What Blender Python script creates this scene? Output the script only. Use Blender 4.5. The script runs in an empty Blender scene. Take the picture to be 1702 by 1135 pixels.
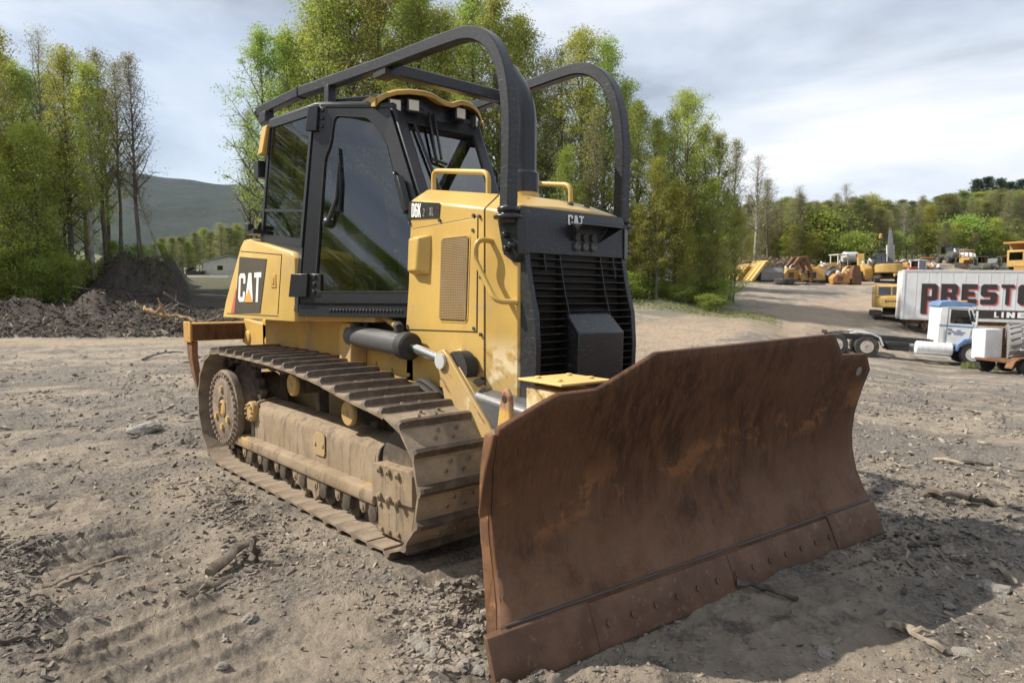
import bpy, bmesh, math, random
import numpy as np
from mathutils import Vector, Matrix
PI = math.pi
rad = math.radians
rnd = random.Random(7)
S = bpy.context.scene
COL = S.collection

# ------------------------------------------------------------------ camera
CAM = np.array([6.061, -3.183, 1.505])
YAW, PIT = rad(138.52), rad(-3.76)
F3 = np.array([math.cos(YAW)*math.cos(PIT), math.sin(YAW)*math.cos(PIT), math.sin(PIT)])
FH = np.array([math.cos(YAW), math.sin(YAW)])          # view direction on the ground
RH = np.array([math.sin(YAW), -math.cos(YAW)])         # to the right on the ground
cd = bpy.data.cameras.new('camera')
cd.sensor_width = 36.0
cd.lens = 1144/1702*36
cd.clip_start = 0.05
cd.clip_end = 20000
cd.dof.use_dof = True
cd.dof.focus_distance = 4.6
cd.dof.aperture_fstop = 4.0
co = bpy.data.objects.new('camera', cd)
COL.objects.link(co)
co.location = CAM
co.rotation_euler = (PI/2 + PIT, 0, YAW - PI/2)
S.camera = co

# ------------------------------------------------------------------ light
SUN_AZ, SUN_EL = rad(224.5), rad(44.5)                   # where the sun stands
sd = bpy.data.lights.new('sun', 'SUN')
sd.energy = 5.0
sd.angle = rad(0.6)
sd.color = (1.0, 0.93, 0.82)
so = bpy.data.objects.new('sun', sd)
COL.objects.link(so)
sv = Vector((math.cos(SUN_AZ)*math.cos(SUN_EL), math.sin(SUN_AZ)*math.cos(SUN_EL), math.sin(SUN_EL)))
so.rotation_euler = sv.to_track_quat('Z', 'Y').to_euler()
so.location = sv*50

W = bpy.data.worlds.new('World')
S.world = W
W.use_nodes = True
nt = W.node_tree
nt.nodes.clear()
def nd(t, typ, **kw):
    n = t.nodes.new(typ)
    for k, v in kw.items(): setattr(n, k, v)
    return n
def lk(t, a, b): t.links.new(a, b)
sky = nd(nt, 'ShaderNodeTexSky', sky_type='NISHITA', sun_disc=False)
sky.sun_elevation = SUN_EL
sky.sun_rotation = PI/2 - SUN_AZ
tc = nd(nt, 'ShaderNodeTexCoord')
mp = nd(nt, 'ShaderNodeMapping')
mp.inputs['Scale'].default_value = (1.0, 1.0, 3.2)
mp.inputs['Location'].default_value = (0.3, 0.15, 0.2)
lk(nt, tc.outputs['Generated'], mp.inputs['Vector'])
n1 = nd(nt, 'ShaderNodeTexNoise')
n1.inputs['Scale'].default_value = 1.9
n1.inputs['Detail'].default_value = 8
n1.inputs['Roughness'].default_value = 0.52
n1.inputs['Distortion'].default_value = 0.25
lk(nt, mp.outputs['Vector'], n1.inputs['Vector'])
n2 = nd(nt, 'ShaderNodeTexNoise')
n2.inputs['Scale'].default_value = 1.1
n2.inputs['Detail'].default_value = 4
lk(nt, mp.outputs['Vector'], n2.inputs['Vector'])
cr = nd(nt, 'ShaderNodeValToRGB')                      # cloud tone: grey bellies to white tops
cr.color_ramp.elements[0].position = 0.40
cr.color_ramp.elements[0].color = (0.37, 0.405, 0.465, 1)
cr.color_ramp.elements[1].position = 0.60
cr.color_ramp.elements[1].color = (0.78, 0.80, 0.84, 1)
e = cr.color_ramp.elements.new(0.5); e.color = (0.58, 0.63, 0.70, 1)
lk(nt, n1.outputs['Fac'], cr.inputs['Fac'])
cov = nd(nt, 'ShaderNodeMapRange')
cov.inputs['From Min'].default_value = 0.38
cov.inputs['From Max'].default_value = 0.55
cov.inputs['To Min'].default_value = 0.66
cov.inputs['To Max'].default_value = 1.0
lk(nt, n2.outputs['Fac'], cov.inputs['Value'])
b1 = nd(nt, 'ShaderNodeBackground'); b1.inputs['Strength'].default_value = 0.12
b2 = nd(nt, 'ShaderNodeBackground'); b2.inputs['Strength'].default_value = 1.0
lk(nt, sky.outputs['Color'], b1.inputs['Color'])
lk(nt, cr.outputs['Color'], b2.inputs['Color'])
mx = nd(nt, 'ShaderNodeMixShader')
lk(nt, cov.outputs['Result'], mx.inputs['Fac'])
lk(nt, b1.outputs['Background'], mx.inputs[1])
lk(nt, b2.outputs['Background'], mx.inputs[2])
wo = nd(nt, 'ShaderNodeOutputWorld')
lk(nt, mx.outputs['Shader'], wo.inputs['Surface'])

S.render.engine = 'CYCLES'
S.view_settings.view_transform = 'Standard'
S.view_settings.look = 'None'
S.view_settings.gamma = 1
S.view_settings.exposure = 0.42
S.cycles.max_bounces = 6
S.cycles.transparent_max_bounces = 12

# ------------------------------------------------------------------ helpers
def tag(o, label=None, cat=None, group=None, kind=None):
    if label: o['label'] = label
    if cat: o['category'] = cat
    if group: o['group'] = group
    if kind: o['kind'] = kind
    return o
def empty(name, loc=(0, 0, 0), rz=0.0, parent=None):
    o = bpy.data.objects.new(name, None)
    o.empty_display_size = 0.2
    COL.objects.link(o)
    o.location = loc
    o.rotation_euler = (0, 0, rz)
    if parent: o.parent = parent
    return o
def copy_tree(o, parent=None):
    c = o.copy(); COL.objects.link(c)
    if parent: c.parent = parent
    for ch in list(o.children): copy_tree(ch, c)
    return c

class MB:
    def __init__(s): s.v = []; s.f = []
    def add(s, vs, fs):
        b = len(s.v)
        s.v += [tuple(p) for p in vs]
        s.f += [tuple(b+i for i in f) for f in fs]
        return s
    def box(s, a, b, M=None):
        x0, y0, z0 = a; x1, y1, z1 = b
        vs = [(x0,y0,z0),(x1,y0,z0),(x1,y1,z0),(x0,y1,z0),(x0,y0,z1),(x1,y0,z1),(x1,y1,z1),(x0,y1,z1)]
        return s.hexa(vs, M)
    def hexa(s, vs, M=None):
        if M is not None: vs = [M @ Vector(p) for p in vs]
        return s.add(vs, [(0,3,2,1),(4,5,6,7),(0,1,5,4),(1,2,6,5),(2,3,7,6),(3,0,4,7)])
    def prism(s, pts, vec, M=None):
        n = len(pts); vec = Vector(vec)
        vs = [Vector(p) for p in pts] + [Vector(p)+vec for p in pts]
        if M is not None: vs = [M @ p for p in vs]
        fs = [tuple(range(n))[::-1], tuple(range(n, 2*n))] + [(i, (i+1) % n, n+(i+1) % n, n+i) for i in range(n)]
        return s.add(vs, fs)
    def xz(s, pts, y0, y1):                              # outline in x,z pushed along y
        return s.prism([(x, y0, z) for x, z in pts], (0, y1-y0, 0))
    def yz(s, pts, x0, x1):
        return s.prism([(x0, y, z) for y, z in pts], (x1-x0, 0, 0))
    def xy(s, pts, z0, z1):
        return s.prism([(x, y, z0) for x, y in pts], (0, 0, z1-z0))
    def tube(s, path, r, n=10, closed=False, sec=None, up=(0, 0, 1)):
        P = [Vector(p) for p in path]; k = len(P)
        R = r if hasattr(r, '__len__') else [r]*k
        if sec is None: sec = [(math.cos(2*PI*i/n), math.sin(2*PI*i/n)) for i in range(n)]
        n = len(sec); b = len(s.v)
        prev = None
        for i, p in enumerate(P):
            if closed: t = P[(i+1) % k]-P[i-1]
            else: t = P[min(i+1, k-1)]-P[max(i-1, 0)]
            t.normalize()
            if prev is None:
                u = Vector(up)
                if abs(u.dot(t)) > 0.95: u = Vector((1, 0, 0)) if abs(t.x) < 0.9 else Vector((0, 1, 0))
                a = t.cross(u).normalized()
            else:
                a = (prev - t*prev.dot(t)).normalized()
            prev = a; c = a.cross(t)
            for x, y in sec: s.v.append(tuple(p + a*x*R[i] + c*y*R[i]))
        for i in range(k if closed else k-1):
            j = (i+1) % k
            for q in range(n):
                q2 = (q+1) % n
                s.f.append((b+i*n+q, b+i*n+q2, b+j*n+q2, b+j*n+q))
        if not closed:
            s.f.append(tuple(b+q for q in range(n))[::-1])
            s.f.append(tuple(b+(k-1)*n+q for q in range(n)))
        return s
    def cyl(s, p0, p1, r0, r1=None, n=16):
        return s.tube([p0, p1], [r0, r0 if r1 is None else r1], n)
    def lathe(s, o, d, prof, n=24):                      # profile of (radius, distance along d)
        o = Vector(o); d = Vector(d).normalized()
        a = d.orthogonal().normalized(); c = d.cross(a); b = len(s.v)
        for r, t in prof:
            for q in range(n):
                an = 2*PI*q/n
                s.v.append(tuple(o + d*t + (a*math.cos(an)+c*math.sin(an))*r))
        m = len(prof)
        for i in range(m-1):
            for q in range(n):
                q2 = (q+1) % n
                s.f.append((b+i*n+q, b+i*n+q2, b+(i+1)*n+q2, b+(i+1)*n+q))
        s.f.append(tuple(b+q for q in range(n))[::-1])
        s.f.append(tuple(b+(m-1)*n+q for q in range(n)))
        return s
    def loft(s, secs, caps=True):                        # list of equal-length point loops
        b = len(s.v); n = len(secs[0])
        for c in secs: s.v += [tuple(p) for p in c]
        for i in range(len(secs)-1):
            for q in range(n):
                q2 = (q+1) % n
                s.f.append((b+i*n+q, b+i*n+q2, b+(i+1)*n+q2, b+(i+1)*n+q))
        if caps:
            s.f.append(tuple(b+q for q in range(n))[::-1])
            s.f.append(tuple(b+(len(secs)-1)*n+q for q in range(n)))
        return s
    def sheet(s, rows):                                  # open grid of points
        b = len(s.v); n = len(rows[0])
        for c in rows: s.v += [tuple(p) for p in c]
        for i in range(len(rows)-1):
            for q in range(n-1):
                s.f.append((b+i*n+q, b+i*n+q+1, b+(i+1)*n+q+1, b+(i+1)*n+q))
        return s
    def mesh(s, name, mat, smooth=35):
        me = bpy.data.meshes.new(name)
        me.from_pydata(s.v, [], s.f)
        bm = bmesh.new(); bm.from_mesh(me)
        bmesh.ops.recalc_face_normals(bm, faces=bm.faces)
        bm.to_mesh(me); bm.free()
        if smooth:
            me.polygons.foreach_set('use_smooth', [True]*len(me.polygons))
            me.set_sharp_from_angle(angle=rad(smooth))
        if mat: me.materials.append(mat)
        return me
    def build(s, name, mat, parent=None, bevel=0, smooth=35, loc=None, seg=2, thick=0):
        o = bpy.data.objects.new(name, s.mesh(name, mat, smooth))
        COL.objects.link(o)
        if parent: o.parent = parent
        if loc: o.location = loc
        if thick:
            m = o.modifiers.new('thickness', 'SOLIDIFY'); m.thickness = thick; m.offset = 0
        if bevel:
            m = o.modifiers.new('edge', 'BEVEL'); m.width = bevel; m.segments = seg
            m.limit_method = 'ANGLE'; m.angle_limit = rad(32); m.harden_normals = False
        return o
SQ = [(math.copysign(1, c)*(1-.22*k1), math.copysign(1, d)*(1-.22*k2)) for c, d, k1, k2 in
      ((1,-1,0,1),(1,1,0,1),(1,1,1,0),(-1,1,1,0),(-1,1,0,1),(-1,-1,0,1),(-1,-1,1,0),(1,-1,1,0))]

def arc(cx, cz, r, a0, a1, n):
    return [(cx+r*math.cos(rad(a0+(a1-a0)*i/n)), cz+r*math.sin(rad(a0+(a1-a0)*i/n))) for i in range(n+1)]
def lerp(a, b, t): return a+(b-a)*t
def vl(a, b, t): return tuple(lerp(x, y, t) for x, y in zip(a, b))
def fillet(path, r, n=6):                                # rounds the corners of a polyline
    P = [Vector(p) for p in path]; out = [P[0]]
    for i in range(1, len(P)-1):
        a, b, c = P[i-1], P[i], P[i+1]
        d = min(r, (a-b).length*.49, (c-b).length*.49)
        p, q = b+(a-b).normalized()*d, b+(c-b).normalized()*d
        for k in range(n+1):
            t = k/n
            out.append(p*(1-t)**2 + b*2*t*(1-t) + q*t*t)
    out.append(P[-1])
    return out

def chaikin(P, k=2):
    P = [Vector(p) for p in P]
    for _ in range(k):
        Q = [P[0]]
        for a, b in zip(P, P[1:]): Q += [a.lerp(b, .25), a.lerp(b, .75)]
        Q.append(P[-1]); P = Q
    return P
# letters as outlines, one unit high
LET = {
 'C': (.62, [[(.12,0),(.5,0),(.62,.12),(.62,.36),(.44,.36),(.44,.17),(.18,.17),(.18,.83),(.44,.83),(.44,.64),(.62,.64),(.62,.88),(.5,1),(.12,1),(0,.88),(0,.12)]]),
 'A': (.70, [[(0,0),(.19,0),(.24,.2),(.46,.2),(.51,0),(.70,0),(.48,1),(.22,1)]]),
 'T': (.60, [[(0,.83),(.21,.83),(.21,0),(.39,0),(.39,.83),(.60,.83),(.60,1),(0,1)]]),
 'D': (.56, [[(0,0),(.2,0),(.2,1),(0,1)], [(.2,.84),(.36,.84),(.36,.16),(.2,.16),(.2,0),(.44,0),(.56,.12),(.56,.88),(.44,1),(.2,1)]]),
 '6': (.56, [[(0,.12),(.12,0),(.44,0),(.56,.12),(.56,.5),(.46,.6),(.2,.6),(.2,.44),(.37,.44),(.37,.16),(.19,.16),(.19,.84),(.37,.84),(.37,.7),(.56,.7),(.56,.88),(.44,1),(.12,1),(0,.88)]]),
 'K': (.60, [[(0,0),(.19,0),(.19,.36),(.24,.42),(.40,0),(.60,0),(.38,.57),(.58,1),(.38,1),(.19,.62),(.19,1),(0,1)]]),
 '2': (.50, [[(0,0),(.5,0),(.5,.16),(.2,.16),(.5,.6),(.5,.88),(.38,1),(.1,1),(0,.9),(0,.7),(.16,.7),(.16,.84),(.34,.84),(.34,.62),(0,.14)]]),
 'X': (.56, [[(0,0),(.18,0),(.28,.3),(.38,0),(.56,0),(.38,.5),(.55,1),(.37,1),(.28,.72),(.19,1),(.01,1),(.18,.5)]]),
 'L': (.46, [[(0,0),(.46,0),(.46,.16),(.18,.16),(.18,1),(0,1)]]),
 'P': (.80, [[(0,-.55),(.30,-.55),(.30,1),(0,1)], [(.30,1),(.30,.76),(.52,.76),(.52,.36),(.30,.36),(.30,.12),(.68,.12),(.80,.24),(.80,.88),(.68,1)]]),
 'R': (.82, [[(0,0),(.30,0),(.30,1),(0,1)], [(.30,1),(.30,.76),(.52,.76),(.52,.58),(.30,.58),(.30,.34),(.44,.34),(.54,0),(.86,0),(.72,.42),(.82,.54),(.82,.88),(.70,1)]]),
 'E': (.74, [[(0,0),(.74,0),(.74,.26),(.30,.26),(.30,.40),(.62,.40),(.62,.62),(.30,.62),(.30,.75),(.74,.75),(.74,1),(0,1)]]),
 'S': (.78, [[(0,0),(.66,0),(.78,.12),(.78,.52),(.68,.62),(.30,.62),(.30,.75),(.76,.75),(.76,1),(.12,1),(0,.88),(0,.48),(.10,.38),(.48,.38),(.48,.25),(0,.25)]]),
 'O': (.80, [[(.12,0),(.40,0),(.40,.25),(.30,.25),(.30,.75),(.40,.75),(.40,1),(.12,1),(0,.88),(0,.12)], [(.40,0),(.68,0),(.80,.12),(.80,.88),(.68,1),(.40,1),(.40,.75),(.50,.75),(.50,.25),(.40,.25)]]),
 'N': (.80, [[(0,0),(.28,0),(.28,.5),(.52,0),(.80,0),(.80,1),(.52,1),(.52,.5),(.28,1),(0,1)]]),
 '5': (.56, [[(0,0),(.46,0),(.56,.1),(.56,.54),(.46,.64),(.2,.64),(.2,.8),(.54,.8),(.54,1),(0,1),(0,.46),(.36,.46),(.36,.2),(0,.2)]]),
 '1': (.34, [[(.08,0),(.30,0),(.30,1),(.1,1),(0,.86),(0,.72),(.08,.74)]]),
 'I': (.24, [[(0,0),(.22,0),(.22,1),(0,1)]]),
}
def word(mb, txt, o, ux, uy, h, gap=.12, sx=1.0, depth=.002):
    o = Vector(o); ux = Vector(ux).normalized(); uy = Vector(uy).normalized(); nn = ux.cross(uy)
    x = 0
    for ch in txt:
        if ch == ' ': x += .4; continue
        w, polys = LET[ch]
        for pl in polys:
            mb.prism([o + ux*((x+a)*h*sx) + uy*(b*h) for a, b in pl], nn*depth)
        x += w+gap
    return x*h*sx
# ------------------------------------------------------------------ materials
class NT:
    def __init__(s, name):
        s.m = bpy.data.materials.new(name); s.m.use_nodes = True
        s.t = s.m.node_tree; s.b = s.t.nodes['Principled BSDF']; s.o = s.t.nodes['Material Output']
        s.tc = s.t.nodes.new('ShaderNodeTexCoord')
        s.co = s.tc.outputs['Object']
    def n(s, typ, **k): return nd(s.t, typ, **k)
    def l(s, a, b): s.t.links.new(a, b)
    def sock(s, inp, v):
        if hasattr(v, 'is_output'): s.l(v, inp)
        elif isinstance(v, (tuple, list)) and len(v) == 3 and inp.type == 'RGBA': inp.default_value = (*v, 1)
        else: inp.default_value = v
    def map(s, scale=(1, 1, 1), rot=(0, 0, 0), loc=(0, 0, 0), vec=None):
        n = s.n('ShaderNodeMapping'); n.inputs['Scale'].default_value = scale
        n.inputs['Rotation'].default_value = rot; n.inputs['Location'].default_value = loc
        s.l(vec or s.co, n.inputs['Vector']); return n.outputs['Vector']
    def noise(s, scale, detail=4, rough=.55, vec=None, dist=0):
        n = s.n('ShaderNodeTexNoise'); n.inputs['Scale'].default_value = scale
        n.inputs['Detail'].default_value = detail; n.inputs['Roughness'].default_value = rough
        n.inputs['Distortion'].default_value = dist
        s.l(vec or s.co, n.inputs['Vector']); return n.outputs['Fac']
    def voro(s, scale, vec=None, feature='F1'):
        n = s.n('ShaderNodeTexVoronoi', feature=feature); n.inputs['Scale'].default_value = scale
        s.l(vec or s.co, n.inputs['Vector']); return n.outputs['Distance']
    def rng(s, v, a, b, c=0., d=1.):
        n = s.n('ShaderNodeMapRange', interpolation_type='SMOOTHSTEP')
        for i, x in zip(('From Min', 'From Max', 'To Min', 'To Max'), (a, b, c, d)): n.inputs[i].default_value = x
        s.sock(n.inputs['Value'], v); return n.outputs['Result']
    def mix(s, f, a, b, mode='MIX'):
        n = s.n('ShaderNodeMix', data_type='RGBA', blend_type=mode)
        s.sock(n.inputs[0], f); s.sock(n.inputs[6], a); s.sock(n.inputs[7], b); return n.outputs[2]
    def math(s, op, a, b=0.):
        n = s.n('ShaderNodeMath', operation=op, use_clamp=False)
        s.sock(n.inputs[0], a); s.sock(n.inputs[1], b); return n.outputs[0]
    def axis(s, which, vec=None):
        n = s.n('ShaderNodeSeparateXYZ'); s.l(vec or s.co, n.inputs[0]); return n.outputs[which]
    def bump(s, h, strength=.3, dist=.01):
        n = s.n('ShaderNodeBump'); n.inputs['Strength'].default_value = strength
        n.inputs['Distance'].default_value = dist
        s.l(h, n.inputs['Height']); s.l(n.outputs['Normal'], s.b.inputs['Normal']); return n
    def fin(s, col=None, rough=None, metal=None):
        if col is not None: s.sock(s.b.inputs['Base Color'], col)
        if rough is not None: s.sock(s.b.inputs['Roughness'], rough)
        if metal is not None: s.sock(s.b.inputs['Metallic'], metal)
        return s.m
DUST = (.33, .25, .165)
def paint(name, col, rough=.42, dust=.35, dsc=3.0, chips=None, chipamt=.66, low=None, var=.12, dustcol=DUST, scratch=.0, scuff=False):
    """worn paint: faded patches, dust (more towards low z when given), chips of another colour"""
    q = NT(name)
    a = q.noise(2.2, 5); base = q.mix(q.rng(a, .3, .7), tuple(c*(1-var) for c in col), tuple(min(1, c*(1+var*.6)) for c in col))
    fine = q.noise(60, 3); base = q.mix(q.math('MULTIPLY', q.rng(fine, .45, .7), .10), base, dustcol)
    d = q.noise(dsc, 8, .65)
    lo = .74-dust*.5
    f = q.rng(d, lo, lo+.22)
    f = q.math('MULTIPLY', f, .75)
    if low:
        h = q.rng(q.axis(2), low[1], low[0])
        h = q.math('MULTIPLY', h, q.rng(q.noise(5, 8, .7), .25, .62))
        f = q.math('MAXIMUM', f, q.math('MULTIPLY', h, low[2]))
    base = q.mix(f, base, dustcol)
    if scratch:
        v = q.map((1.2, 1.2, 14), (rad(35), rad(28), 0))
        sc = q.rng(q.noise(9, 6, .75, v), .585, .66)
        sc = q.math('MULTIPLY', sc, q.rng(q.noise(2.6, 3), .40, .60))
        base = q.mix(q.math('MULTIPLY', sc, scratch), base, (.42, .40, .36))
    if chips:
        c = q.rng(q.noise(14, 9, .72), chipamt, chipamt+.03)
        base = q.mix(c, base, chips)
    if scuff:                                             # brown scrapes low on the front of the hood, streaky grime everywhere
        x = q.axis(0); z = q.axis(2)
        reg = q.math('MULTIPLY', q.rng(x, 2.25, 2.55), q.rng(z, 1.30, 1.05))
        v = q.map((1, 1, 1), (0, rad(52), 0)); v = q.map((16, 3, 2.2), vec=v)
        sc2 = q.rng(q.noise(1.3, 7, .72, v), .56, .62)
        base = q.mix(q.math('MULTIPLY', q.math('MULTIPLY', sc2, reg), .85), base, (.22, .095, .05))
        reg2 = q.math('MULTIPLY', q.rng(q.noise(5, 5, .6), .52, .62), q.math('MULTIPLY', q.rng(x, 2.75, 2.85), q.rng(z, 1.3, 1.1)))
        base = q.mix(q.math('MULTIPLY', reg2, .7), base, (.80, .68, .45))
        g = q.rng(q.noise(8, 7, .7, q.map((1, 1, .14))), .56, .72)
        base = q.mix(q.math('MULTIPLY', g, .30), base, (.30, .21, .10))
    r = q.math('ADD', q.math('MULTIPLY', f, .4), rough)
    q.bump(q.noise(35, 5), .06, .01)
    return q.fin(base, r)

YEL = (.55, .36, .093)
M = {}
M['yellow'] = paint('machine_yellow', YEL, .40, .34, 2.5, chips=(.15, .08, .05), chipamt=.74, low=(.8, 1.35, .65), scratch=.75, scuff=True)
M['yellow_dusty'] = paint('machine_yellow_dusty', (.55, .33, .07), .55, .55, 4, chips=(.14, .075, .04), chipamt=.68, low=(.45, 1.25, .8))
def f_under():
    q = NT('dusty_undercarriage')
    n = q.noise(4, 8, .65); v = q.noise(16, 7, .68, q.map((1, 1, .16)))
    c = q.mix(q.rng(n, .35, .68), (.22, .158, .095), (.30, .228, .15))
    c = q.mix(q.math('MULTIPLY', q.rng(v, .5, .64), .85), c, (.13, .098, .072))
    c = q.mix(q.math('MULTIPLY', q.rng(q.noise(2.6, 8, .7), .58, .68), .6), c, (.44, .28, .085))
    c = q.mix(q.math('MULTIPLY', q.rng(q.noise(30, 5, .7), .58, .7), .6), c, (.40, .32, .225))
    q.bump(q.noise(45, 6, .7), .22, .006)
    return q.fin(c, .85)
M['undercarriage'] = f_under()
def f_drive():
    q = NT('mud_caked_final_drive')
    n = q.noise(7, 8, .65)
    c = q.mix(q.rng(n, .35, .65), (.145, .105, .078), (.27, .21, .155))
    c = q.mix(q.math('MULTIPLY', q.rng(q.noise(26, 5, .7), .55, .7), .6), c, (.33, .26, .19))
    q.bump(q.noise(40, 6, .7), .3, .008)
    return q.fin(c, .9)
M['drive'] = f_drive()
M['black'] = paint('worn_black_paint', (.017, .018, .021), .38, .05, 3, dustcol=(.20, .18, .16), scratch=.38)
M['black_clean'] = paint('black_paint', (.016, .017, .020), .33, .02, 3, dustcol=(.12, .11, .10))
M['rubber'] = paint('black_rubber', (.022, .021, .02), .7, .35, 6, dustcol=(.13, .11, .09))
M['grey_steel'] = paint('dull_grey_steel', (.085, .087, .09), .42, .2, 5, scratch=.4)
M['decal_black'] = paint('black_decal', (.018, .018, .018), .35, .05, 4)
M['decal_grey'] = paint('faded_grey_decal', (.075, .062, .045), .5, .25, 6)
M['letter_white'] = paint('white_lettering', (.80, .80, .78), .5, .03, 5, var=.03)
M['letter_faint'] = paint('faded_lettering', (.22, .22, .21), .5, .03, 5)
M['orange'] = paint('orange_decal', (.78, .36, .09), .45, .1, 5)
M['red_decal'] = paint('faded_red_decal', (.62, .13, .10), .5, .15, 5)
M['seat'] = paint('dark_seat_cloth', (.03, .03, .03), .9, .1, 5)

def f_track():
    q = NT('dusty_sunlit_track_steel')
    n1 = q.noise(4, 8, .62); n2 = q.noise(22, 6, .7)
    c = q.mix(q.rng(n1, .32, .68), (.15, .112, .078), (.31, .24, .168))  # dusty plates, lightened further to put sunlight into the colour
    c = q.mix(q.math('MULTIPLY', q.rng(n2, .5, .72), .75), c, (.32, .255, .18))
    c = q.mix(q.rng(q.noise(9, 5), .6, .72, 0, .5), c, (.075, .06, .05))
    q.bump(n2, .35, .012)
    return q.fin(c, .82)
M['track'] = f_track()
def f_shoeedge():
    q = NT('shaded_grouser_steel')
    n1 = q.noise(12, 6, .62)
    return q.fin(q.mix(q.rng(n1, .35, .7), (.055, .041, .031), (.135, .10, .072)), .62, .1)  # grouser faces kept dark: their shade is put into the colour
M['shoe_edge'] = f_shoeedge()
M['chain'] = paint('greasy_track_chain', (.06, .046, .033), .7, .55, 7, dustcol=(.19, .14, .095))

def f_rust():
    q = NT('rusty_blade_steel')
    v = q.map((1, 1, .22))
    streak = q.noise(16, 7, .65, v)
    big = q.noise(1.7, 6, .6)
    fine = q.noise(70, 6, .7, q.map((1, 1, .06)))
    z = q.axis(2)
    c = q.mix(q.rng(streak, .40, .62), (.044, .0185, .0085), (.094, .042, .0195))
    c = q.mix(q.rng(big, .42, .66), c, (.100, .046, .023))
    c = q.mix(q.math('MULTIPLY', q.rng(fine, .52, .68), .55), c, (.15, .072, .036))
    c = q.mix(q.math('MULTIPLY', q.rng(fine, .46, .34), .5), c, (.026, .012, .006))
    # greyer, scoured steel towards the cutting edge
    g = q.math('MULTIPLY', q.rng(z, .85, .15), q.rng(q.noise(3.2, 8, .7), .3, .62))
    c = q.mix(q.math('MULTIPLY', g, .75), c, (.175, .098, .058))
    speck = q.rng(q.noise(120, 3, .8), .60, .72)
    c = q.mix(q.math('MULTIPLY', speck, q.math('MULTIPLY', g, .6)), c, (.30, .24, .19))
    # bright orange rust bloom in a loose band
    zc = q.math('SUBTRACT', z, q.math('MULTIPLY', q.math('ADD', q.axis(1), 1.2), .11))
    band = q.math('MULTIPLY', q.rng(zc, .40, .50), q.rng(zc, .74, .56))
    p = q.rng(q.noise(3.1, 9, .72, None, .6), .50, .58)
    c = q.mix(q.math('MULTIPLY', q.math('MULTIPLY', p, band), .75), c, (.215, .095, .036))
    sc = q.rng(q.noise(7, 6, .8, q.map((1, .35, 9), (rad(8), 0, 0))), .66, .70)
    c = q.mix(q.math('MULTIPLY', sc, .35), c, (.26, .2, .16))
    q.bump(q.noise(40, 8, .7), .22, .006)
    q.b.inputs['Specular IOR Level'].default_value = .22
    return q.fin(c, q.rng(streak, .3, .7, .58, .8), 0.)
M['rust'] = f_rust()
def f_rust2(name, a, b, c):
    q = NT(name)
    n = q.noise(5, 8, .65); n2 = q.noise(18, 7, .7)
    x = q.mix(q.rng(n, .35, .65), a, b); x = q.mix(q.rng(n2, .55, .68, 0, .8), x, c)
    q.bump(n2, .2, .006)
    return q.fin(x, .7, .1)
M['cut_edge'] = f_rust2('worn_cutting_edge', (.095, .047, .026), (.145, .077, .045), (.21, .13, .085))
M['rust_plain'] = f_rust2('rusty_steel', (.10, .045, .022), (.20, .095, .04), (.30, .17, .08))
M['rust_yellow'] = f_rust2('yellow_paint_gone_rusty', (.56, .32, .07), (.44, .25, .075), (.17, .075, .032))
def f_chrome():
    q = NT('chrome_rod'); return q.fin((.72, .73, .75), .12, 1.0)
M['chrome'] = f_chrome()

def glass(name, tint, fac_lo, fac_hi, rough=.02):
    q = NT(name); t = q.t
    t.nodes.remove(q.b)
    tr = q.n('ShaderNodeBsdfTransparent'); tr.inputs['Color'].default_value = (*tint, 1)
    gl = q.n('ShaderNodeBsdfGlossy'); gl.inputs['Roughness'].default_value = rough
    gl.inputs['Color'].default_value = (.92, .95, 1, 1)
    lw = q.n('ShaderNodeLayerWeight'); lw.inputs['Blend'].default_value = .5
    fc = q.math('POWER', lw.outputs['Facing'], 2.2)
    f = q.math('ADD', q.math('MULTIPLY', fc, fac_hi-fac_lo), fac_lo)
    df = q.n('ShaderNodeBsdfDiffuse'); df.inputs['Color'].default_value = (.16, .15, .12, 1)
    d1 = q.n('ShaderNodeMixShader'); q.l(q.rng(q.noise(3, 7, .7), .45, .8, .0, .03), d1.inputs[0])
    q.l(tr.outputs[0], d1.inputs[1]); q.l(df.outputs[0], d1.inputs[2])
    m = q.n('ShaderNodeMixShader'); q.l(f, m.inputs[0]); q.l(d1.outputs[0], m.inputs[1]); q.l(gl.outputs[0], m.inputs[2])
    q.l(m.outputs[0], q.o.inputs['Surface']); return q.m
M['glass'] = glass('tinted_cab_glass', (.38, .41, .40), .095, .66)
M['glass_dusty'] = glass('dusty_side_glass', (.34, .35, .26), .035, .40, .02)
M['glass_dark'] = glass('dark_vehicle_glass', (.10, .12, .13), .10, .8)
M['lamp_glass'] = paint('lamp_lens', (.70, .66, .58), .10, .05, 6)

def solid(name, col, rough=.6, dust=.3, **k): return paint(name, col, rough, dust, 3, **k)
M['white'] = solid('white_vehicle_paint', (.74, .75, .75), .4, .12, chips=(.25, .16, .11), chipamt=.73)
def f_panel():
    q = NT('weathered_white_panel')
    st = q.noise(5, 7, .7, q.map((1, 1, .10))); n = q.noise(1.2, 6, .6)
    c = q.mix(q.rng(n, .35, .7), (.68, .69, .71), (.60, .60, .60))
    c = q.mix(q.math('MULTIPLY', q.rng(st, .54, .70), .6), c, (.40, .36, .31))
    c = q.mix(q.math('MULTIPLY', q.rng(q.noise(14, 7, .75), .66, .70), .8), c, (.26, .15, .09))
    return q.fin(c, .5)
M['white_panel'] = f_panel()
M['blue'] = solid('blue_vehicle_paint', (.13, .24, .46), .4, .15)
M['tyre'] = solid('tyre_rubber', (.035, .034, .033), .85, .45, dustcol=(.17, .145, .12))
M['alu'] = solid('dull_aluminium', (.55, .55, .53), .35, .3, dustcol=(.40, .37, .32))
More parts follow.
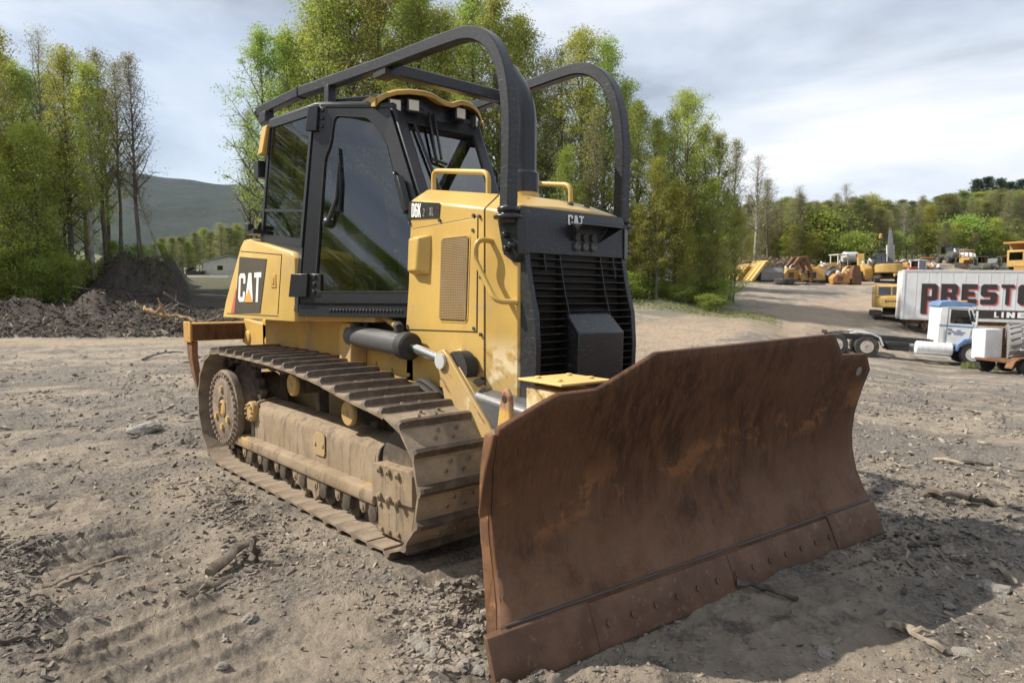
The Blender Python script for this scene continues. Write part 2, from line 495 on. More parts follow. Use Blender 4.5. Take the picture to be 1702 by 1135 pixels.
M['dark_steel'] = solid('dark_greasy_steel', (.05, .045, .04), .7, .4, dustcol=(.16, .13, .10))
M['red_vehicle'] = solid('red_vehicle_paint', (.42, .035, .035), .4, .2)
M['far_yellow'] = solid('faded_plant_yellow', (.52, .33, .085), .6, .55, chips=(.13, .07, .04), chipamt=.60)
M['far_orange'] = solid('orange_plant_paint', (.46, .22, .055), .6, .55, chips=(.14, .07, .04), chipamt=.60)
M['far_grey'] = solid('grey_green_plant_paint', (.09, .10, .085), .6, .4)
M['letter_black'] = solid('black_sign_lettering', (.030, .022, .022), .6, .1, dustcol=(.14, .12, .11))
M['letter_red'] = solid('red_sign_shadow', (.55, .085, .06), .6, .1)
M['door_blue'] = solid('faded_blue_lettering', (.12, .18, .32), .6, .1)
M['shed_wall'] = solid('cream_shed_wall', (.55, .53, .46), .7, .2)
M['shed_roof'] = solid('teal_metal_roof', (.25, .37, .38), .5, .1)

def f_bark(name, a, b):
    q = NT(name)
    n = q.noise(7, 6, .7, q.map((1, 1, .25)))
    q.bump(n, .6, .03)
    return q.fin(q.mix(q.rng(n, .35, .65), a, b), .9)
M['bark'] = f_bark('grey_bark', (.065, .052, .042), (.17, .145, .12))
M['bark_pale'] = f_bark('pale_bark', (.17, .15, .125), (.36, .33, .29))
M['wood'] = f_bark('weathered_wood', (.12, .095, .07), (.30, .25, .19))
M['wood_fresh'] = f_bark('split_bare_wood', (.34, .20, .09), (.52, .36, .20))
M['wood_dark'] = f_bark('dark_damp_wood', (.05, .04, .032), (.14, .115, .09))

def f_leaf(name, c1, c2, c3, trans=.52):
    q = NT(name); t = q.t
    g = q.n('ShaderNodeNewGeometry'); oi = q.n('ShaderNodeObjectInfo')
    r = g.outputs['Random Per Island']
    cl = q.noise(.55, 4, .6)
    c = q.mix(q.rng(cl, .35, .65), c1, c2)
    c = q.mix(q.math('MULTIPLY', r, .5), c, c3)
    h = q.n('ShaderNodeHueSaturation')
    q.l(q.math('ADD', q.math('MULTIPLY', oi.outputs['Random'], .045), .478), h.inputs['Hue'])
    q.l(q.math('ADD', q.math('MULTIPLY', oi.outputs['Random'], .35), .82), h.inputs['Value'])
    q.l(c, h.inputs['Color']); c = h.outputs['Color']
    q.sock(q.b.inputs['Base Color'], c); q.b.inputs['Roughness'].default_value = .55
    q.b.inputs['Specular IOR Level'].default_value = .25
    tl = q.n('ShaderNodeBsdfTranslucent'); q.l(c, tl.inputs['Color'])
    m = q.n('ShaderNodeMixShader'); m.inputs[0].default_value = trans
    q.l(q.b.outputs[0], m.inputs[1]); q.l(tl.outputs[0], m.inputs[2]); q.l(m.outputs[0], q.o.inputs['Surface'])
    return q.m
M['leaf_spring'] = f_leaf('spring_leaves', (.37, .39, .070), (.47, .465, .115), (.285, .325, .060))
M['leaf_mid'] = f_leaf('mid_green_leaves', (.30, .38, .070), (.42, .465, .105), (.23, .305, .060))
M['leaf_olive'] = f_leaf('olive_buds', (.29, .28, .12), (.38, .36, .18), (.23, .215, .10))
M['leaf_dark'] = f_leaf('dark_conifer_needles', (.030, .055, .022), (.050, .080, .028), (.022, .038, .016), .2)
M['brush'] = f_leaf('brown_brushwood', (.30, .25, .165), (.37, .31, .21), (.23, .19, .125), .4)
M['grass'] = f_leaf('young_grass', (.16, .19, .05), (.21, .23, .07), (.12, .13, .045), .3)

def f_ground():
    q = NT('lot_dirt')
    big = q.noise(.16, 5, .6); mid = q.noise(.75, 7, .62, None, .3); fine = q.noise(6, 8, .72); tiny = q.noise(45, 6, .75)
    g1 = q.mix(q.rng(tiny, .36, .64), (.112, .097, .082), (.295, .256, .212))        # grey mulchy dirt
    tan = q.mix(q.rng(fine, .35, .65), (.28, .23, .175), (.385, .32, .245))         # dry trodden soil
    c = q.mix(q.rng(q.math('ADD', q.math('MULTIPLY', mid, .65), q.math('MULTIPLY', big, .35)), .46, .56), g1, tan)
    c = q.mix(q.rng(q.noise(2.4, 10, .78), .52, .62, 0, .85), c, q.mix(q.rng(tiny, .4, .62), (.055, .046, .040), (.17, .145, .12)))  # dark damp bark mulch
    at = q.n('ShaderNodeVertexColor', layer_name='soil')
    sp = q.n('ShaderNodeSeparateColor'); q.l(at.outputs['Color'], sp.inputs[0])
    brk = q.rng(q.noise(.9, 8, .7), .25, .7, .35, 1.0); brk2 = q.rng(q.noise(2.2, 8, .7), .25, .5, .72, 1.0)
    c = q.mix(q.math('MULTIPLY', sp.outputs[0], brk), c, q.mix(q.rng(fine, .3, .7), (.315, .235, .162), (.41, .315, .222)))   # sandy haul road
    c = q.mix(q.math('MULTIPLY', sp.outputs[1], brk2), c, q.mix(q.rng(fine, .3, .7), (.020, .015, .0108), (.072, .055, .041))) # dark topsoil
    c = q.mix(q.math('MULTIPLY', sp.outputs[2], q.rng(q.noise(1.6, 8, .7), .35, .6)), c, q.mix(q.rng(tiny, .3, .7), (.085, .10, .03), (.15, .17, .055)))
    flake = q.rng(q.voro(34), .05, .16, 1, 0)
    c = q.mix(q.math('MULTIPLY', q.math('MULTIPLY', flake, q.rng(q.noise(70, 2), .5, .6)), .6), c, (.42, .37, .31))
    h = q.math('ADD', q.math('ADD', q.math('MULTIPLY', fine, .7), q.math('MULTIPLY', tiny, .6)), q.math('MULTIPLY', q.voro(21), -.30))
    q.bump(h, 1.0, .055)
    return q.fin(c, .95)
M['ground'] = f_ground()
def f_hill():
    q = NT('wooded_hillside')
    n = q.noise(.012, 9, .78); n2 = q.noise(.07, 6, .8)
    c = q.mix(q.rng(n, .35, .65), (.005, .014, .010), (.026, .044, .023))  # whole hill darkened: cloud shadow put into the colour
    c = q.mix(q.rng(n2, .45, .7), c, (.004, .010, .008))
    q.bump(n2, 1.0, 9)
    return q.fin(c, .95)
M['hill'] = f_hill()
M['screen'] = solid('perforated_screen', (.30, .20, .085), .6, .5)
M['grey_weld'] = solid('scoured_steel', (.060, .050, .044), .6, .3, dustcol=(.12, .09, .07))
M['yellow_light'] = paint('sun_faded_yellow', (.68, .47, .17), .5, .25, 5, chips=(.3, .17, .08), chipamt=.70)
M['rim_rust'] = solid('rusty_white_rim', (.50, .45, .38), .6, .5, dustcol=(.24, .13, .07))
M['boom_grey'] = solid('grey_plant_paint', (.09, .095, .10), .5, .4)
M['grey_tyre'] = solid('weathered_grey_rubber', (.22, .215, .21), .85, .4)
M['stone'] = f_bark('field_stone', (.20, .18, .155), (.36, .325, .28))
def f_chips(name, cols):
    q = NT(name); g = q.n('ShaderNodeNewGeometry'); r = g.outputs['Random Per Island']
    c = q.mix(q.rng(r, 0, .5), cols[0], cols[1]); c = q.mix(q.rng(r, .55, 1), c, cols[2]); return q.fin(c, .9)
M['chips'] = f_chips('wood_chips', ((.17, .145, .118), (.25, .215, .175), (.36, .315, .26)))
M['clods'] = f_chips('dry_clods', ((.15, .126, .103), (.21, .177, .143), (.29, .245, .195)))
M['dark_lump'] = f_chips('dark_topsoil_lumps', ((.022, .017, .013), (.05, .040, .031), (.10, .082, .064)))
M['mulch'] = f_chips('bark_mulch', ((.05, .041, .034), (.10, .083, .068), (.24, .205, .165)))
def f_lug():
    q = NT('lug_paint_worn_to_rust'); z = q.axis(2)
    f = q.rng(q.math('ADD', z, q.math('MULTIPLY', q.noise(14, 6, .7), .22)), 1.10, 1.16)
    return q.fin(q.mix(f, (.56, .33, .08), q.mix(q.rng(q.noise(20, 5), .4, .6), (.20, .085, .035), (.36, .2, .1))), .7)
M['rust_lug'] = f_lug()
M['frame_black'] = solid('black_chassis', (.02, .019, .018), .7, .2, dustcol=(.10, .08, .065))
M['leaf_dull'] = f_leaf('dull_green_leaves', (.155, .185, .055), (.22, .245, .075), (.115, .145, .045))
M['leaf_dull2'] = f_leaf('pale_olive_leaves', (.22, .235, .085), (.30, .30, .115), (.165, .185, .065))
M['grille'] = paint('dusty_black_grille', (.017, .017, .018), .4, .38, 6, dustcol=(.11, .10, .085))
# ------------------------------------------------------------------ terrain
def vnoise(x, y, seed=0):
    xi = np.floor(x).astype(np.int64); yi = np.floor(y).astype(np.int64)
    fx = x-xi; fy = y-yi
    fx = fx*fx*fx*(fx*(fx*6-15)+10); fy = fy*fy*fy*(fy*(fy*6-15)+10)
    def h(a, b):
        n = (a*374761393 + b*668265263 + seed*974711) & 0xffffffff
        n = ((n ^ (n >> 13))*1274126177) & 0xffffffff
        n = n ^ (n >> 16)
        return (n & 0xffff)/65535.0
    return (h(xi, yi)*(1-fx)+h(xi+1, yi)*fx)*(1-fy) + (h(xi, yi+1)*(1-fx)+h(xi+1, yi+1)*fx)*fy - .5
def fbm(x, y, seed=0, octv=4, gain=.5):
    s = 0; a = 1.0
    for i in range(octv):
        s = s + a*vnoise(x*2**i+i*17.3, y*2**i-i*9.1, seed+i); a *= gain
    return s
def sstep(a, b, x):
    t = np.clip((x-a)/(b-a), 0, 1); return t*t*(3-2*t)
QB = np.array([-1.2, -.72, -.52, -.46, -.36, -.2, 0, .2, .33, .42, .5, .64, .8, 1.2])
DB = np.array([0, 6, 12, 20, 27, 33, 40, 48, 58, 68, 80, 95, 130, 200, 400])
ZT = np.array([
 [0,0,0,0,.05,.5,1.0,1.6,2.5,3.2,4,5,8,14,30],
 [0,0,0,0,.05,.6,1.3,1.9,2.6,3.2,4,5,8,14,30],
 [0,0,0,0,.05,.55,1.35,1.75,2.3,3,3.8,4.6,6.5,10,22],
 [0,0,0,0,.05,.5,1.1,1.7,2.4,3.1,3.9,4.5,6,9,20],
 [0,0,0,0,.05,.45,1.0,1.7,2.4,3.1,3.9,4.5,6,9,20],
 [0,0,0,0,.05,.5,1.0,1.6,2.3,3,3.8,4.6,6.5,10,22],
 [0,0,0,0,.0,.5,1.1,1.8,2.6,3.4,4.4,5.6,8,13,28],
 [0,0,0,0,.0,.45,1.3,2.0,2.8,3.6,4.6,6,9,14,30],
 [0,0,0,.05,.15,.2,.55,1.3,2.3,3.2,4.3,5.8,9,14,30],
 [0,0,0,-.15,-.35,-.45,.1,1.0,2.1,3.1,4.4,6,9,14,30],
 [0,0,-.1,-.5,-1.05,-1.35,-.3,.7,1.9,3.1,4.6,6.3,9.3,15,32],
 [0,0,-.2,-.9,-1.45,-1.65,-.75,.55,1.9,3.1,4.7,6.5,11,18,34],
 [0,0,-.25,-1.0,-1.6,-1.75,-.8,.5,1.9,3.1,4.7,6.6,11.5,18,34],
 [0,0,-.25,-1.0,-1.6,-1.75,-.8,.5,1.9,3.1,4.7,6.6,11,18,34]], float)
def terrain_dr(d, th):
    """ground height for depth d and bearing th (arrays); only the broad lie of the land"""
    q = np.tan(np.clip(th, -.876, .876))
    qi = np.clip(np.searchsorted(QB, q)-1, 0, len(QB)-2); di = np.clip(np.searchsorted(DB, d)-1, 0, len(DB)-2)
    fq = np.clip((q-QB[qi])/(QB[qi+1]-QB[qi]), 0, 1); fd = np.clip((d-DB[di])/(DB[di+1]-DB[di]), 0, 3)
    fq = fq*fq*(3-2*fq)
    z = (ZT[qi, di]*(1-fd)+ZT[qi, di+1]*fd)*(1-fq) + (ZT[qi+1, di]*(1-fd)+ZT[qi+1, di+1]*fd)*fq
    u = 851+1144*q
    bank = 2.5*sstep(37.2, 42.5+2*vnoise(u*.03, d*0, 19), d)*(1-sstep(62, 75, d))*sstep(70, 210, u)*(1-sstep(272+26*vnoise(d*.4, d*0, 23), 325, u))*(np.abs(th) < .87)*(.88+.5*vnoise(u*.028, d*.25, 29))
    wind = .26*np.exp(-((d-28.3)/1.3)**2)*(1-sstep(300, 345, u))*(th < 0)*(th > -.87)
    wind += .45*np.exp(-((d-33.5)/1.6)**2)*(1-sstep(290, 330, u))*(th < 0)*(th > -.87)
    wind = wind*(.55+1.6*np.clip(vnoise(u*.02, d*.3, 17)+.35, 0, 1))
    side = 1-sstep(.86, 1.25, np.abs(th))
    return (z+bank+wind)*side, u, bank, wind
def detail(x, y, rho):
    near = 1-sstep(30, 90, rho)
    z = .05*fbm(x*.35, y*.35, 3, 4) + near*(.040*fbm(x*1.6, y*1.6, 5, 4, .5) + .013*fbm(x*9, y*9, 9, 4, .62) + .008*fbm(x*31, y*31, 11, 3, .6))
    clod = np.maximum(0, fbm(x*5.2, y*5.2, 21, 3, .6)-.16)*np.maximum(0, fbm(x*.8, y*.8, 27, 3)+.12)
    z = z + near*.22*clod
    # prints pressed by the tracks
    g = np.abs(((x/.19) % 1)-.5)*2
    la = sstep(-1.28, -1.18, y)*(1-sstep(-.62, -.52, y))*sstep(2.7, 3.0, x)*(1-sstep(3.9, 4.2, x))
    w = x + .25*y
    g2 = np.abs(((w/.2) % 1)-.5)*2
    lb = sstep(-2.75, -2.5, y+.08*x)*(1-sstep(-1.95, -1.75, y+.08*x))*sstep(.4, 1.2, x)*(1-sstep(3.6, 4.4, x))
    m = .35+.9*(fbm(x*2.1, y*2.1, 41, 3)+.4)
    z = z + (la*.11*(g**2-.4) + lb*.070*(g2**2-.4)*m)
    g3 = np.abs((((x*.97-.2*y+.05*vnoise(x*2, y*2, 55))/.195) % 1)-.5)*2
    lc = sstep(.02, .22, fbm(x*.55, y*.22, 57, 3)+.06)*(1-sstep(6, 12, rho))*(1-sstep(-1.4, -1.2, y)+sstep(3.9, 4.6, x)*sstep(-1.0, 0, y))
    z = z + .030*lc*(g3**2-.4)*(.4+1.2*np.clip(vnoise(x*3.1, y*2.3, 58)+.45, 0, 1))
    return z
def ground_z(x, y):
    x = np.atleast_1d(np.asarray(x, float)); y = np.atleast_1d(np.asarray(y, float))
    dx = x-CAM[0]; dy = y-CAM[1]
    d = dx*FH[0]+dy*FH[1]; r = dx*RH[0]+dy*RH[1]
    th = np.arctan2(r, d); rho = np.hypot(d, r)
    z, u, bank, wind = terrain_dr(np.maximum(d, 0), th)
    nz = detail(x, y, rho)
    rough = np.minimum(1, bank+wind*1.4)
    nz = nz + rough*(.5*fbm(x*.7, y*.7, 61, 4, .6)+.34*fbm(x*2.6, y*2.6, 63, 4, .65))
    flat = np.exp(-((np.maximum(0, np.abs(x-1.25)-1.75)**2 + np.maximum(0, np.abs(y)-1.4)**2)/.35))   # pressed level under the machine
    return z + nz*(1-.6*flat) - .022 + .02*flat, u, d, th, bank, wind
def gz(x, y): return float(ground_z(x, y)[0][0])
def gp(u, d):
    """a spot on the ground: picture column u (photo pixels) and metres along the view"""
    r = (u-851)/1144*d
    p = CAM[:2] + FH*d + RH*r
    return float(p[0]), float(p[1]), gz(p[0], p[1])

def build_ground():
    th = np.concatenate([np.linspace(-PI, -.80, 70, endpoint=False), np.linspace(-.80, .80, 860, endpoint=False), np.linspace(.80, PI, 70, endpoint=False)])
    ra = [.35]
    while ra[-1] < 14: ra.append(ra[-1]*1.0058 if ra[-1] > 1.4 else ra[-1]*1.08)
    while ra[-1] < 130: ra.append(ra[-1]*1.0115)
    while ra[-1] < 900: ra.append(ra[-1]*1.09)
    ra = np.array(ra)
    T, R_ = np.meshgrid(th, ra)
    d = R_*np.cos(T); r = R_*np.sin(T)
    x = CAM[0]+d*FH[0]+r*RH[0]; y = CAM[1]+d*FH[1]+r*RH[1]
    z, u, dd, tt, bank, wind = ground_z(x.ravel(), y.ravel())
    nr, nc = T.shape
    V = np.stack([x.ravel(), y.ravel(), z], 1)
    idx = np.arange(nr*nc).reshape(nr, nc)
    nx = np.roll(idx, -1, axis=1)
    Fq = np.stack([idx[:-1].ravel(), idx[1:].ravel(), nx[1:].ravel(), nx[:-1].ravel()], 1)
    c0 = len(V); V = np.vstack([V, [CAM[0], CAM[1], -.02]])
    tri = np.stack([np.full(nc, c0), idx[0], nx[0]], 1)
    me = bpy.data.meshes.new('ground')
    nf = len(Fq)+len(tri)
    me.vertices.add(len(V)); me.vertices.foreach_set('co', V.astype(np.float32).ravel())
    loops = np.concatenate([Fq.ravel(), tri.ravel()])
    me.loops.add(len(loops)); me.loops.foreach_set('vertex_index', loops.astype(np.int32))
    me.polygons.add(nf)
    st = np.concatenate([np.arange(len(Fq))*4, len(Fq)*4+np.arange(len(tri))*3])
    me.polygons.foreach_set('loop_start', st.astype(np.int32))
    me.polygons.foreach_set('use_smooth', np.ones(nf, bool))
    me.update(calc_edges=True)
    # soil kinds, per vertex: sandy road, dark topsoil, grass
    X, Y = V[:-1, 0], V[:-1, 1]
    wob = 2.2*fbm(X*.12, Y*.12, 71, 3)
    rho = np.hypot(X-CAM[0], Y-CAM[1])
    front = (np.abs(tt) < .85)
    road = np.exp(-((dd-22.6+wob*.4)/1.6)**4)*(u < 700)
    dc = 25+(u-1100)/340*23
    road = np.maximum(road, (1-sstep(6.0, 9.0, np.abs(dd-dc+wob)))*sstep(960, 1040, u)*(1-sstep(1490, 1560, u)))
    road = np.maximum(road, sstep(60, 64, dd+wob)*(1-sstep(88, 92, dd))*sstep(1350, 1420, u+wob*14)*.9)
    dark = np.maximum(sstep(.05, .4, bank+wind), (1-sstep(400, 480, u))*sstep(25., 26.2, dd+.3*wob)*(dd < 75))
    dark = np.maximum(dark, .9*sstep(41, 44, dd+wob)*(u > 380)*(u < 1180))
    dark = np.maximum(dark, .55*np.exp(-((rho-30)/5)**2)*sstep(.1, .3, fbm(X*.15, Y*.15, 77, 3)+.2)*(u > 1500))
    dark = np.maximum(dark, .5*sstep(74, 92, dd)*(1-sstep(1480, 1500, u)))
    grass = np.maximum(.8*np.exp(-((dd-38+wob)/3)**2)*(u > 1010)*(u < 1300), .25*np.exp(-((dd-29.6+wob*.3)/.9)**2)*(u > 1400)*(u < 1900))
    grass = np.maximum(grass, .5*sstep(46, 56, dd)*(u > 200)*(u < 480))
    grass = np.maximum(grass, sstep(92, 98, dd))
    col = np.zeros((len(V), 4), np.float32); col[:, 3] = 1
    col[:-1, 0] = np.clip(road*front, 0, 1); col[:-1, 1] = np.clip(dark*front, 0, 1); col[:-1, 2] = np.clip(grass, 0, 1)
    at = me.color_attributes.new('soil', 'FLOAT_COLOR', 'POINT')
    at.data.foreach_set('color', col.ravel())
    me.materials.append(M['ground'])
    o = bpy.data.objects.new('ground', me); COL.objects.link(o)
    return tag(o, kind='structure')
build_ground()

def build_hill():
    b = MB(); rows = []
    us = np.linspace(-420, 1000, 90)
    for k in range(26):
        t = k/25; row = []
        for u in us:
            d = 300+t*1600
            top = 297+ (u-270)*.085 if u > 200 else 291+(200-u)*.05
            top = min(top, 345) + 2.5*math.sin(u*.021)+1.2*math.sin(u*.07+1)
            v0 = 462.0
            v = lerp(v0, top, t**.8)
            z = CAM[2]+d*(492-v)/1144
            z += 22*float(fbm(np.array([u*.01]), np.array([d*.006]), 91, 3)[0])*math.sin(PI*t)
            p = CAM[:2]+FH*d+RH*((u-851)/1144*d)
            row.append((p[0], p[1], z))
        rows.append(row)
    rows.append([(p[0]+FH[0]*300, p[1]+FH[1]*300, p[2]-90) for p in rows[-1]])
    b.sheet(rows)
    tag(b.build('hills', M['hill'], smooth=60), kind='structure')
build_hill()
# ------------------------------------------------------------------ bulldozer
DZ = empty('bulldozer', (1.3, 0, 0))
tag(DZ, 'large yellow crawler bulldozer with black limb sweeps and a wide rusty brown blade', 'bulldozer')
DZ_OFF = (-1.3, 0, 0)
def dz(mb, name, mat, parent=None, bevel=0, smooth=35, seg=2):
    """a part in machine coordinates (sprocket line x = 0)"""
    o = mb.build(name, mat, parent or DZ, bevel, smooth, None, seg)
    if parent is None: o.location = DZ_OFF
    return o
def mir(mb, s):                                          # s=-1 keeps the near side, +1 mirrors it
    if s == 1: mb.v = [(x, -y, z) for x, y, z in mb.v]
    return mb

# --- running gear
def track_path():
    P = [(-.13, .035)] + [(.4*i, .035) for i in range(1, 7)] + arc(2.62, .43, .395, -90, 78, 10)
    P += [(2.26, .868), (1.84, .935), (1.45, .975), (1.0, 1.0), (.5, 1.012)] + arc(-.13, .525, .49, 90, 265, 14)
    return P
def resample(P, n, closed=True):
    P = [np.array(p, float) for p in P] + ([np.array(P[0], float)] if closed else [])
    L = [0]
    for a, b in zip(P, P[1:]): L.append(L[-1]+np.linalg.norm(b-a))
    out = []
    for i in range(n):
        t = L[-1]*i/n; k = min(int(np.searchsorted(L, t, side='right'))-1, len(P)-2)
        f = (t-L[k])/(L[k+1]-L[k]); out.append(P[k]*(1-f)+P[k+1]*f)
    return out, L[-1]
TP = track_path()
NSH = 43
SH, TL = resample(TP, NSH)
PITCH = TL/NSH
def shoe_mesh():
    h = PITCH*.5; b = MB()
    # cross-section along travel (x) and outwards (z): plate with curled lip and one grouser bar
    sec = [(-h-.012, -.012), (h-.004, -.012), (h-.004, .004), (-h*.15, .004), (-h*.42, .010), (-h*.60, .050), (-h*.86, .050), (-h-.002, .012), (-h-.012, 0)]
    ys = [-.280, -.268, -.20, 0, .20, .268, .280]
    secs = []
    for y in ys:
        k = 1 if abs(y) < .275 else .55
        secs.append([(x, y, z if z < .02 else (z if abs(y) < .25 else z*.82*k+.004)) for x, z in sec])
    b.loft(secs)
    for y, x in ((-.085, h*.12), (.035, h*.12), (-.045, h*.62), (.085, h*.62)):
        b.cyl((x, y, .003), (x, y, .020), .0135, .011, 7)
    me = b.mesh('track_shoe', M['track'], 30)
    me.materials.append(M['shoe_edge'])
    for p in me.polygons:
        if p.center.z > .014: p.material_index = 1
    return me
SHM = shoe_mesh()
def links_mesh():
    h = PITCH*.5; b = MB()
    for y in (-.075, .075):
        b.prism([(-h-.02, y-.02, -.085), (-h*.3, y-.02, -.105), (h*.3, y-.02, -.105), (h+.02, y-.02, -.085), (h+.02, y-.02, -.03), (h*.5, y-.02, -.0125), (-h*.5, y-.02, -.0125), (-h-.02, y-.02, -.03)], (0, .04 if y > 0 else .04, 0))
    b.cyl((-h, -.13, -.06), (-h, .13, -.06), .028, None, 10)
    return b
for s in (-1, 1):
    yc = .885*s
    tr = MB()
    lm = links_mesh()
    for i in range(NSH):
        a, c = SH[i-1], SH[(i+1) % NSH]; t = (c-a)/np.linalg.norm(c-a)
        p = SH[i]; nrm = np.array([t[1], -t[0]])
        Mx = Matrix(((t[0], 0, nrm[0], p[0]), (0, 1, 0, yc), (t[1], 0, nrm[1], p[1]), (0, 0, 0, 1)))
        tr.add([Mx @ Vector(v) for v in lm.v], lm.f)
    tk = dz(tr, 'track', M['chain'])
    for i in range(NSH):
        a, c = SH[i-1], SH[(i+1) % NSH]; t = (c-a)/np.linalg.norm(c-a)
        p = SH[i]; nrm = np.array([t[1], -t[0]])
        o = bpy.data.objects.new('track_shoe', SHM); COL.objects.link(o); o.parent = tk
        o.matrix_local = Matrix(((t[0], 0, nrm[0], p[0]), (0, 1, 0, yc), (t[1], 0, nrm[1], p[1]), (0, 0, 0, 1)))
    # frame
    b = MB()
    prof = [(-1.0, .30), (-1.0, .52), (-.985, .565), (-.94, .60), (-.80, .62), (-.72, .60), (-.70, .30)]
    b.loft([[(x, y, z - dzz) for y, z in prof] for x, dzz in ((.22, -.005), (2.30, .02))])
    tf = dz(mir(b, s), 'track_frame', M['undercarriage'], bevel=.012)
    b = MB(); b.loft([[(x, y*.985-.016, z*1.0+.012 - dzz) for y, z in prof] for x, dzz in ((2.30, .02), (2.345, .021))])
    b.loft([[(x, y*.985-.016, z*1.0+.012 - dzz) for y, z in prof] for x, dzz in ((.255, -.005), (.29, -.0045))])
    b.loft([[(x, y*.985+.006, z*.97-.004 - dzz) for y, z in prof] for x, dzz in ((2.36, .02), (2.66, .05))])
    dz(mir(b, s), 'recoil_housing', M['undercarriage'], tf, .006)
    for x in (.30, 2.335):
        b = MB(); b.loft([[(xx, y*1.0+(-.006 if y < -.9 else 0), z+.006-.012*(x > 1)) for y, z in prof] for xx in (x, x+.014)])
        dz(mir(b, s), 'housing_strap', M['dark_steel'], tf)
    b = MB(); b.prism([(1.44, -1.0045, .40), (1.46, -1.0045, .375), (1.60, -1.0045, .375), (1.62, -1.0045, .40), (1.62, -1.0045, .52), (1.60, -1.0045, .54), (1.48, -1.0045, .54), (1.44, -1.0045, .50)], (0, -.007, 0))
    for x in (1.475, 1.59): b.cyl((x, -1.018, .455), (x, -1.010, .455), .018, None, 8)
    dz(mir(b, s), 'service_hatch', M['yellow_dusty'], tf, .003)
    for k in range(7):
        b = MB(); x = .22+k*.335; b.prism([(x-.04, -1.06, .228), (x+.04, -1.06, .228), (x+.035, -1.06, .165), (x, -1.06, .135), (x-.035, -1.06, .165)], (0, .05, 0)); b.cyl((x, -1.066, .178), (x, -1.058, .178), .02, None, 8)
        dz(mir(b, s), 'roller_bracket', M['undercarriage'], tf, .004)
    b = MB()                                              # lower guide ledge with a rounded lip
    b.loft([[(x, -1.075, .225), (x, -1.085, .255), (x, -1.075, .305), (x, -1.045, .318), (x, -.70, .318), (x, -.70, .225)] for x in (.03, .10, 2.40)])
    dz(mir(b, s), 'guide_rail', M['undercarriage'], tf, .008)
    b = MB()                                              # front guard: upper bolted plate, lower plate
    b.prism([(2.40, -1.085, .29), (2.40, -1.085, .485), (2.42, -1.085, .50), (2.80, -1.085, .515), (2.84, -1.085, .49), (2.84, -1.085, .315)], (0, .36, 0))
    for x in (2.50, 2.60, 2.70):
        for z in (.475, .315):
            b.cyl((x, -1.105, z), (x, -1.084, z), .022, None, 10)
            b.cyl((x, -1.112, z), (x, -1.104, z), .011, None, 8)
    dz(mir(b, s), 'guard_plate', M['undercarriage'], tf, .008)
    b = MB()
    b.prism([(2.40, -1.06, .07), (2.40, -1.06, .282), (2.83, -1.06, .305), (2.80, -1.06, .17), (2.73, -1.06, .075)], (0, .33, 0))
    for x, z in ((2.47, .10), (2.56, .10), (2.66, .11), (2.46, .25)):
        b.cyl((x, -1.075, z), (x, -1.059, z), .016, None, 8)
    dz(mir(b, s), 'lower_guard_plate', M['undercarriage'], tf, .006)
    b = MB()
    b.xz([(1.22, .12), (1.22, .225), (1.62, .225), (1.62, .12), (1.54, .06), (1.50, .12), (1.42, .12), (1.38, .05), (1.30, .12)], -1.055, -1.02)
    dz(mir(b, s), 'chain_guide', M['undercarriage'], tf, .004)
    for k in range(7):
        x = .36+k*.335; b = MB()
        b.lathe((x, -.72, .165), (0, -1, 0), [(.05, 0), (.10, .01), (.10, .06), (.07, .07), (.07, .24), (.10, .25), (.10, .30), (.055, .31), (.05, .35), (.03, .355)], 18)
        b.box((x-.05, -1.065, .12), (x+.05, -1.045, .222))
        dz(mir(b, s), 'track_roller', M['chain'], tf)
    for x, z in ((1.07, .835), (1.94, .728)):
        b = MB()
        b.lathe((x, -.70, z), (0, -1, 0), [(.05, 0), (.085, .01), (.085, .07), (.075, .08), (.075, .23), (.09, .24), (.09, .275)], 20)
        b.box((x-.045, -.80, z-.26), (x+.045, -.72, z))
        cr_ = dz(mir(b, s), 'carrier_roller', M['chain'], tf)
        b = MB(); b.lathe((x, -.974, z), (0, -1, 0), [(.086, 0), (.086, .022), (.078, .03), (.016, .03), (.016, .036), (.004, .036)], 22)
        dz(mir(b, s), 'roller_cap', M['yellow_dusty'], tf)
    b = MB(); b.lathe((2.62, -.78, .43), (0, -1, 0), [(.08, -.02), (.25, 0), (.285, .01), (.285, .05), (.31, .055), (.31, .155), (.285, .16), (.285, .20), (.25, .21), (.08, .23)], 30)
    dz(mir(b, s), 'idler_wheel', M['chain'], tf)
    b = MB()                                              # sprocket with teeth
    ol = []
    for k in range(46):
        a = 2*PI*k/46; r = .425 if k % 2 else .375
        ol.append((-.13+r*math.cos(a), .525+r*math.sin(a)))
    b.xz(ol, -.915, -.855)
    dz(mir(b, s), 'drive_sprocket', M['chain'], tf, .006)
    b = MB()
    b.lathe((-.13, -.62, .525), (0, -1, 0), [(.24, 0), (.29, .02), (.29, .22), (.305, .32), (.30, .41), (.33, .415), (.335, .425), (.335, .475), (.315, .482), (.27, .486), (.26, .492), (.10, .494), (.10, .478), (.02, .478)], 40)
    for k in range(34):
        a = 2*PI*k/34; c, d_ = math.cos(a)*.297, math.sin(a)*.297
        b.cyl((-.13+c, -1.098, .525+d_), (-.13+c, -1.126, .525+d_), .019, .017, 7)
    fd = dz(mir(b, s), 'final_drive', M['drive'], tf)
    b = MB()
    b.lathe((-.13, -1.094, .525), (0, -1, 0), [(.072, 0), (.072, .022), (.05, .03), (.05, .02), (.01, .02)], 14)
    for a in (90, 210, 330, 270):
        rr = .165
        c, d_ = math.cos(rad(a))*rr, math.sin(rad(a))*rr
        b.cyl((-.13+c, -1.108, .525+d_), (-.13+c, -1.132, .525+d_), .034, .030, 8)
    dz(mir(b, s), 'hub_plugs', M['yellow_dusty'], tf)
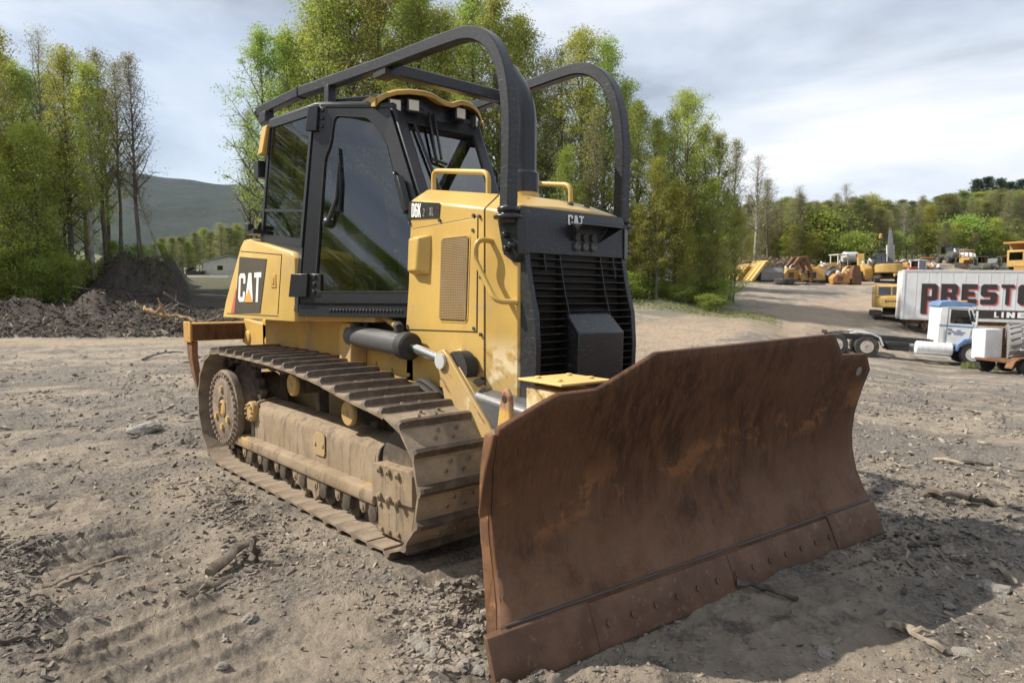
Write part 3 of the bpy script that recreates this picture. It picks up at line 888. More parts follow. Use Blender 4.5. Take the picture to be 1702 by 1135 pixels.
    b = MB()                                              # sprocket guard segment seen behind the final drive
    b.lathe((.30, -.98, .535), (0, -1, 0), [(.088, 0), (.088, .05), (.078, .06), (.03, .062)], 14)
    for k in range(9):
        a = 2*PI*k/9; b.cyl((.30+.062*math.cos(a), -1.036, .535+.062*math.sin(a)), (.30+.062*math.cos(a), -1.056, .535+.062*math.sin(a)), .013, None, 6)
    b.box((.20, -.99, .318), (.40, -.90, .50))
    dz(mir(b, s), 'pivot_flange', M['yellow_dusty'], tf, .006)

# --- body
b = MB()
b.xz([(-.75, .45), (-.75, 1.28), (.30, 1.30), (1.20, 1.28), (1.26, 1.22), (1.26, .93), (2.95, .92), (3.02, .80), (2.95, .50), (2.6, .36), (-.3, .36)], -.50, .50)
body = dz(b, 'chassis', M['yellow_dusty'], bevel=.02)
for s in (-1, 1):
    b = MB()
    b.box((-.42, -.60, .98), (1.20, -.505, 1.31))
    b.xy([(.90, -.80), (.95, -.83), (1.62, -.60), (1.62, -.45), (.90, -.45)], 1.312, 1.40)
    b.box((-.25, -.875, 1.308), (.52, -.45, 1.36))
    dz(mir(b, s), 'fender_plate', M['yellow_dusty'], body, .01)
    b = MB()                                              # bracket that carries the lift cylinder
    b.xz([(1.18, .95), (1.18, 1.24), (1.23, 1.30), (1.34, 1.30), (1.38, 1.24), (1.36, .95)], -.66, -.52)
    b.cyl((1.29, -.675, 1.22), (1.29, -.66, 1.22), .035, None, 12)
    dz(mir(b, s), 'cylinder_bracket', M['yellow_dusty'], body, .008)
    b = MB()
    for x, z in ((1.5, 1.0), (1.72, .97), (1.95, .95), (1.62, .93), (2.12, .93)):
        b.cyl((x, -.535, z), (x, -.505, z), .018, None, 6)
    b.box((1.30, -.52, .90), (2.0, -.498, 1.10)); b.box((2.01, -.523, .90), (2.42, -.498, 1.12))
    dz(mir(b, s), 'frame_cover', M['yellow_dusty'], body, .003)
b = MB(); b.box((1.25, -.45, 1.2), (2.0, .45, 1.42)); b.box((-.5, -.45, 1.30), (1.25, .45, 1.42))
dz(b, 'deck_plate', M['dark_steel'], body, .01)

# rear boxes (fuel and hydraulic tanks) on both sides of the cab
def tank(s):
    b = MB()
    def sec(xb, xt, zt, y0, yi):
        pass
    z0 = 1.31
    pr = [(-.69, z0), (-.60, 1.45), (-.17, 1.955), (-.10, 2.0), (.0, 2.005), (.90, 1.85), (.955, 1.80), (.93, z0)]
    L = [[(x, y, z) for x, z in pr] for y in (-.90, -.885)]
    c = Vector((.1, 0, 1.6))
    def inset(k, y): return [(c.x+(x-c.x)*k, y, max(z0, c.z+(z-c.z)*k) if z > z0+.01 else z0) for x, z in pr]
    b.loft([inset(.962, -.905), inset(.985, -.898), inset(1.0, -.872), inset(1.0, -.40)])
    t_ = dz(mir(b, s), 'rear_tank', M['yellow'], smooth=40)
    b = MB()
    b.prism([(-.185, -.9065, 1.856), (.42, -.9065, 1.812), (.25, -.9065, 1.363), (-.345, -.9065, 1.352)], (0, -.003, 0))
    d1 = dz(mir(b, s), 'tank_decal', M['decal_grey'], t_)
    b = MB(); b.prism([(-.285, -.9065, 1.56), (-.355, -.9065, 1.352), (-.445, -.9065, 1.352), (-.30, -.9065, 1.57)], (0, -.003, 0))
    dz(mir(b, s), 'red_stripe', M['red_decal'], t_)
    if s == -1:
        b = MB(); word(b, 'CAT', (-.245, -.910, 1.455), (1, 0, 0), (.17, 0, 1), .255, .045, 1.0, .002)
        dz(b, 'tank_lettering', M['letter_white'], t_)
        k = .255; oz = 1.455; x0 = -.245
        b = MB(); b.prism([(x0+.58*k, -.9125, oz-.002), (x0+1.37*k, -.9125, oz-.002), (x0+1.05*k, -.9125, oz+.44*k)], (0, -.002, 0))
        dz(b, 'triangle_mark', M['orange'], t_)
    b = MB(); b.box((.50, -.912, 1.575), (.60, -.9, 1.685)); b.box((.53, -.918, 1.60), (.57, -.911, 1.66))
    dz(mir(b, s), 'door_latch', M['yellow_dusty'], t_, .004)
    b = MB()
    for (x0, za), (x1, zb) in (((-.16, 1.905), (.72, 1.835)), ((.72, 1.835), (.62, 1.36)), ((-.56, 1.345), (.62, 1.345))):
        b.tube([(x0, -.9065, za), (x1, -.9065, zb)], .0035, 5)
    dz(mir(b, s), 'door_seam', M['dark_steel'], t_)
for s in (-1, 1): tank(s)

# --- engine hood
def hsec(x, w, zc, zt, wt, zb, xs=0):
    return [(x, -w, zb), (x+xs, -w, zc), (x+xs*1.3, -wt, zt), (x+xs*1.3, -wt*.4, zt+.012), (x+xs*1.3, wt*.4, zt+.012), (x+xs*1.3, wt, zt), (x+xs, w, zc), (x, w, zb)]
b = MB()
b.loft([hsec(1.90, .52, 2.165, 2.25, .40, .90, .09), hsec(2.795, .52, 2.035, 2.13, .40, .88, .005)])
hood = dz(b, 'engine_hood', M['yellow'], bevel=.014)
b = MB(); b.loft([hsec(2.801, .522, 2.035, 2.131, .401, .86), hsec(3.052, .470, 1.975, 2.035, .425, .84)])
dz(b, 'hood_front_panel', M['yellow'], hood, .012)
for s in (-1, 1):
    b = MB()                                              # side door, 4 mm proud, with a rounded outline
    def rr(x0, x1, z0, z1, r, sl0=0., sl1=0.):
        pts = []
        for cx_, cz_, a0 in ((x1-r, z1-r, 0), (x0+r, z1-r, 90), (x0+r, z0+r, 180), (x1-r, z0+r, 270)):
            for k in range(5):
                a = rad(a0+k*22.5); pts.append((cx_+r*math.cos(a), cz_+r*math.sin(a)))
        return pts
    b.prism([(2.02, -.52, 1.965), (2.735, -.52, 1.985), (2.722, -.52, 1.286), (1.925, -.52, 1.272)], (0, -.007, 0))
    dr = dz(mir(b, s), 'side_door', M['yellow'], hood, .003)
    b = MB(); b.prism([(x+ (z-1.6)*.06, -.5275, z) for x, z in rr(2.34, 2.655, 1.335, 1.89, .035)], (0, -.003, 0))
    dz(mir(b, s), 'screen_frame', M['yellow_dusty'], hood, .001)
    b = MB()
    b.prism([(x+ (z-1.6)*.06, -.5308, z) for x, z in rr(2.352, 2.643, 1.347, 1.878, .03)], (0, -.0015, 0))
    scr = dz(mir(b, s), 'screen_backing', M['dark_steel'], hood)
    b = MB()
    z = 1.358
    while z < 1.87:
        sh = (z-1.6)*.06
        b.box((2.354+sh, -.537, z), (2.641+sh, -.5325, z+.0065)); z += .0105
    for k in range(1, 16):
        x = 2.352+k*.0182
        b.prism([(x-.0145, -.5325, 1.35), (x-.0115, -.5325, 1.35), (x+.0185, -.5325, 1.876), (x+.0155, -.5325, 1.876)], (0, -.004, 0))
    dz(mir(b, s), 'air_screen', M['screen'], hood)
    b = MB()                                              # boxed bump on the door
    b.loft([[(2.03, -.526, 1.645), (2.235, -.526, 1.645), (2.255, -.526, 1.915), (2.05, -.526, 1.915)],
            [(2.035, -.585, 1.675), (2.165, -.600, 1.675), (2.185, -.600, 1.895), (2.055, -.585, 1.895)]])
    dz(mir(b, s), 'filter_cover', M['yellow'], hood, .012)
    b = MB()                                              # bolts and seams
    for x, z in ((1.985, 2.01), (2.34, 2.0), (2.70, 2.0), (2.755, 1.99), (2.695, 1.91), (2.02, 1.90), (1.95, 1.295), (2.70, 1.305), (2.765, 1.27), (2.77, 1.62), (2.765, .93), (2.78, 1.0)):
        b.cyl((x, -.535, z), (x, -.519, z), .0115, .010, 8)
    for a, c in (((2.02, 1.968), (2.737, 1.988)), ((2.737, 1.988), (2.724, 1.283)), ((2.724, 1.283), (1.923, 1.269)), ((1.923, 1.269), (2.02, 1.968))):
        b.tube([(a[0], -.5215, a[1]), (c[0], -.5215, c[1])], .0028, 4)
    b.tube([(2.798, -.5215, .89), (2.798, -.5215, 2.03), (2.798, -.402, 2.133)], .0035, 4)
    dz(mir(b, s), 'panel_bolts', M['dark_steel'], hood)
    b = MB()                                              # grab handle
    pth = fillet([(2.80, -.525, 1.842), (2.80, -.595, 1.842), (2.86, -.60, 1.80), (3.01, -.57, 1.44), (3.055, -.56, 1.425), (3.055, -.478, 1.425)], .05)
    pth = fillet([(2.83, -.522, 1.815), (2.79, -.60, 1.835), (2.93, -.595, 1.50), (3.03, -.50, 1.46)], .05)
    pth = fillet([(2.855, -.505, 1.835), (2.83, -.60, 1.845), (2.80, -.605, 1.74), (2.975, -.585, 1.475), (3.045, -.475, 1.47)], .055)
    b.tube(pth, .0165, 10)
    dz(mir(b, s), 'grab_handle', M['yellow'], hood)
    b = MB()                                              # top hand rail
    zz = lambda x: 2.25-(x-1.99)*.148
    y = -.375
    b.tube(fillet([(2.06, y, zz(2.06)-.02), (2.06, y, zz(2.06)+.135), (2.66, y, zz(2.66)+.135), (2.66, y, zz(2.66)-.02)], .06), .0175, 12)
    dz(mir(b, s), 'hand_rail', M['yellow'], hood)
b = MB(); b.prism([(1.985, -.524, 2.158), (2.345, -.524, 2.112), (2.33, -.524, 2.018), (1.965, -.524, 2.038)], (0, -.003, 0))
dz(b, 'model_decal', M['decal_black'], hood)
b = MB(); word(b, 'D6K', (2.012, -.5275, 2.048), (1, 0, -.10), (.06, 0, 1), .094, .07, .66, .002)
dz(b, 'model_lettering', M['letter_white'], hood)
b = MB(); w0 = word(b, '2', (2.150, -.5275, 2.040), (1, 0, -.10), (.06, 0, 1), .055, .1, .75, .002); word(b, 'XL', (2.225, -.5275, 2.040), (1, 0, -.10), (.06, 0, 1), .055, .1, .8, .002)
dz(b, 'faded_lettering', M['letter_faint'], hood)
b = MB()
b.lathe((2.58, 0, 2.10), (0, 0, 1), [(.125, 0), (.125, .045), (.105, .055), (.10, .13)], 24)
for a in range(6): b.cyl((2.58+.112*math.cos(a), .112*math.sin(a), 2.14), (2.58+.112*math.cos(a), .112*math.sin(a), 2.165), .012, None, 6)
st = dz(b, 'exhaust_collar', M['yellow'], hood)
b = MB()
pth = fillet([(2.58, 0, 2.22), (2.58, 0, 2.80), (2.40, 0, 3.03)], .16, 8)
Rr_ = [.098]*len(pth)
b.tube([(2.58, 0, 2.20), (2.58, 0, 2.30), (2.58, 0, 2.325), (2.58, 0, 2.345)], [.105, .105, .104, .088], 24)
b.tube([p if i else (2.58, 0, 2.33) for i, p in enumerate(pth)], .086, 24)
dz(b, 'exhaust_stack', M['black_clean'], hood)
for x, y in ((2.86, -.22), (2.92, .10), (2.90, .28)):
    b = MB(); b.lathe((x, y, 2.085), (0, 0, 1), [(.022, 0), (.022, .02), (.014, .03), (.005, .034)], 10)
    dz(b, 'hood_plug', M['dark_steel'], hood)

# --- radiator guard (black nose)
def xf(z):
    return float(np.interp(z, [.78, .92, 1.2, 1.4, 1.55, 1.755, 1.96, 2.02], [3.175, 3.18, 3.19, 3.175, 3.13, 3.09, 3.082, 3.075]))
b = MB()
zs = [.78, .92, 1.05, 1.2, 1.3, 1.4, 1.5, 1.6, 1.70]
for y0, y1 in ((-.458, -.418), (.418, .458)):            # side flanges
    b.loft([[(3.055, y0, z), (xf(z), y0, z), (xf(z), y1, z), (3.055, y1, z)] for z in zs+[1.757]])
prof = [(3.055, 1.757), (3.09, 1.757), (3.083, 1.95), (3.078, 1.985), (3.062, 2.03), (3.055, 2.032)]
b.loft([[(x, -.471, z-.035 if z > 1.96 else z) for x, z in prof], [(x, -.458, z-.004 if z > 1.96 else z) for x, z in prof], [(x, -.43, z) for x, z in prof],
        [(x, .43, z) for x, z in prof], [(x, .458, z-.004 if z > 1.96 else z) for x, z in prof], [(x, .471, z-.035 if z > 1.96 else z) for x, z in prof]])
nose = dz(b, 'radiator_guard', M['black'], bevel=.006)
b = MB(); b.box((3.046, -.417, .80), (3.058, .417, 1.756))
dz(b, 'radiator_core', M['rubber'], nose)
b = MB()
z = 1.725; k = 0
while z > .80:
    x1 = xf(z)
    b.prism([(3.062, -.418, z-.012), (x1-.003, -.418, z-.002), (x1-.001, -.418, z+.005), (3.062, -.418, z-.006)], (0, .836, 0))
    z -= .0445
for y, z0 in ((-.30, 1.66), (-.165, .80), (.205, .80), (.33, 1.62)):
    zz_ = [v for v in np.linspace(z0, 1.755, 14)]
    b.loft([[(3.062, y-.003, v), (xf(v)-.001, y-.003, v), (xf(v)-.001, y+.003, v), (3.062, y+.003, v)] for v in zz_])
dz(b, 'grille', M['grille'], nose)
b = MB()                                                  # boxed cover in the middle of the grille
b.loft([[(3.08, -.165, 1.455), (3.08, .205, 1.455), (3.28, .205, 1.275), (3.28, -.165, 1.275)][:0] or [(3.09, -.165, .80), (3.27, -.20, .80), (3.285, -.20, 1.285), (3.10, -.165, 1.458)],
        [(3.09, .215, .80), (3.27, .215, .80), (3.285, .215, 1.285), (3.10, .215, 1.458)]])
dz(b, 'fan_cover', M['black'], nose, .008)
b = MB()                                                  # lamp hood
b.loft([[(3.086, -.07, 1.955), (3.20, -.09, 1.945), (3.20, -.09, 1.937), (3.086, -.07, 1.945)], [(3.086, .29, 1.955), (3.20, .31, 1.945), (3.20, .31, 1.937), (3.086, .29, 1.945)]])
b.prism([(3.086, -.075, 1.95), (3.20, -.092, 1.943), (3.09, -.062, 1.84)], (0, .008, 0))
b.prism([(3.086, .285, 1.95), (3.20, .305, 1.943), (3.09, .18, 1.84)], (0, .008, 0))
dz(b, 'lamp_hood', M['black'], nose, .003)
for y in (-.02, .055, .13):
    b = MB(); b.lathe((3.085, y, 1.815), (1, 0, 0), [(.028, 0), (.028, .02), (.022, .024), (.014, .018)], 14)
    dz(b, 'socket', M['grey_steel'], nose)
    b = MB(); b.lathe((3.086, y, 1.872), (1, 0, 0), [(.024, 0), (.024, .018), (.014, .014)], 12)
    dz(b, 'socket', M['dark_steel'], nose)
b = MB(); word(b, 'CAT', (3.0835, -.09, 1.943), (0, 1, 0), (0, 0, 1), .062, .08, 1.1, .002)
dz(b, 'nose_lettering', M['letter_white'], nose)

# --- limb sweeps
def sweep(s):
    b = MB()
    P = [(3.005, -.51, 2.00), (3.02, -.505, 2.50), (2.985, -.50, 2.80), (2.90, -.50, 2.975), (2.77, -.50, 3.085), (2.60, -.50, 3.135), (1.76, -.565, 3.150), (.66, -.68, 3.17), (-.08, -.745, 3.135)]
    P = [(3.005, -.51, 2.00), (3.02, -.505, 2.45), (3.01, -.503, 2.62), (2.975, -.50, 2.80), (2.90, -.50, 2.955), (2.79, -.50, 3.055), (2.66, -.503, 3.11), (2.50, -.51, 3.128), (1.76, -.565, 3.135), (.66, -.675, 3.155), (.60, -.68, 3.155), (-.06, -.745, 3.12)]
    b.tube(chaikin(P[:9], 2)+P[9:], .041, sec=SQ, up=(0, 1, 0))
    t_ = dz(mir(b, s), 'limb_sweep', M['black'], smooth=30)
    b = MB()                                              # rounded end cap and feet on the cab roof
    b.lathe((-.05, -.744, 3.12), (-1, -.1, -.05), [(.05, 0), (.047, .03), (.036, .05), (.016, .058)], 8)
    dz(mir(b, s), 'end_cap', M['black'], t_, .006)
    b = MB(); b.box((.02, -.79, 3.00), (.16, -.71, 3.09)); dz(mir(b, s), 'sweep_foot', M['black'], t_, .006)
    b = MB(); b.box((1.04, -.68, 2.96), (1.11, -.61, 3.12)); dz(mir(b, s), 'sweep_foot', M['black'], t_, .006)
    b = MB(); b.tube([(.62, -.678, 3.155), (.645, -.676, 3.155)], .047, sec=SQ, up=(0, 1, 0))
    dz(mir(b, s), 'sweep_joint', M['black_clean'], t_)
    b = MB()                                              # flange and bolted bracket at the hood
    b.lathe((3.005, -.51, 2.0), (0, 0, -1), [(.050, -.03), (.066, -.02), (.066, .0), (.055, .01), (.055, .02), (.088, .025), (.088, .045), (.06, .05), (.055, .075)], 18)
    b.prism([(2.93, -.535, 1.97), (3.075, -.50, 1.97), (3.08, -.495, 1.75), (3.04, -.50, 1.70), (2.97, -.52, 1.75)], (.02, .06, 0))
    for x, z in ((3.0, 1.86), (3.05, 1.80), (3.01, 1.78)): b.cyl((x, -.55, z), (x, -.50, z), .02, None, 6)
    dz(mir(b, s), 'sweep_bracket', M['black_clean'], t_, .006)
for s in (-1, 1): sweep(s)
b = MB(); b.tube([(1.76, -.55, 3.10), (1.76, .55, 3.10)], .044, sec=SQ)
b.box((1.68, -.62, 3.04), (1.84, -.50, 3.075)); b.box((1.68, .50, 3.04), (1.84, .62, 3.075))
dz(b, 'sweep_crossbar', M['black'], smooth=30)
# --- cab
CB0 = MB()
R0, Bp, Ap = Vector((.08, -.86, 1.42)), Vector((1.0, -.89, 1.42)), Vector((2.27, -.36, 1.42))
R1, B1, A1 = Vector((.31, -.80, 2.975)), Vector((1.10, -.765, 2.95)), Vector((1.565, -.405, 2.915))
def my(v): return Vector((v.x, -v.y, v.z))
def patch(P00, P10, P01, P11):
    P00, P10, P01, P11 = map(Vector, (P00, P10, P01, P11))
    nrm = (P10-P00).cross(P01-P00).normalized()
    if nrm.y > 0 and abs(nrm.y) > .3: nrm = -nrm
    def f(s, t, o=0.): return (P00*(1-s)+P10*s)*(1-t) + (P01*(1-s)+P11*s)*t + nrm*o
    return f
def plate(b, f, loop, o0, o1):
    b.loft([[f(s, t, o0) for s, t in loop], [f(s, t, o1) for s, t in loop]])
def frame(b, f, outer, inner, o0, o1):
    """ring between two outlines with the same number of points"""
    n = len(outer)
    A = [[f(s, t, o) for s, t in L] for L in (outer, inner) for o in (o0, o1)]
    base = len(b.v)
    for L in A: b.v += [tuple(p) for p in L]
    for i in range(n):
        j = (i+1) % n
        O0, O1, I0, I1 = (base, base+n, base+2*n, base+3*n)
        b.f += [(O1+i, O1+j, I1+j, I1+i), (O0+i, I0+i, I0+j, O0+j), (O0+i, O0+j, O1+j, O1+i), (I0+i, I1+i, I1+j, I0+j)]
def pane(b, f, loop, o, nt_=22, ns=14):
    """one smooth sheet of glass inside an outline"""
    t0, t1 = min(p[1] for p in loop)+1e-4, max(p[1] for p in loop)-1e-4
    rows = []
    for k in range(nt_+1):
        t = lerp(t0, t1, k/nt_); xs = []
        for (a, c) in zip(loop, list(loop[1:])+[loop[0]]):
            if (a[1]-t)*(c[1]-t) < 0: xs.append(a[0]+(c[0]-a[0])*(t-a[1])/(c[1]-a[1]))
        if len(xs) < 2: continue
        rows.append([f(lerp(min(xs), max(xs), j/ns), t, o) for j in range(ns+1)])
    b.sheet(rows)
def closed_round(loop, r, n=4):
    out = []; m = len(loop)
    for i in range(m):
        a, b_, c = Vector((*loop[i-1], 0)), Vector((*loop[i], 0)), Vector((*loop[(i+1) % m], 0))
        d = min(r, (a-b_).length*.45, (c-b_).length*.45)
        p, q = b_+(a-b_).normalized()*d, b_+(c-b_).normalized()*d
        for k in range(n+1):
            t = k/n; v = p*(1-t)**2+b_*2*t*(1-t)+q*t*t; out.append((v.x, v.y))
    return out
b = MB()                                                  # posts, sills and rails
def post(p, q, r=.045): b.tube([p, q], r, sec=SQ)
for s in (1, -1):
    k = (lambda v: v) if s == 1 else my
    post(k(R0)+Vector((.03, .04*s, 0)), k(R1)+Vector((.03, .04*s, 0)))
    post(k(Bp)+Vector((0, .05*s, 0)), k(B1)+Vector((0, .05*s, 0)))
    post(k(Ap)+Vector((-.03, .04*s, 0)), k(A1)+Vector((-.03, .04*s, 0)), .05)
    post(k(R0)+Vector((0, .04*s, .03)), k(Bp)+Vector((0, .05*s, .03)))
    post(k(R1)+Vector((0, .04*s, -.03)), k(B1)+Vector((0, .05*s, -.03)))
    post(k(B1)+Vector((0, .05*s, -.03)), k(A1)+Vector((-.03, .04*s, -.03)))
    post(k(Bp)+Vector((0, .05*s, .03)), k(Ap)+Vector((-.03, .04*s, .03)))
post(R1+Vector((.03, .04, -.03)), my(R1)+Vector((.03, -.04, -.03)))
post(R0+Vector((.03, .04, .03)), my(R0)+Vector((.03, -.04, .03)))
post(A1+Vector((-.03, .04, -.03)), my(A1)+Vector((-.03, -.04, -.03)))
b.prism([(.06, -.83, 1.40), (1.0, -.86, 1.40), (2.2, -.36, 1.40), (2.2, .36, 1.40), (1.0, .86, 1.40), (.06, .83, 1.40)], (0, 0, .04))
cab = dz(b, 'cab', M['black'], bevel=.008)
f_side = patch(R0, Bp, R1, B1)
f_door = patch(Bp, Ap, B1, A1)
for s in (-1, 1):
    # side window
    o = [(0, .36), (.97, .30), (.975, .985), (.01, .985)]
    i = [(.045, .395), (.925, .345), (.93, .955), (.055, .955)]
    b = MB(); frame(b, f_side, o, i, -.005, .018)
    b.loft([[f_side(.045, .515, -.002), f_side(.925, .475, -.002), f_side(.925, .490, -.002), f_side(.045, .530, -.002)], [f_side(.045, .515, .016), f_side(.925, .475, .016), f_side(.925, .490, .016), f_side(.045, .530, .016)]])
    sw = dz(mir(b, s), 'side_window', M['black_clean'], cab)
    b = MB(); pane(b, f_side, i, .005)
    dz(mir(b, s), 'side_glass', M['glass_dusty'], cab, smooth=60)
    b = MB(); plate(b, f_side, [(0, -.02), (.99, -.02), (.975, .30), (0, .36)], -.004, .012)
    plate(b, f_side, [(.50, .5), (.53, .5), (.54, .955), (.51, .955)], -.05, -.03)
    dz(mir(b, s), 'lower_side_panel', M['black'], cab)
    # door
    o = closed_round([(.012, .015), (.985, .02), (.985, .97), (.03, .975)], .03)
    i = closed_round([(.115, .075), (.955, .075), (.955, .44), (.865, .60), (.845, .66), (.845, .82), (.70, .935), (.26, .945), (.215, .80), (.155, .74)], .05)
    n_i = len(i)
    # same point count for the outer outline: project inner points outwards from the middle
    def outw(p):
        cx_, cy_ = .5, .5
        dx, dy = p[0]-cx_, p[1]-cy_
        k = min((.487 if dx > 0 else .485)/max(abs(dx), 1e-6), .478/max(abs(dy), 1e-6))
        return (cx_+dx*k, cy_+dy*k)
    o = [outw(p) for p in i]
    for tgt in ((.985, .978), (.015, .978), (.985, .022), (.015, .022)):
        j = min(range(n_i), key=lambda q: (o[q][0]-tgt[0])**2+(o[q][1]-tgt[1])**2); o[j] = tgt
    b = MB(); frame(b, f_door, o, i, -.012, .026)
    dz(mir(b, s), 'door_frame', M['black_clean'], cab)
    b = MB(); i2 = [(.5+(p-.5)*.985, .5+(q-.5)*.99) for p, q in i]; frame(b, f_door, i, i2, .004, .030)
    dz(mir(b, s), 'door_seal', M['rubber'], cab)
    b = MB(); pane(b, f_door, i, .011)
    dz(mir(b, s), 'door_glass', M['glass'], cab, smooth=60)
    b = MB()                                              # door handle and rails
    b.tube([f_door(.905, .45, .06), f_door(.905, .62, .06)], .028, sec=SQ, up=(1, 0, 0))
    b.tube([f_door(.905, .47, 0), f_door(.905, .47, .06)], .02); b.tube([f_door(.905, .60, 0), f_door(.905, .60, .06)], .02)
    b.tube(fillet([f_door(.875, .645, .03), f_door(.875, .645, .065), f_door(.90, .40, .06), f_door(.95, .30, .03)], .04), .011)
    dz(mir(b, s), 'door_handle', M['black_clean'], cab, .006)
    for t0, t1 in ((.865, .985), (.05, .165)):             # hinges on the B post
        b = MB()
        plate(b, f_door, [(-.055, t0), (.075, t0), (.075, t1), (-.055, t1)], .02, .055)
        for q in range(3): b.cyl(f_door(.115, t0+.025+q*(t1-t0)*.33, .02), f_door(.115, t0+.025+q*(t1-t0)*.33, .040), .017, None, 8)
        plate(b, f_door, [(.075, t0), (.16, t0), (.16, t1), (.075, t1)], .022, .030)
        dz(mir(b, s), 'door_hinge', M['black_clean'], cab, .006)
    b = MB()                                              # wiper on the door glass
    b.tube([f_door(.225, .42, .02), f_door(.225, .42, .045), f_door(.30, .53, .05), f_door(.315, .70, .035)], [.028, .02, .013, .008], 8)
    plate(b, f_door, [(.285, .47), (.315, .47), (.335, .60), (.325, .78), (.312, .78), (.295, .62)], .016, .040)
    b.lathe(f_door(.215, .415, .01), (0, -1, 0), [(.035, 0), (.035, .04), (.02, .055)], 12)
    dz(mir(b, s), 'wiper', M['black_clean'], cab)
    b = MB()
    plate(b, f_door, [(.0, -.045), (.985, -.045), (.985, .012), (.0, .012)], -.01, .014)
    for q in range(22): plate(b, f_door, [(.22+q*.022, -.022), (.232+q*.022, -.022), (.236+q*.022, -.008), (.226+q*.022, -.008)], .014, .02)
    dz(mir(b, s), 'door_step', M['black_clean'], cab, .003)
# rear and front windows
f_rear = patch(R0, my(R0), R1, my(R1))
b = MB(); frame(b, f_rear, [(.03, .36), (.97, .36), (.97, .98), (.03, .98)], [(.08, .42), (.92, .42), (.92, .94), (.08, .94)], -.01, .02)
plate(b, f_rear, [(.03, 0), (.97, 0), (.97, .36), (.03, .36)], -.01, .012)
dz(b, 'rear_window', M['black_clean'], cab)
b = MB(); pane(b, f_rear, [(.08, .42), (.92, .42), (.92, .94), (.08, .94)], .003)
dz(b, 'rear_glass', M['glass_dusty'], cab, smooth=60)
b = MB()
for k in range(26):
    s_ = .08+.84*k/25; b.tube([f_rear(s_, .42, .04), f_rear(s_, .94, .04)], .0035, 4)
for k in range(18):
    t = .42+.52*k/17; b.tube([f_rear(.08, t, .043), f_rear(.92, t, .043)], .0035, 4)
fs = patch(my(R0), my(Bp), my(R1), my(B1))
for k in range(15):
    s_ = .06+.86*k/14; b.tube([fs(s_, .5, -.02), fs(s_, .8, -.02)], .004, 4)
for k in range(9):
    t = .5+.3*k/8; b.tube([fs(.06, t, -.024), fs(.92, t, -.024)], .004, 4)
fsd = patch(my(Bp), my(Ap), my(B1), my(A1))
for k in range(12):
    s_ = .2+.4*k/11; b.tube([fsd(s_, .42, .03), fsd(s_, .75, .03)], .004, 4)
for k in range(9):
    t = .42+.33*k/8; b.tube([fsd(.2, t, .034), fsd(.6, t, .034)], .004, 4)
dz(b, 'wire_guard', M['dark_steel'], cab)
W0, W1 = Ap.lerp(A1, .36), A1
f_wind = patch(W0, my(W0), W1, my(W1))
b = MB(); frame(b, f_wind, [(.0, .0), (1, .0), (1, 1.0), (.0, 1.0)], [(.07, .04), (.93, .04), (.90, .86), (.09, .86)], -.01, .02)
plate(b, patch(Ap, my(Ap), W0, my(W0)), [(0, 0), (1, 0), (1, 1), (0, 1)], -.01, .01)
dz(b, 'windshield_frame', M['black_clean'], cab)
b = MB(); pane(b, f_wind, [(.07, .04), (.93, .04), (.90, .86), (.09, .86)], .003)
dz(b, 'windshield', M['glass'], cab, smooth=60)
b = MB()
sgn = 1 if f_wind(.5, .5, 1).x > f_wind(.5, .5, 0).x else -1
for s0, s1 in ((.36, .30), (.42, .36)):
    b.tube([f_wind(s0, .96, .05*sgn), f_wind(s1, .58, .035*sgn)], .011, 6)
b.tube([f_wind(.18, .86, .025*sgn), f_wind(.25, .20, .025*sgn)], .012, 6)
b.tube([f_wind(.25, .58, .025*sgn), f_wind(.42, .55, .025*sgn)], .012, 6)
dz(b, 'front_wiper', M['black_clean'], cab)
# roof, visor, work lamps
b = MB()
rl = [R1+Vector((-.04, -.02, 0)), B1+Vector((0, -.03, 0)), A1+Vector((.05, -.02, 0)), my(A1)+Vector((.05, .02, 0)), my(B1)+Vector((0, .03, 0)), my(R1)+Vector((-.04, .02, 0))]
up = lambda L, k, h: [Vector((.9+(p.x-.9)*k, p.y*k, p.z+h)) for p in L]
b.loft([up(rl, .985, -.03), up(rl, .985, .008), up(rl, .95, .028), up(rl, .80, .036)])
b.tube([(.95, -.60, 3.02), (1.52, -.40, 2.975)], .035, 10); b.tube([(.95, .60, 3.02), (1.52, .40, 2.975)], .035, 10)
dz(b, 'roof', M['black'], cab, .008)
vy = [-.50, -.48, -.44, -.38, -.30, -.20, -.13, -.08, -.03, .02, .06, .10, .15, .22, .30, .38, .44, .48, .50]
vz = [2.945, 2.975, 3.005, 3.028, 3.038, 3.038, 3.030, 3.010, 2.992, 2.988, 2.992, 3.010, 3.030, 3.038, 3.038, 3.028, 3.005, 2.975, 2.945]
vx = lambda y: 1.715-.20*(abs(y)/.5)**2.2
b = MB()
rows = [[(vx(y)+dx, y*k, z-dzv) for y, z in zip(vy, vz)] for dx, k, dzv in ((-.42, .97, .02), (-.06, 1.0, .0), (-.01, 1.0, .004), (0, 1.0, .014), (.002, 1.0, .040))]
b.sheet(rows)
vs = b.build('roof_visor', M['yellow'], cab, 0, 50, None, 2, .012)
for s_ in (-1, 1):
    b = MB(); b.prism([(1.10, s_*.505, 2.955), (1.44, s_*.505, 2.985), (1.525, s_*.505, 2.965), (1.525, s_*.505, 2.895), (1.44, s_*.505, 2.91)], (0, s_*.012, 0))
    dz(b, 'visor_end', M['yellow'], cab, .003)
b = MB()
b.loft([[(vx(y)-.14, y, z-.012), (vx(y)-.10, y, z-.012), (vx(y)-.10, y, 2.83), (vx(y)-.14, y, 2.83)] for y, z in zip(vy, vz)][1:-1])
dz(b, 'lamp_panel', M['black_clean'], cab)
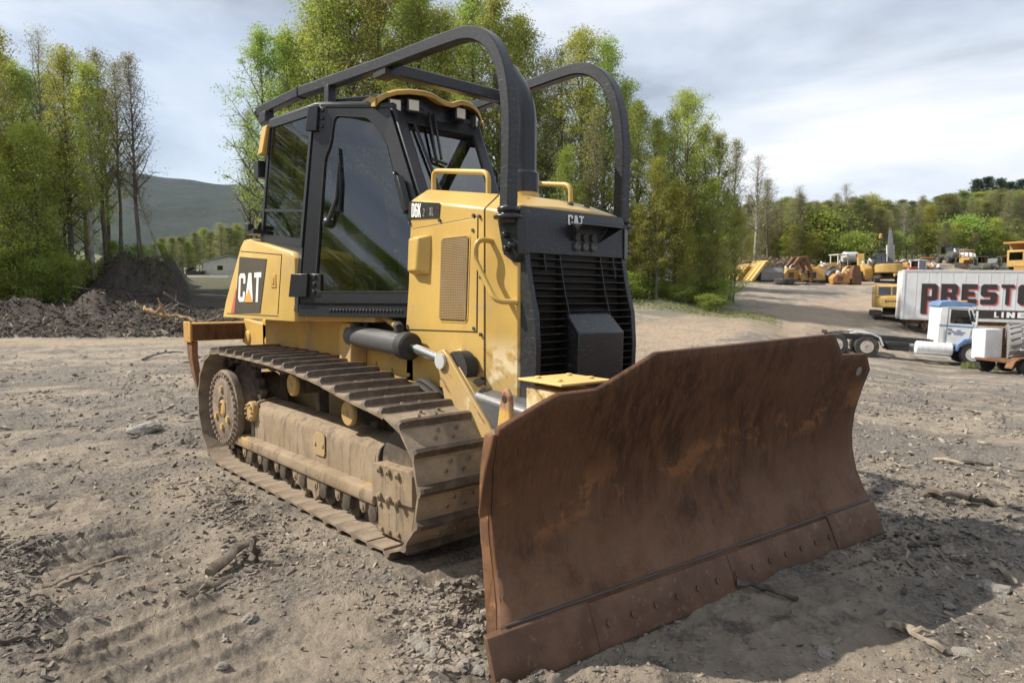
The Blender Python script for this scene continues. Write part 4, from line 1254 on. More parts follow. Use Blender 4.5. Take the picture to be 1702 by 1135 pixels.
for y, z, tw in ((-.372, 2.915, -.3), (-.255, 2.922, -.2), (.150, 2.928, 0), (.345, 2.912, .7)):
    R_ = Matrix.Translation((vx(y)-.062, y, z)) @ Matrix.Rotation(tw, 4, 'Z')
    b = MB(); b.box((-.01, -.052, -.050), (.05, .052, .050), R_)
    l = dz(b, 'lamp_housing', M['black_clean'], cab, .006)
    b = MB(); b.box((.048, -.040, -.038), (.056, .040, .038), R_)
    dz(b, 'work_lamp', M['lamp_glass'], cab, .006)
for s in (-1, 1):                                        # rear roof corner lamp boxes
    bb = MB(); bb.loft([[(.15, -.86, 2.70), (.28, -.87, 2.70), (.34, -.85, 2.93), (.20, -.84, 2.93)], [(.15, -.70, 2.70), (.25, -.70, 2.70), (.30, -.70, 2.93), (.20, -.70, 2.93)]])
    dz(mir(bb, s), 'corner_cover', M['yellow'], cab, .012)
    bb = MB(); bb.box((.06, -.86, 2.52), (.16, -.76, 2.66)); bb.tube([(.11, -.80, 2.6), (.25, -.78, 2.75)], .012)
    dz(mir(bb, s), 'rear_lamp', M['black_clean'], cab, .02)
    bb = MB(); bb.box((.02, -.93, 2.035), (.20, -.80, 2.075)); bb.tube(fillet([(.05, -.9, 2.07), (.03, -.92, 2.14), (-.03, -.90, 2.12)], .03), .009); bb.box((.07, -.95, 2.07), (.14, -.90, 2.12))
    bb.tube([(.10, -.85, 2.05), (.16, -.84, 2.14)], .02)
    dz(mir(bb, s), 'window_latch', M['black_clean'], cab, .004)
bb = MB()                                                 # far side mirror
bb.tube(fillet([(1.50, .43, 2.55), (1.62, .58, 2.55), (1.62, .58, 2.25)], .04), .012)
bb.box((1.60, .53, 2.22), (1.64, .64, 2.44))
dz(bb, 'mirror', M['black_clean'], cab, .01)
b = MB()                                                  # seat and controls seen through the glass
b.loft([[(.48, -.24, 1.72), (1.0, -.24, 1.76), (1.0, .24, 1.76), (.48, .24, 1.72)], [(.46, -.26, 1.84), (1.02, -.26, 1.88), (1.02, .26, 1.88), (.46, .26, 1.84)]])
b.loft([[(.44, -.24, 1.84), (.58, -.24, 1.84), (.58, .24, 1.84), (.44, .24, 1.84)], [(.28, -.23, 2.42), (.40, -.23, 2.42), (.40, .23, 2.42), (.28, .23, 2.42)], [(.26, -.14, 2.62), (.35, -.14, 2.62), (.35, .14, 2.62), (.26, .14, 2.62)]])
b.box((.4, -.2, 1.44), (.95, .2, 1.72))
for y in (-.36, .30): b.box((.50, y, 1.78), (1.10, y+.09, 2.02))
b.tube([(1.05, -.32, 2.0), (1.12, -.32, 2.15)], .03); b.box((1.45, -.28, 1.44), (1.75, .28, 2.12))
dz(b, 'operator_seat', M['seat'], cab, .03)

# --- lift linkage
for s in (-1, 1):
    p0, p1, p2 = Vector((1.34, -.60, 1.205)), Vector((2.14, -.625, 1.165)), Vector((2.55, -.645, 1.10))
    b = MB()
    d_ = (p1-p0).normalized()
    b.lathe(p0, d_, [(.06, -.06), (.088, -.04), (.092, .02), (.080, .03), (.080, (p1-p0).length-.10)], 22)
    cyl = dz(mir(b, s), 'lift_cylinder', M['grey_steel'])
    b = MB(); b.lathe(p0+d_*((p1-p0).length-.10), d_, [(.084, 0), (.094, .01), (.094, .09), (.08, .105), (.04, .108)], 22)
    dz(mir(b, s), 'cylinder_gland', M['rubber'], cyl)
    b = MB(); b.cyl(p1, p2, .034, None, 16); dz(mir(b, s), 'cylinder_rod', M['chrome'], cyl)
    b = MB(); b.tube(fillet([(1.36, -.50, 1.38), (1.55, -.52, 1.38), (1.80, -.535, 1.30), (1.93, -.57, 1.285), (1.95, -.60, 1.24)], .06), .026, 10)
    dz(mir(b, s), 'hose_pipe', M['yellow'], cyl)
    b = MB(); b.cyl((1.88, -.563, 1.295), (1.955, -.60, 1.275), .036); b.cyl((1.955, -.605, 1.29), (1.955, -.61, 1.22), .032)
    dz(mir(b, s), 'hose_fitting', M['rubber'], cyl)
    for x in (1.22, 1.30, 1.40):
        b = MB(); b.tube(fillet([(x, -.52, 1.36), (x+.03, -.56, 1.34), (x+.05, -.57, 1.27)], .02), .018); b.lathe((x+.005, -.54, 1.35), (.3, -.6, -.4), [(.02, 0), (.03, .01), (.03, .03), (.02, .04)], 8)
        dz(mir(b, s), 'hose_fitting', M['dark_steel'], cyl)
    b = MB()                                              # triangular lever of the push frame
    for y0 in (-.665, -.535):
        b.xz([(2.50, 1.155), (2.56, 1.175), (2.615, 1.135), (3.12, .64), (3.12, .48), (2.72, .50), (2.62, .72), (2.50, 1.07)], y0, y0+.03)
    b.prism([(2.68, -.636, 1.075), (3.10, -.636, .66), (3.10, -.505, .66), (2.68, -.505, 1.075)], (-.02, 0, -.02))
    lv = dz(mir(b, s), 'lift_lever', M['yellow'], None, .008)
    b = MB(); b.lathe((2.552, -.69, 1.10), (0, 1, 0), [(.01, 0), (.05, .002), (.05, .02), (.04, .03), (.04, .18)], 18)
    dz(mir(b, s), 'lever_pin', M['alu'], lv)
    b = MB(); b.lathe((2.64, -.63, 1.05), (0, 1, 0), [(.03, 0), (.115, .005), (.115, .09), (.03, .095)], 22)
    dz(mir(b, s), 'rod_eye', M['rubber'], lv)
    b = MB()
    for k in range(3): b.prism([(2.80+k*.055, -.575-k*.004, 1.0-k*.055), (2.83+k*.055, -.56-k*.004, .97-k*.055), (2.84+k*.055, -.61, .96-k*.055), (2.81+k*.055, -.625, .99-k*.055)], (.012, 0, .012))
    dz(mir(b, s), 'lever_marks', M['dark_steel'], lv)
    b = MB()                                              # sheathed hose loop by the track
    b.tube(fillet([(2.05, -.53, .84), (2.2, -.60, .96), (2.45, -.60, .88), (2.60, -.58, .70)], .12), .022, 8)
    b.tube(fillet([(2.02, -.54, .82), (2.18, -.63, .93), (2.42, -.62, .86), (2.58, -.60, .66)], .12), .022, 8)
    dz(mir(b, s), 'hydraulic_hose', M['rubber'], cyl)
b = MB()                                                  # push frame arms and nose
for s in (-1, 1):
    bb = MB(); bb.loft([[(x, -w-.10, z-h), (x, -w-.10, z+h*.7), (x, -w-.07, z+h), (x, -w+.07, z+h), (x, -w+.10, z+h*.7), (x, -w+.10, z-h)] for x, w, z, h in ((.9, .40, .50, .09), (2.70, .50, .70, .12), (2.84, .55, .84, .10), (3.40, .50, .76, .11), (3.60, .33, .66, .13), (3.70, .18, .55, .16))])
    mir(bb, s); b.add(bb.v, bb.f)
b.box((3.55, -.24, .34), (3.78, .24, .72))
pf = dz(b, 'push_frame', M['grey_steel'], None, .012)

# --- blade
BA = rad(-5.1); bn = Vector((math.cos(BA), math.sin(BA), 0)); bt = Vector((-math.sin(BA), math.cos(BA), 0))
BO = bn*4.224 + bt*.354
def bp_(s, off, z): return BO + bt*s + bn*off + Vector((0, 0, z))
def boff(z): return float(np.interp(z, [.0, .12, .16, .25, .36, .5, .62, .75, .9, 1.0, 1.1, 1.2, 1.30], [0, -.055, -.078, -.135, -.185, -.217, -.222, -.208, -.165, -.13, -.095, -.065, -.045]))
TOPS = [(-1.445, .975), (-1.13, 1.095), (-.91, 1.097), (-.575, 1.246), (.945, 1.281), (1.10, 1.150), (1.40, 1.140), (1.52, 1.035)]
def ztop(s): return float(np.interp(s, [p[0] for p in TOPS], [p[1] for p in TOPS]))
def sL(z): return float(np.interp(z, [.05, .16, .25, .36, .62, .98], [-1.475, -1.45, -1.41, -1.39, -1.385, -1.408]))
sv_ = sorted(set([round(v, 4) for v in np.linspace(-1, 1, 41)]))
keys = [p[0] for p in TOPS]
svals = sorted(set(list(np.round(np.linspace(-1.445, 1.52, 46), 3)) + keys))
NZ = 26
rows = []
for s in svals:
    row = []
    zt = ztop(s)
    for k in range(NZ+1):
        t = k/NZ; z = lerp(.155, zt, t)
        ss = s if s > -1.2 else lerp(-1.2, sL(z), (s+1.2)/(-1.445+1.2))
        row.append(bp_(ss, boff(z), z))
    rows.append(row)
b = MB(); b.sheet(rows)
me_b = b.build('blade', M['rust'], DZ, 0, 40, None, 2, .03); me_b.location = DZ_OFF
me_b.modifiers[0].offset = 0
bl = me_b
def ce(s0, s1, name, mat, z1=.165, xo=.0):
    b = MB()
    pr = [(.0, -.035), (.012, .0), (-.066+.012, z1), (-.10, z1), (-.03, -.035)]
    pr = [(.016, -.02), (.018, .0), (-.058, z1), (-.086, z1+.006), (-.012, -.02)]
    b.loft([[bp_(s, o+xo, z) for o, z in pr] for s in (s0, s1)])
    return dz(b, name, mat, bl, .004)
ce(-.985, -.015, 'cutting_edge', M['cut_edge']); ce(-.010, .960, 'cutting_edge', M['cut_edge'])
ce(-1.525, -.99, 'end_bit', M['cut_edge'], .175, .004); ce(.965, 1.525, 'end_bit', M['cut_edge'], .175, .004)
for s in [-1.40, -1.27, -1.15, -1.05] + list(np.arange(-.9, .95, .152)) + [1.05, 1.15, 1.27, 1.40]:
    z = .075
    b = MB(); c = bp_(s, -.0115, z); d_ = (bn*.91+Vector((0, 0, .4))).normalized()
    b.lathe(c, d_, [(.016, 0), (.016, .003), (.011, .0032), (.010, .001), (.004, .001)], 12)
    dz(b, 'edge_bolt', M['cut_edge'], bl)
b = MB()                                                  # worn weld seam above the cutting edge
b.tube([bp_(s, boff(.185)+.018, .185) for s in np.linspace(-1.42, 1.5, 30)], [.006+.004*rnd.random() for _ in range(30)], 6)
dz(b, 'weld_seam', M['grey_weld'], bl)
b = MB(); c = bp_(1.37, boff(1.03)+.0165, 1.03); b.lathe(c, (bn*.95+Vector((0, 0, -.3))).normalized(), [(.030, 0), (.030, .004), (.02, .005)], 16)
dz(b, 'hole_disc', M['grey_tyre'], bl)  # pale disc added in place of a hole with bright ground behind
for s in (-1, 1):                                        # side plates, lifting eyes, frame boxes at the back
    b = MB()
    se = -1.49 if s < 0 else 1.505
    zz_ = np.linspace(.06, .94, 16)
    sq_ = lambda z: sL(z)-.004 if s < 0 else (1.485+.02*z)
    ol = [bp_(sq_(z), boff(z)-.018, z) for z in zz_] + [bp_(sq_(z), boff(z)-.085, z) for z in zz_[::-1]]
    b.prism(ol, bt*(.022*(-s)))
    dz(b, 'side_plate', M['rust_plain'], bl, .003)
    b = MB()                                              # folded wear plate low on the edge
    e_ = (lambda z: sL(z)-.003) if s < 0 else (lambda z: 1.512)
    b.loft([[bp_(e_(z), boff(z)+.006, z), bp_(e_(z)+s*.048*k, boff(z)-.012, z-.015*k), bp_(e_(z)+s*.048*k, boff(z)-.024, z-.015*k), bp_(e_(z), boff(z)-.014, z)] for z, k in ((.60, .9), (.63, 1.), (.80, .55), (.95, .12))])
    dz(b, 'wear_plate', M['rust'], bl, .003)
    b = MB()
    ey = -1.30 if s < 0 else 1.33
    ol = [(-.32, .80), (-.20, .84), (-.185, .98), (-.195, 1.09), (-.225, 1.125), (-.258, 1.095), (-.285, .95)]
    pts = [bp_(ey-.014, o, z) for o, z in ol]
    n_ = 12; hc = (-.235, 1.085)
    b.prism(pts, bt*.028)
    lug = dz(b, 'lifting_eye', M['rust_lug'], bl, .012)
    b = MB(); b.lathe(bp_(ey-.016, -.226, 1.075), bt, [(.016, 0), (.016, .032)], 14)
    dz(b, 'eye_hole', M['rubber'], lug.parent)
    b = MB()                                              # box with a bolted cap plate
    c0 = -.80 if s < 0 else 1.18
    zc = 1.105 if s < 0 else 1.150
    def pt_(ds, o, z): return bp_(c0+ds, o, z)
    b.loft([[pt_(-.135, -.57, z), pt_(.135, -.57, z), pt_(.135, -.30, z), pt_(-.135, -.30, z)] if z > .9 else [pt_(-.16, -.56, z), pt_(.16, -.56, z), pt_(.16, -.22, z), pt_(-.16, -.22, z)] for z in (.35, .95, zc-.045)])
    bx = dz(b, 'frame_box', M['yellow'], bl, .006)
    b = MB(); b.loft([[pt_(-.165, -.60, z), pt_(.165, -.60, z), pt_(.165, -.27, z), pt_(-.165, -.27, z)] for z in (zc-.012, zc)])
    for ds in (-.1, .1):
        for o in (-.52, -.36): b.cyl(pt_(ds, o, zc), pt_(ds, o, zc+.012), .016, None, 8)
    dz(b, 'cap_plate', M['yellow_light'], bl, .003)
b = MB()                                                  # ribs behind the moldboard
b.loft([[bp_(s, -.26, .80), bp_(s, -.40, .76), bp_(s, -.40, .66), bp_(s, -.27, .62)] for s in (-1.26, 1.36)])
b.loft([[bp_(s, -.22, .40), bp_(s, -.40, .36), bp_(s, -.36, .20), bp_(s, -.16, .18)] for s in (-1.26, 1.36)])
b.box((3.72, -.32, .30), (4.0, .45, .95))
dz(b, 'blade_rib', M['yellow_dusty'], bl, .01)

# --- rear attachment frame
b = MB()
b.box((-1.42, -1.03, 1.055), (-1.22, 1.03, 1.235))
b.box((-1.43, -1.045, 1.04), (-1.21, -1.03, 1.25)); b.box((-1.43, 1.03, 1.04), (-1.21, 1.045, 1.25))
rp = dz(b, 'ripper_beam', M['rust_yellow'], None, .008)
b = MB(); b.box((-1.222, -1.02, 1.06), (-1.212, 1.02, 1.222)); dz(b, 'beam_face', M['rust'], rp, .003)  # rusty face, darkened further to put its shade into the colour
for s in (-1, 1):
    b = MB(); b.xz([(-1.42, 1.05), (-1.25, 1.05), (-1.26, .90), (-1.19, .72), (-1.12, .60), (-1.17, .60), (-1.31, .74), (-1.40, .90)], -1.02, -.96)
    dz(mir(b, s), 'ripper_shank', M['rust_plain'], rp, .006)
    b = MB(); b.xz([(-1.30, 1.02), (-1.24, 1.27), (-.55, 1.22), (-.45, 1.08), (-.55, .92), (-.95, .95)], -.50, -.44)
    b.lathe((-1.12, -.52, 1.08), (0, 1, 0), [(.05, 0), (.07, .005), (.07, .14)], 16); b.lathe((-.60, -.52, 1.06), (0, 1, 0), [(.04, 0), (.06, .005), (.06, .14)], 16)
    dz(mir(b, s), 'ripper_bracket', M['yellow_dusty'], rp, .01)
b = MB()
for s in (-1, 1): b.cyl((-1.25, .2*s, 1.12), (-.7, .24*s, 1.2), .05)
dz(b, 'ripper_cylinder', M['grey_steel'], rp)
# ------------------------------------------------------------------ trees
def leaf_mesh(name, C, size, mat, rng, aspect=.62, droop=.0):
    C = np.asarray(C, float); n = len(C)
    a = rng.normal(size=(n, 3)); a /= np.linalg.norm(a, axis=1)[:, None]
    c = rng.normal(size=(n, 3)); c -= a*np.sum(a*c, axis=1)[:, None]; c /= np.linalg.norm(c, axis=1)[:, None]
    s = size*(.6+.8*rng.random(n))[:, None]
    V = np.empty((n, 4, 3))
    V[:, 0] = C - a*s; V[:, 2] = C + a*s
    V[:, 1] = C + c*s*aspect + a*s*.15; V[:, 3] = C - c*s*aspect + a*s*.15
    me = bpy.data.meshes.new(name)
    me.vertices.add(4*n); me.vertices.foreach_set('co', V.astype(np.float32).ravel())
    me.loops.add(4*n); me.loops.foreach_set('vertex_index', np.arange(4*n, dtype=np.int32))
    me.polygons.add(n); me.polygons.foreach_set('loop_start', np.arange(n, dtype=np.int32)*4)
    me.update(calc_edges=True)
    me.materials.append(mat)
    return me
def make_tree(seed, H, r0, c0, spread, nb, nleaf, lsize, leaf, bark, up=(35, 62), jit=.25, lean=0., shape=.55, clump=.42, forks=0):
    """tapered trunk with limbs and twigs; leaves hang in clumps on the twigs"""
    R = random.Random(seed); rng = np.random.default_rng(seed)
    b = MB(); tips = []
    P = []; x = y = 0.0; n = 12
    for i in range(n+1):
        t = i/n
        P.append(Vector((x+lean*H*t*t, y, H*t)))
        x += R.uniform(-1, 1)*jit*H/60; y += R.uniform(-1, 1)*jit*H/60
    rr = [max(.012, r0*(1-t/n)**.85*(1.35 if t == 0 else 1)) for t in range(n+1)]
    b.tube(P, rr, 7)
    def at(t):
        f = t*n; i = min(int(f), n-1); return P[i].lerp(P[i+1], f-i), lerp(rr[i], rr[i+1], f-i)
    az = R.random()*6
    for k in range(nb):
        t = c0+(1-c0)*((k+.5)/nb)**.9*.985; az += 2.4+R.uniform(-.4, .4)
        p, r = at(t)
        u = (t-c0)/(1-c0)
        prof = (math.sin(PI*min(1, .16+u*.84))**shape)*(1-.35*u)
        L = spread*prof*R.uniform(.65, 1.2)
        el = rad(R.uniform(*up))*(.8+.4*u)
        d = Vector((math.cos(az)*math.cos(el), math.sin(az)*math.cos(el), math.sin(el)))
        Q = [p]; q = p
        for s in range(4):
            d = (d+Vector((R.uniform(-.2, .2), R.uniform(-.2, .2), R.uniform(-.03, .22)))).normalized()
            q = q+d*L/4; Q.append(q)
        br = min(r*.6, .012+.028*L)
        b.tube(Q, [br, br*.8, br*.6, br*.4, br*.18], 5)
        for s in range(1, 5):
            tips.append((Q[s], .4+.15*s))
            for m in range(2):
                e2 = Vector((R.uniform(-1, 1), R.uniform(-1, 1), R.uniform(-.2, .9))).normalized()
                l2 = L*R.uniform(.18, .42)
                w = Q[s]+e2*l2*.5+Vector((0, 0, .05*l2)); v = w+e2*l2*.5+Vector((0, 0, .12*l2))
                b.tube([Q[s], w, v], [br*.35, br*.25, .006], 4)
                tips.append((w, .8)); tips.append((v, 1.0))
    for f in range(4): tips.append((at(.9+.025*f)[0], .7))
    wts = np.array([w for _, w in tips]); wts = wts*(.12+rng.random(len(wts))**2.2*2.2); wts /= wts.sum()
    T = np.array([tuple(p) for p, _ in tips]); T = T+rng.normal(size=T.shape)*.08
    ch = rng.choice(len(T), size=nleaf, p=wts)
    rad_ = (clump*(.55+1.0*rng.random(len(T))))[ch]
    g = rng.normal(size=(nleaf, 3)); g /= np.linalg.norm(g, axis=1)[:, None]
    C = T[ch] + g*(rad_*rng.random(nleaf)**.45)[:, None]*np.array([1.35, 1.35, .8])
    tm = b.mesh('trunk', bark, 60)
    cm = leaf_mesh('crown', C, lsize, leaf, rng)
    return tm, cm
KINDS = {}
def kind(k, *a, **kw): KINDS[k] = make_tree(*a, **kw)
kind('a', 11, 13.0, .17, .16, 2.9, 34, 15500, .046, M['leaf_spring'], M['bark'])
kind('b', 12, 15.0, .20, .22, 3.4, 36, 17000, .048, M['leaf_mid'], M['bark'])
kind('c', 13, 12.0, .13, .30, 1.9, 34, 12000, .044, M['leaf_spring'], M['bark_pale'], jit=.5)
kind('d', 14, 14.0, .18, .12, 3.2, 38, 18000, .048, M['leaf_mid'], M['bark'], up=(28, 55))
kind('e', 15, 13.5, .15, .30, 2.2, 40, 9000, .040, M['leaf_olive'], M['bark'], up=(40, 65))
kind('f', 16, 15.0, .18, .35, 2.6, 46, 3500, .034, M['leaf_olive'], M['bark_pale'], up=(42, 66))
kind('g', 17, 8.0, .09, .10, 2.1, 30, 12000, .046, M['leaf_spring'], M['bark'], up=(20, 50), jit=.5)
kind('h', 18, 15.5, .21, .25, 3.7, 40, 18500, .050, M['leaf_spring'], M['bark'], up=(32, 58))
kind('p', 19, 13.0, .2, .15, 2.4, 44, 15000, .070, M['leaf_dark'], M['bark'], up=(-8, 12), shape=.8)
kind('s', 20, 2.6, .05, .02, 1.5, 16, 6000, .045, M['leaf_mid'], M['bark'], up=(20, 60), jit=.8)
kind('t', 21, 2.4, .04, .05, 1.3, 18, 2600, .042, M['brush'], M['wood_dark'], up=(25, 70), jit=.8)
kind('v', 31, 13.0, .17, .10, 3.6, 40, 14000, .06, M['leaf_dull'], M['bark'], shape=.8)
kind('w', 32, 13.0, .17, .08, 4.2, 44, 14000, .06, M['leaf_dull2'], M['bark'], shape=.9)
KH = dict(v=13, w=13, a=13, b=15, c=12, d=14, e=13.5, f=15, g=8, h=15.5, p=13, s=2.6, t=2.4)
TR = random.Random(99)
def tree(k, u, d, H, label, group=None, cat='tree', name='tree', wide=1.0, dz_=0.0, rz=None):
    x, y, z = gp(u, d)
    sc = H/KH[k]
    o = empty(name, (x, y, z-.08+dz_), TR.random()*6.28 if rz is None else rz)
    o.scale = (sc*wide, sc*wide, sc)
    tag(o, label, cat, group)
    for nm, me in zip(('trunk', 'crown') if name != 'shrub' else ('stems', 'foliage'), KINDS[k]):
        c = bpy.data.objects.new(nm, me); COL.objects.link(c); c.parent = o
    return o
def top_h(u, d, v):                                      # height of a tree whose top shows at photo row v
    return CAM[2] + d*(492-v)/1144 - gp(u, d)[2]

# stand at the left, on the cut bank
LG = 'trees in the stand on the left'
LL = 'leafy spring tree in the dense stand at the left edge, above the dark dirt windrow'
for u, d, v, k in ((-95, 42, 60, 'b'), (-60, 38, 90, 'h'), (-25, 44, 40, 'e'), (8, 40, 62, 'c'), (30, 43, 120, 'b'), (22, 39, 240, 'g'), (62, 46, 130, 'd'),
                   (-130, 40, 80, 'd'), (-170, 44, 50, 'h'), (-215, 42, 60, 'b'), (-260, 46, 40, 'd'), (95, 49, 135, 'h'), (70, 39, 215, 'g'), (-20, 36.5, 250, 'g'), (115, 43, 240, 'g'), (150, 50, 150, 'd'), (-60, 50, 70, 'd'), (10, 52, 90, 'h'), (185, 52, 160, 'a')):
    tree(k, u, d, top_h(u, d, v), LL, LG)
tree('f', 80, 44, top_h(80, 44, 62), 'nearly bare grey topped tree rising behind the bright green tree at left')
tree('h', 122, 42, top_h(122, 42, 96), 'bright yellow green tree, broadest of the stand on the cut bank at left', wide=.95)
tree('c', 160, 41, top_h(160, 41, 118), 'slim bright green tree with a pale trunk on the left cut bank', wide=1.1)
tree('e', 182, 43, top_h(182, 43, 100), 'thin olive budding tree with dark bare trunk on the left cut bank')
tree('e', 205, 44, top_h(205, 44, 112), 'thin budding tree second from the right on the left cut bank', wide=.9)
tree('e', 238, 42, top_h(238, 42, 104), 'sparse nearly bare tree at the right end of the left cut bank')
o = tree('f', 272, 42, 6.2, 'dead leaning trunk propped against the sparse tree on the left cut bank', name='leaning_tree'); 
o.rotation_euler = (rad(-17)*RH[1]*-1, rad(-17)*RH[0]*1, 0); o.scale = (.5, .5, .42)
for i, (u, d, H) in enumerate(((20, 38, 2.6), (60, 37.5, 2.2), (105, 38.5, 2.4), (140, 40.5, 1.6), (-20, 37, 2.8), (-70, 37, 2.9), (190, 43.5, 1.5), (235, 44, 1.3), (270, 44.5, 1.2), (-120, 38, 3), (80, 42, 3.2), (0, 43, 3.5), (40, 41, 3.4))):
    tree('s', u, d, H, 'low leafy shrub among the trunks of the left stand', 'shrubs under the left stand', 'shrub', 'shrub', 1.2)
# wood behind the machine
MG = 'trees of the wood behind the bulldozer'
ML = 'leafy tree of the tall green wood behind the bulldozer'
mids = [(450, 46, 66, 'b'), (482, 48, 72, 'd'), (428, 52, 250, 'f'), (520, 50, 60, 'h'), (545, 46, -8, 'h'), (590, 47, -30, 'a'), (635, 46, -25, 'h'), (672, 52, 10, 'd'), (700, 47, 5, 'b'), (745, 50, 25, 'f'), (735, 46, 40, 'a'), (790, 48, 0, 'd'), (830, 45, 12, 'b'), (868, 47, 45, 'd'), (905, 52, 110, 'e'), (893, 46, 150, 'b'),
        (935, 46, 90, 'e'), (965, 44, 66, 'h'), (1000, 46, 80, 'b'), (985, 42, 190, 'e'), (1035, 45, 150, 'a'), (1060, 42, 180, 'd'), (1088, 47, 205, 'b'), (1118, 44, 190, 'c'), (1138, 42, 162, 'h'), (1165, 46, 215, 'd'), (1190, 44, 228, 'b'), (1212, 47, 240, 'e'), (1180, 41, 300, 'd'),
        (560, 56, 30, 'd'), (620, 58, 20, 'b'), (700, 58, 40, 'd'), (770, 58, 50, 'h'), (850, 57, 70, 'd'), (920, 58, 170, 'd'), (980, 56, 150, 'b'), (1040, 56, 200, 'd'), (1100, 56, 230, 'h'), (1150, 57, 250, 'd'), (500, 58, 110, 'd'), (660, 44, 120, 'a'), (770, 43, 160, 'a'), (940, 41, 250, 'd'), (1090, 40.5, 270, 'a'), (1030, 41, 290, 'd'), (870, 43, 200, 'd')]
for u, d, v, k in mids: tree(k, u, d, top_h(u, d, v), ML, MG, wide=1.0)
for i in range(34):
    u = 470+i*22; tree('s', u+TR.uniform(-8, 8), TR.uniform(38.5, 42), TR.uniform(.8, 1.9), 'leafy shrub at the foot of the wood behind the bulldozer', 'shrubs along the edge of the wood', 'shrub', 'shrub', TR.uniform(1.3, 2.3))
for i in range(15):
    u = 880+i*20; tree('g', u+TR.uniform(-8, 8), TR.uniform(40.5, 45), TR.uniform(3.5, 7.5), 'young bushy tree at the front edge of the wood behind the bulldozer', 'saplings along the edge of the wood', wide=.9)
for u, d, H, k in ((1120, 42, 6.5, 'g'), (1150, 43, 7.5, 'c'), (1176, 42, 6, 'g'), (1203, 43.5, 7, 'a'), (1218, 45, 6, 'g'), (1060, 40.5, 5.5, 'g'), (1190, 41, 4.5, 'g'), (1140, 40.5, 4.2, 'g')):
    tree(k, u, d, H, ML, MG)
# wood across the back of the yard
YG = 'trees at the back of the equipment yard'
YL = 'spring tree in the wood across the back of the equipment yard'
for i in range(64):
    u = 1225+i*8.6+TR.uniform(-4, 4); d = TR.uniform(76, 84) if u < 1470 else TR.uniform(97, 108)
    if u > 1450: v = lerp(338, 322, (u-1450)/250)+TR.uniform(-6, 16)
    else: v = 338+TR.uniform(-14, 22)
    tree('wefveegwev'[i % 10] if u > 1340 else 'efeedefe'[i % 8], u, d, max(3, top_h(u, d, v)), YL, YG, wide=1.35)
for i in range(44):
    u = 1230+i*12+TR.uniform(-5, 5); d = TR.uniform(72, 77) if u < 1450 else TR.uniform(93, 97)
    v = TR.uniform(362, 395)
    tree('gsewv'[i % 5] if u > 1340 else 'egcea'[i % 5], u, d, max(2.2, top_h(u, d, v)), 'lower tree in front of the wood across the back of the yard', 'smaller trees at the back of the yard', wide=1.5)
for u, d, v, k, l in ((1252, 72, 262, 'f', 'tall almost bare tree just right of the green wood'), (1322, 76, 312, 'f', 'bare tree above the row of scrap blades'), (1398, 80, 308, 'f', 'round headed bare tree on the skyline left of the yard machines'),
                      (1275, 74, 300, 'e', 'thin budding tree beside the tall bare tree')):
    tree(k, u, d, top_h(u, d, v), l, wide=1.5)
for u, d, v in ((1612, 150, 300), (1632, 150, 296), (1650, 152, 299), (1672, 150, 304), (1690, 152, 300), (1715, 150, 303)):
    tree('p', u, d, top_h(u, d, v), 'dark conifer on the crest of the far right hill', 'conifers on the right skyline', wide=1.5)
for i in range(12):
    u = 1590+i*13; tree('dbh'[i % 3], u, 128, top_h(u, 128, TR.uniform(318, 332)), 'green tree on the slope below the dark conifers', 'trees on the right slope', wide=1.7)
for i in range(46):
    u = 1225+i*11+TR.uniform(-5, 5); d = TR.uniform(82, 95) if u < 1470 else TR.uniform(104, 118)
    v = (334+TR.uniform(-4, 20)) if u < 1450 else lerp(336, 318, (u-1450)/250)+TR.uniform(-4, 14)
    tree('wvwdv'[i % 5], u, d, max(3, top_h(u, d, v)), YL, YG, wide=1.75)
# valley trees seen past the machine
for i in range(44):
    u = 268+i*4.1+TR.uniform(-3, 3); d = TR.uniform(95, 170); v = 400-(u-285)*.16+TR.uniform(-10, 16)
    tree('vwevdwe'[i % 7], u, d, max(3, top_h(u, d, v)), 'tree in the valley beyond the edge of the lot, left of the cab', 'trees in the valley', wide=1.7)
tree('e', 372, 96, top_h(372, 96, 372), 'pale feathery tree standing behind the shed', wide=2.0)
tree('e', 420, 50, top_h(420, 50, 190), 'thin pale leaved tree showing just left of the cab', wide=.75)
# trees beyond the left edge of the picture, mirrored in the door glass
for a, d, H in ((205, 34, 12), (212, 33, 14), (219, 34, 11), (226, 36, 11), (233, 33, 12), (239, 31, 13), (244, 33, 12), (248, 29, 11), (252, 34, 14), (257, 31, 12), (262, 30, 13), (268, 33, 12), (236, 25, 9), (241, 26, 10), (246, 24, 9), (250, 26, 10), (254, 24, 9), (259, 25, 10), (264, 25, 9), (230, 27, 10), (273, 30, 12), (278, 31, 12), (251, 22, 8), (255, 23, 8.5), (258, 22, 8), (261, 24, 9), (264, 22, 8), (267, 25, 9), (270, 24, 9), (274, 26, 10), (278, 25, 9), (282, 27, 10), (253, 27, 10), (257, 28, 11), (263, 28, 11), (268, 29, 11), (198, 25, 9), (203, 24, 9), (208, 26, 10), (212, 24, 9), (216, 26, 9), (221, 25, 9), (225, 26, 9)):
    x, y = math.cos(rad(a))*d, math.sin(rad(a))*d-.9
    o = tree('adhbeg'[int(a*1.7) % 6], 851, 20, H*.78 if a > 238 else H, 'tree beside the lot, reflected in the cab door glass', 'trees beside the lot')
    o.location = (x, y, gz(x, y)-.1)
for i in range(34):
    a = rad(246+i*1.7) if i < 22 else rad(196+(i-22)*2.6); d = TR.uniform(19, 24); x, y = 1.4+math.cos(a)*d, -.7+math.sin(a)*d
    o = tree('s', 851, 20, TR.uniform(1.8, 3.4), 'shrub below the trees beside the lot', 'shrubs beside the lot', 'shrub', 'shrub', 1.4); o.location = (x, y, gz(x, y)-.1)
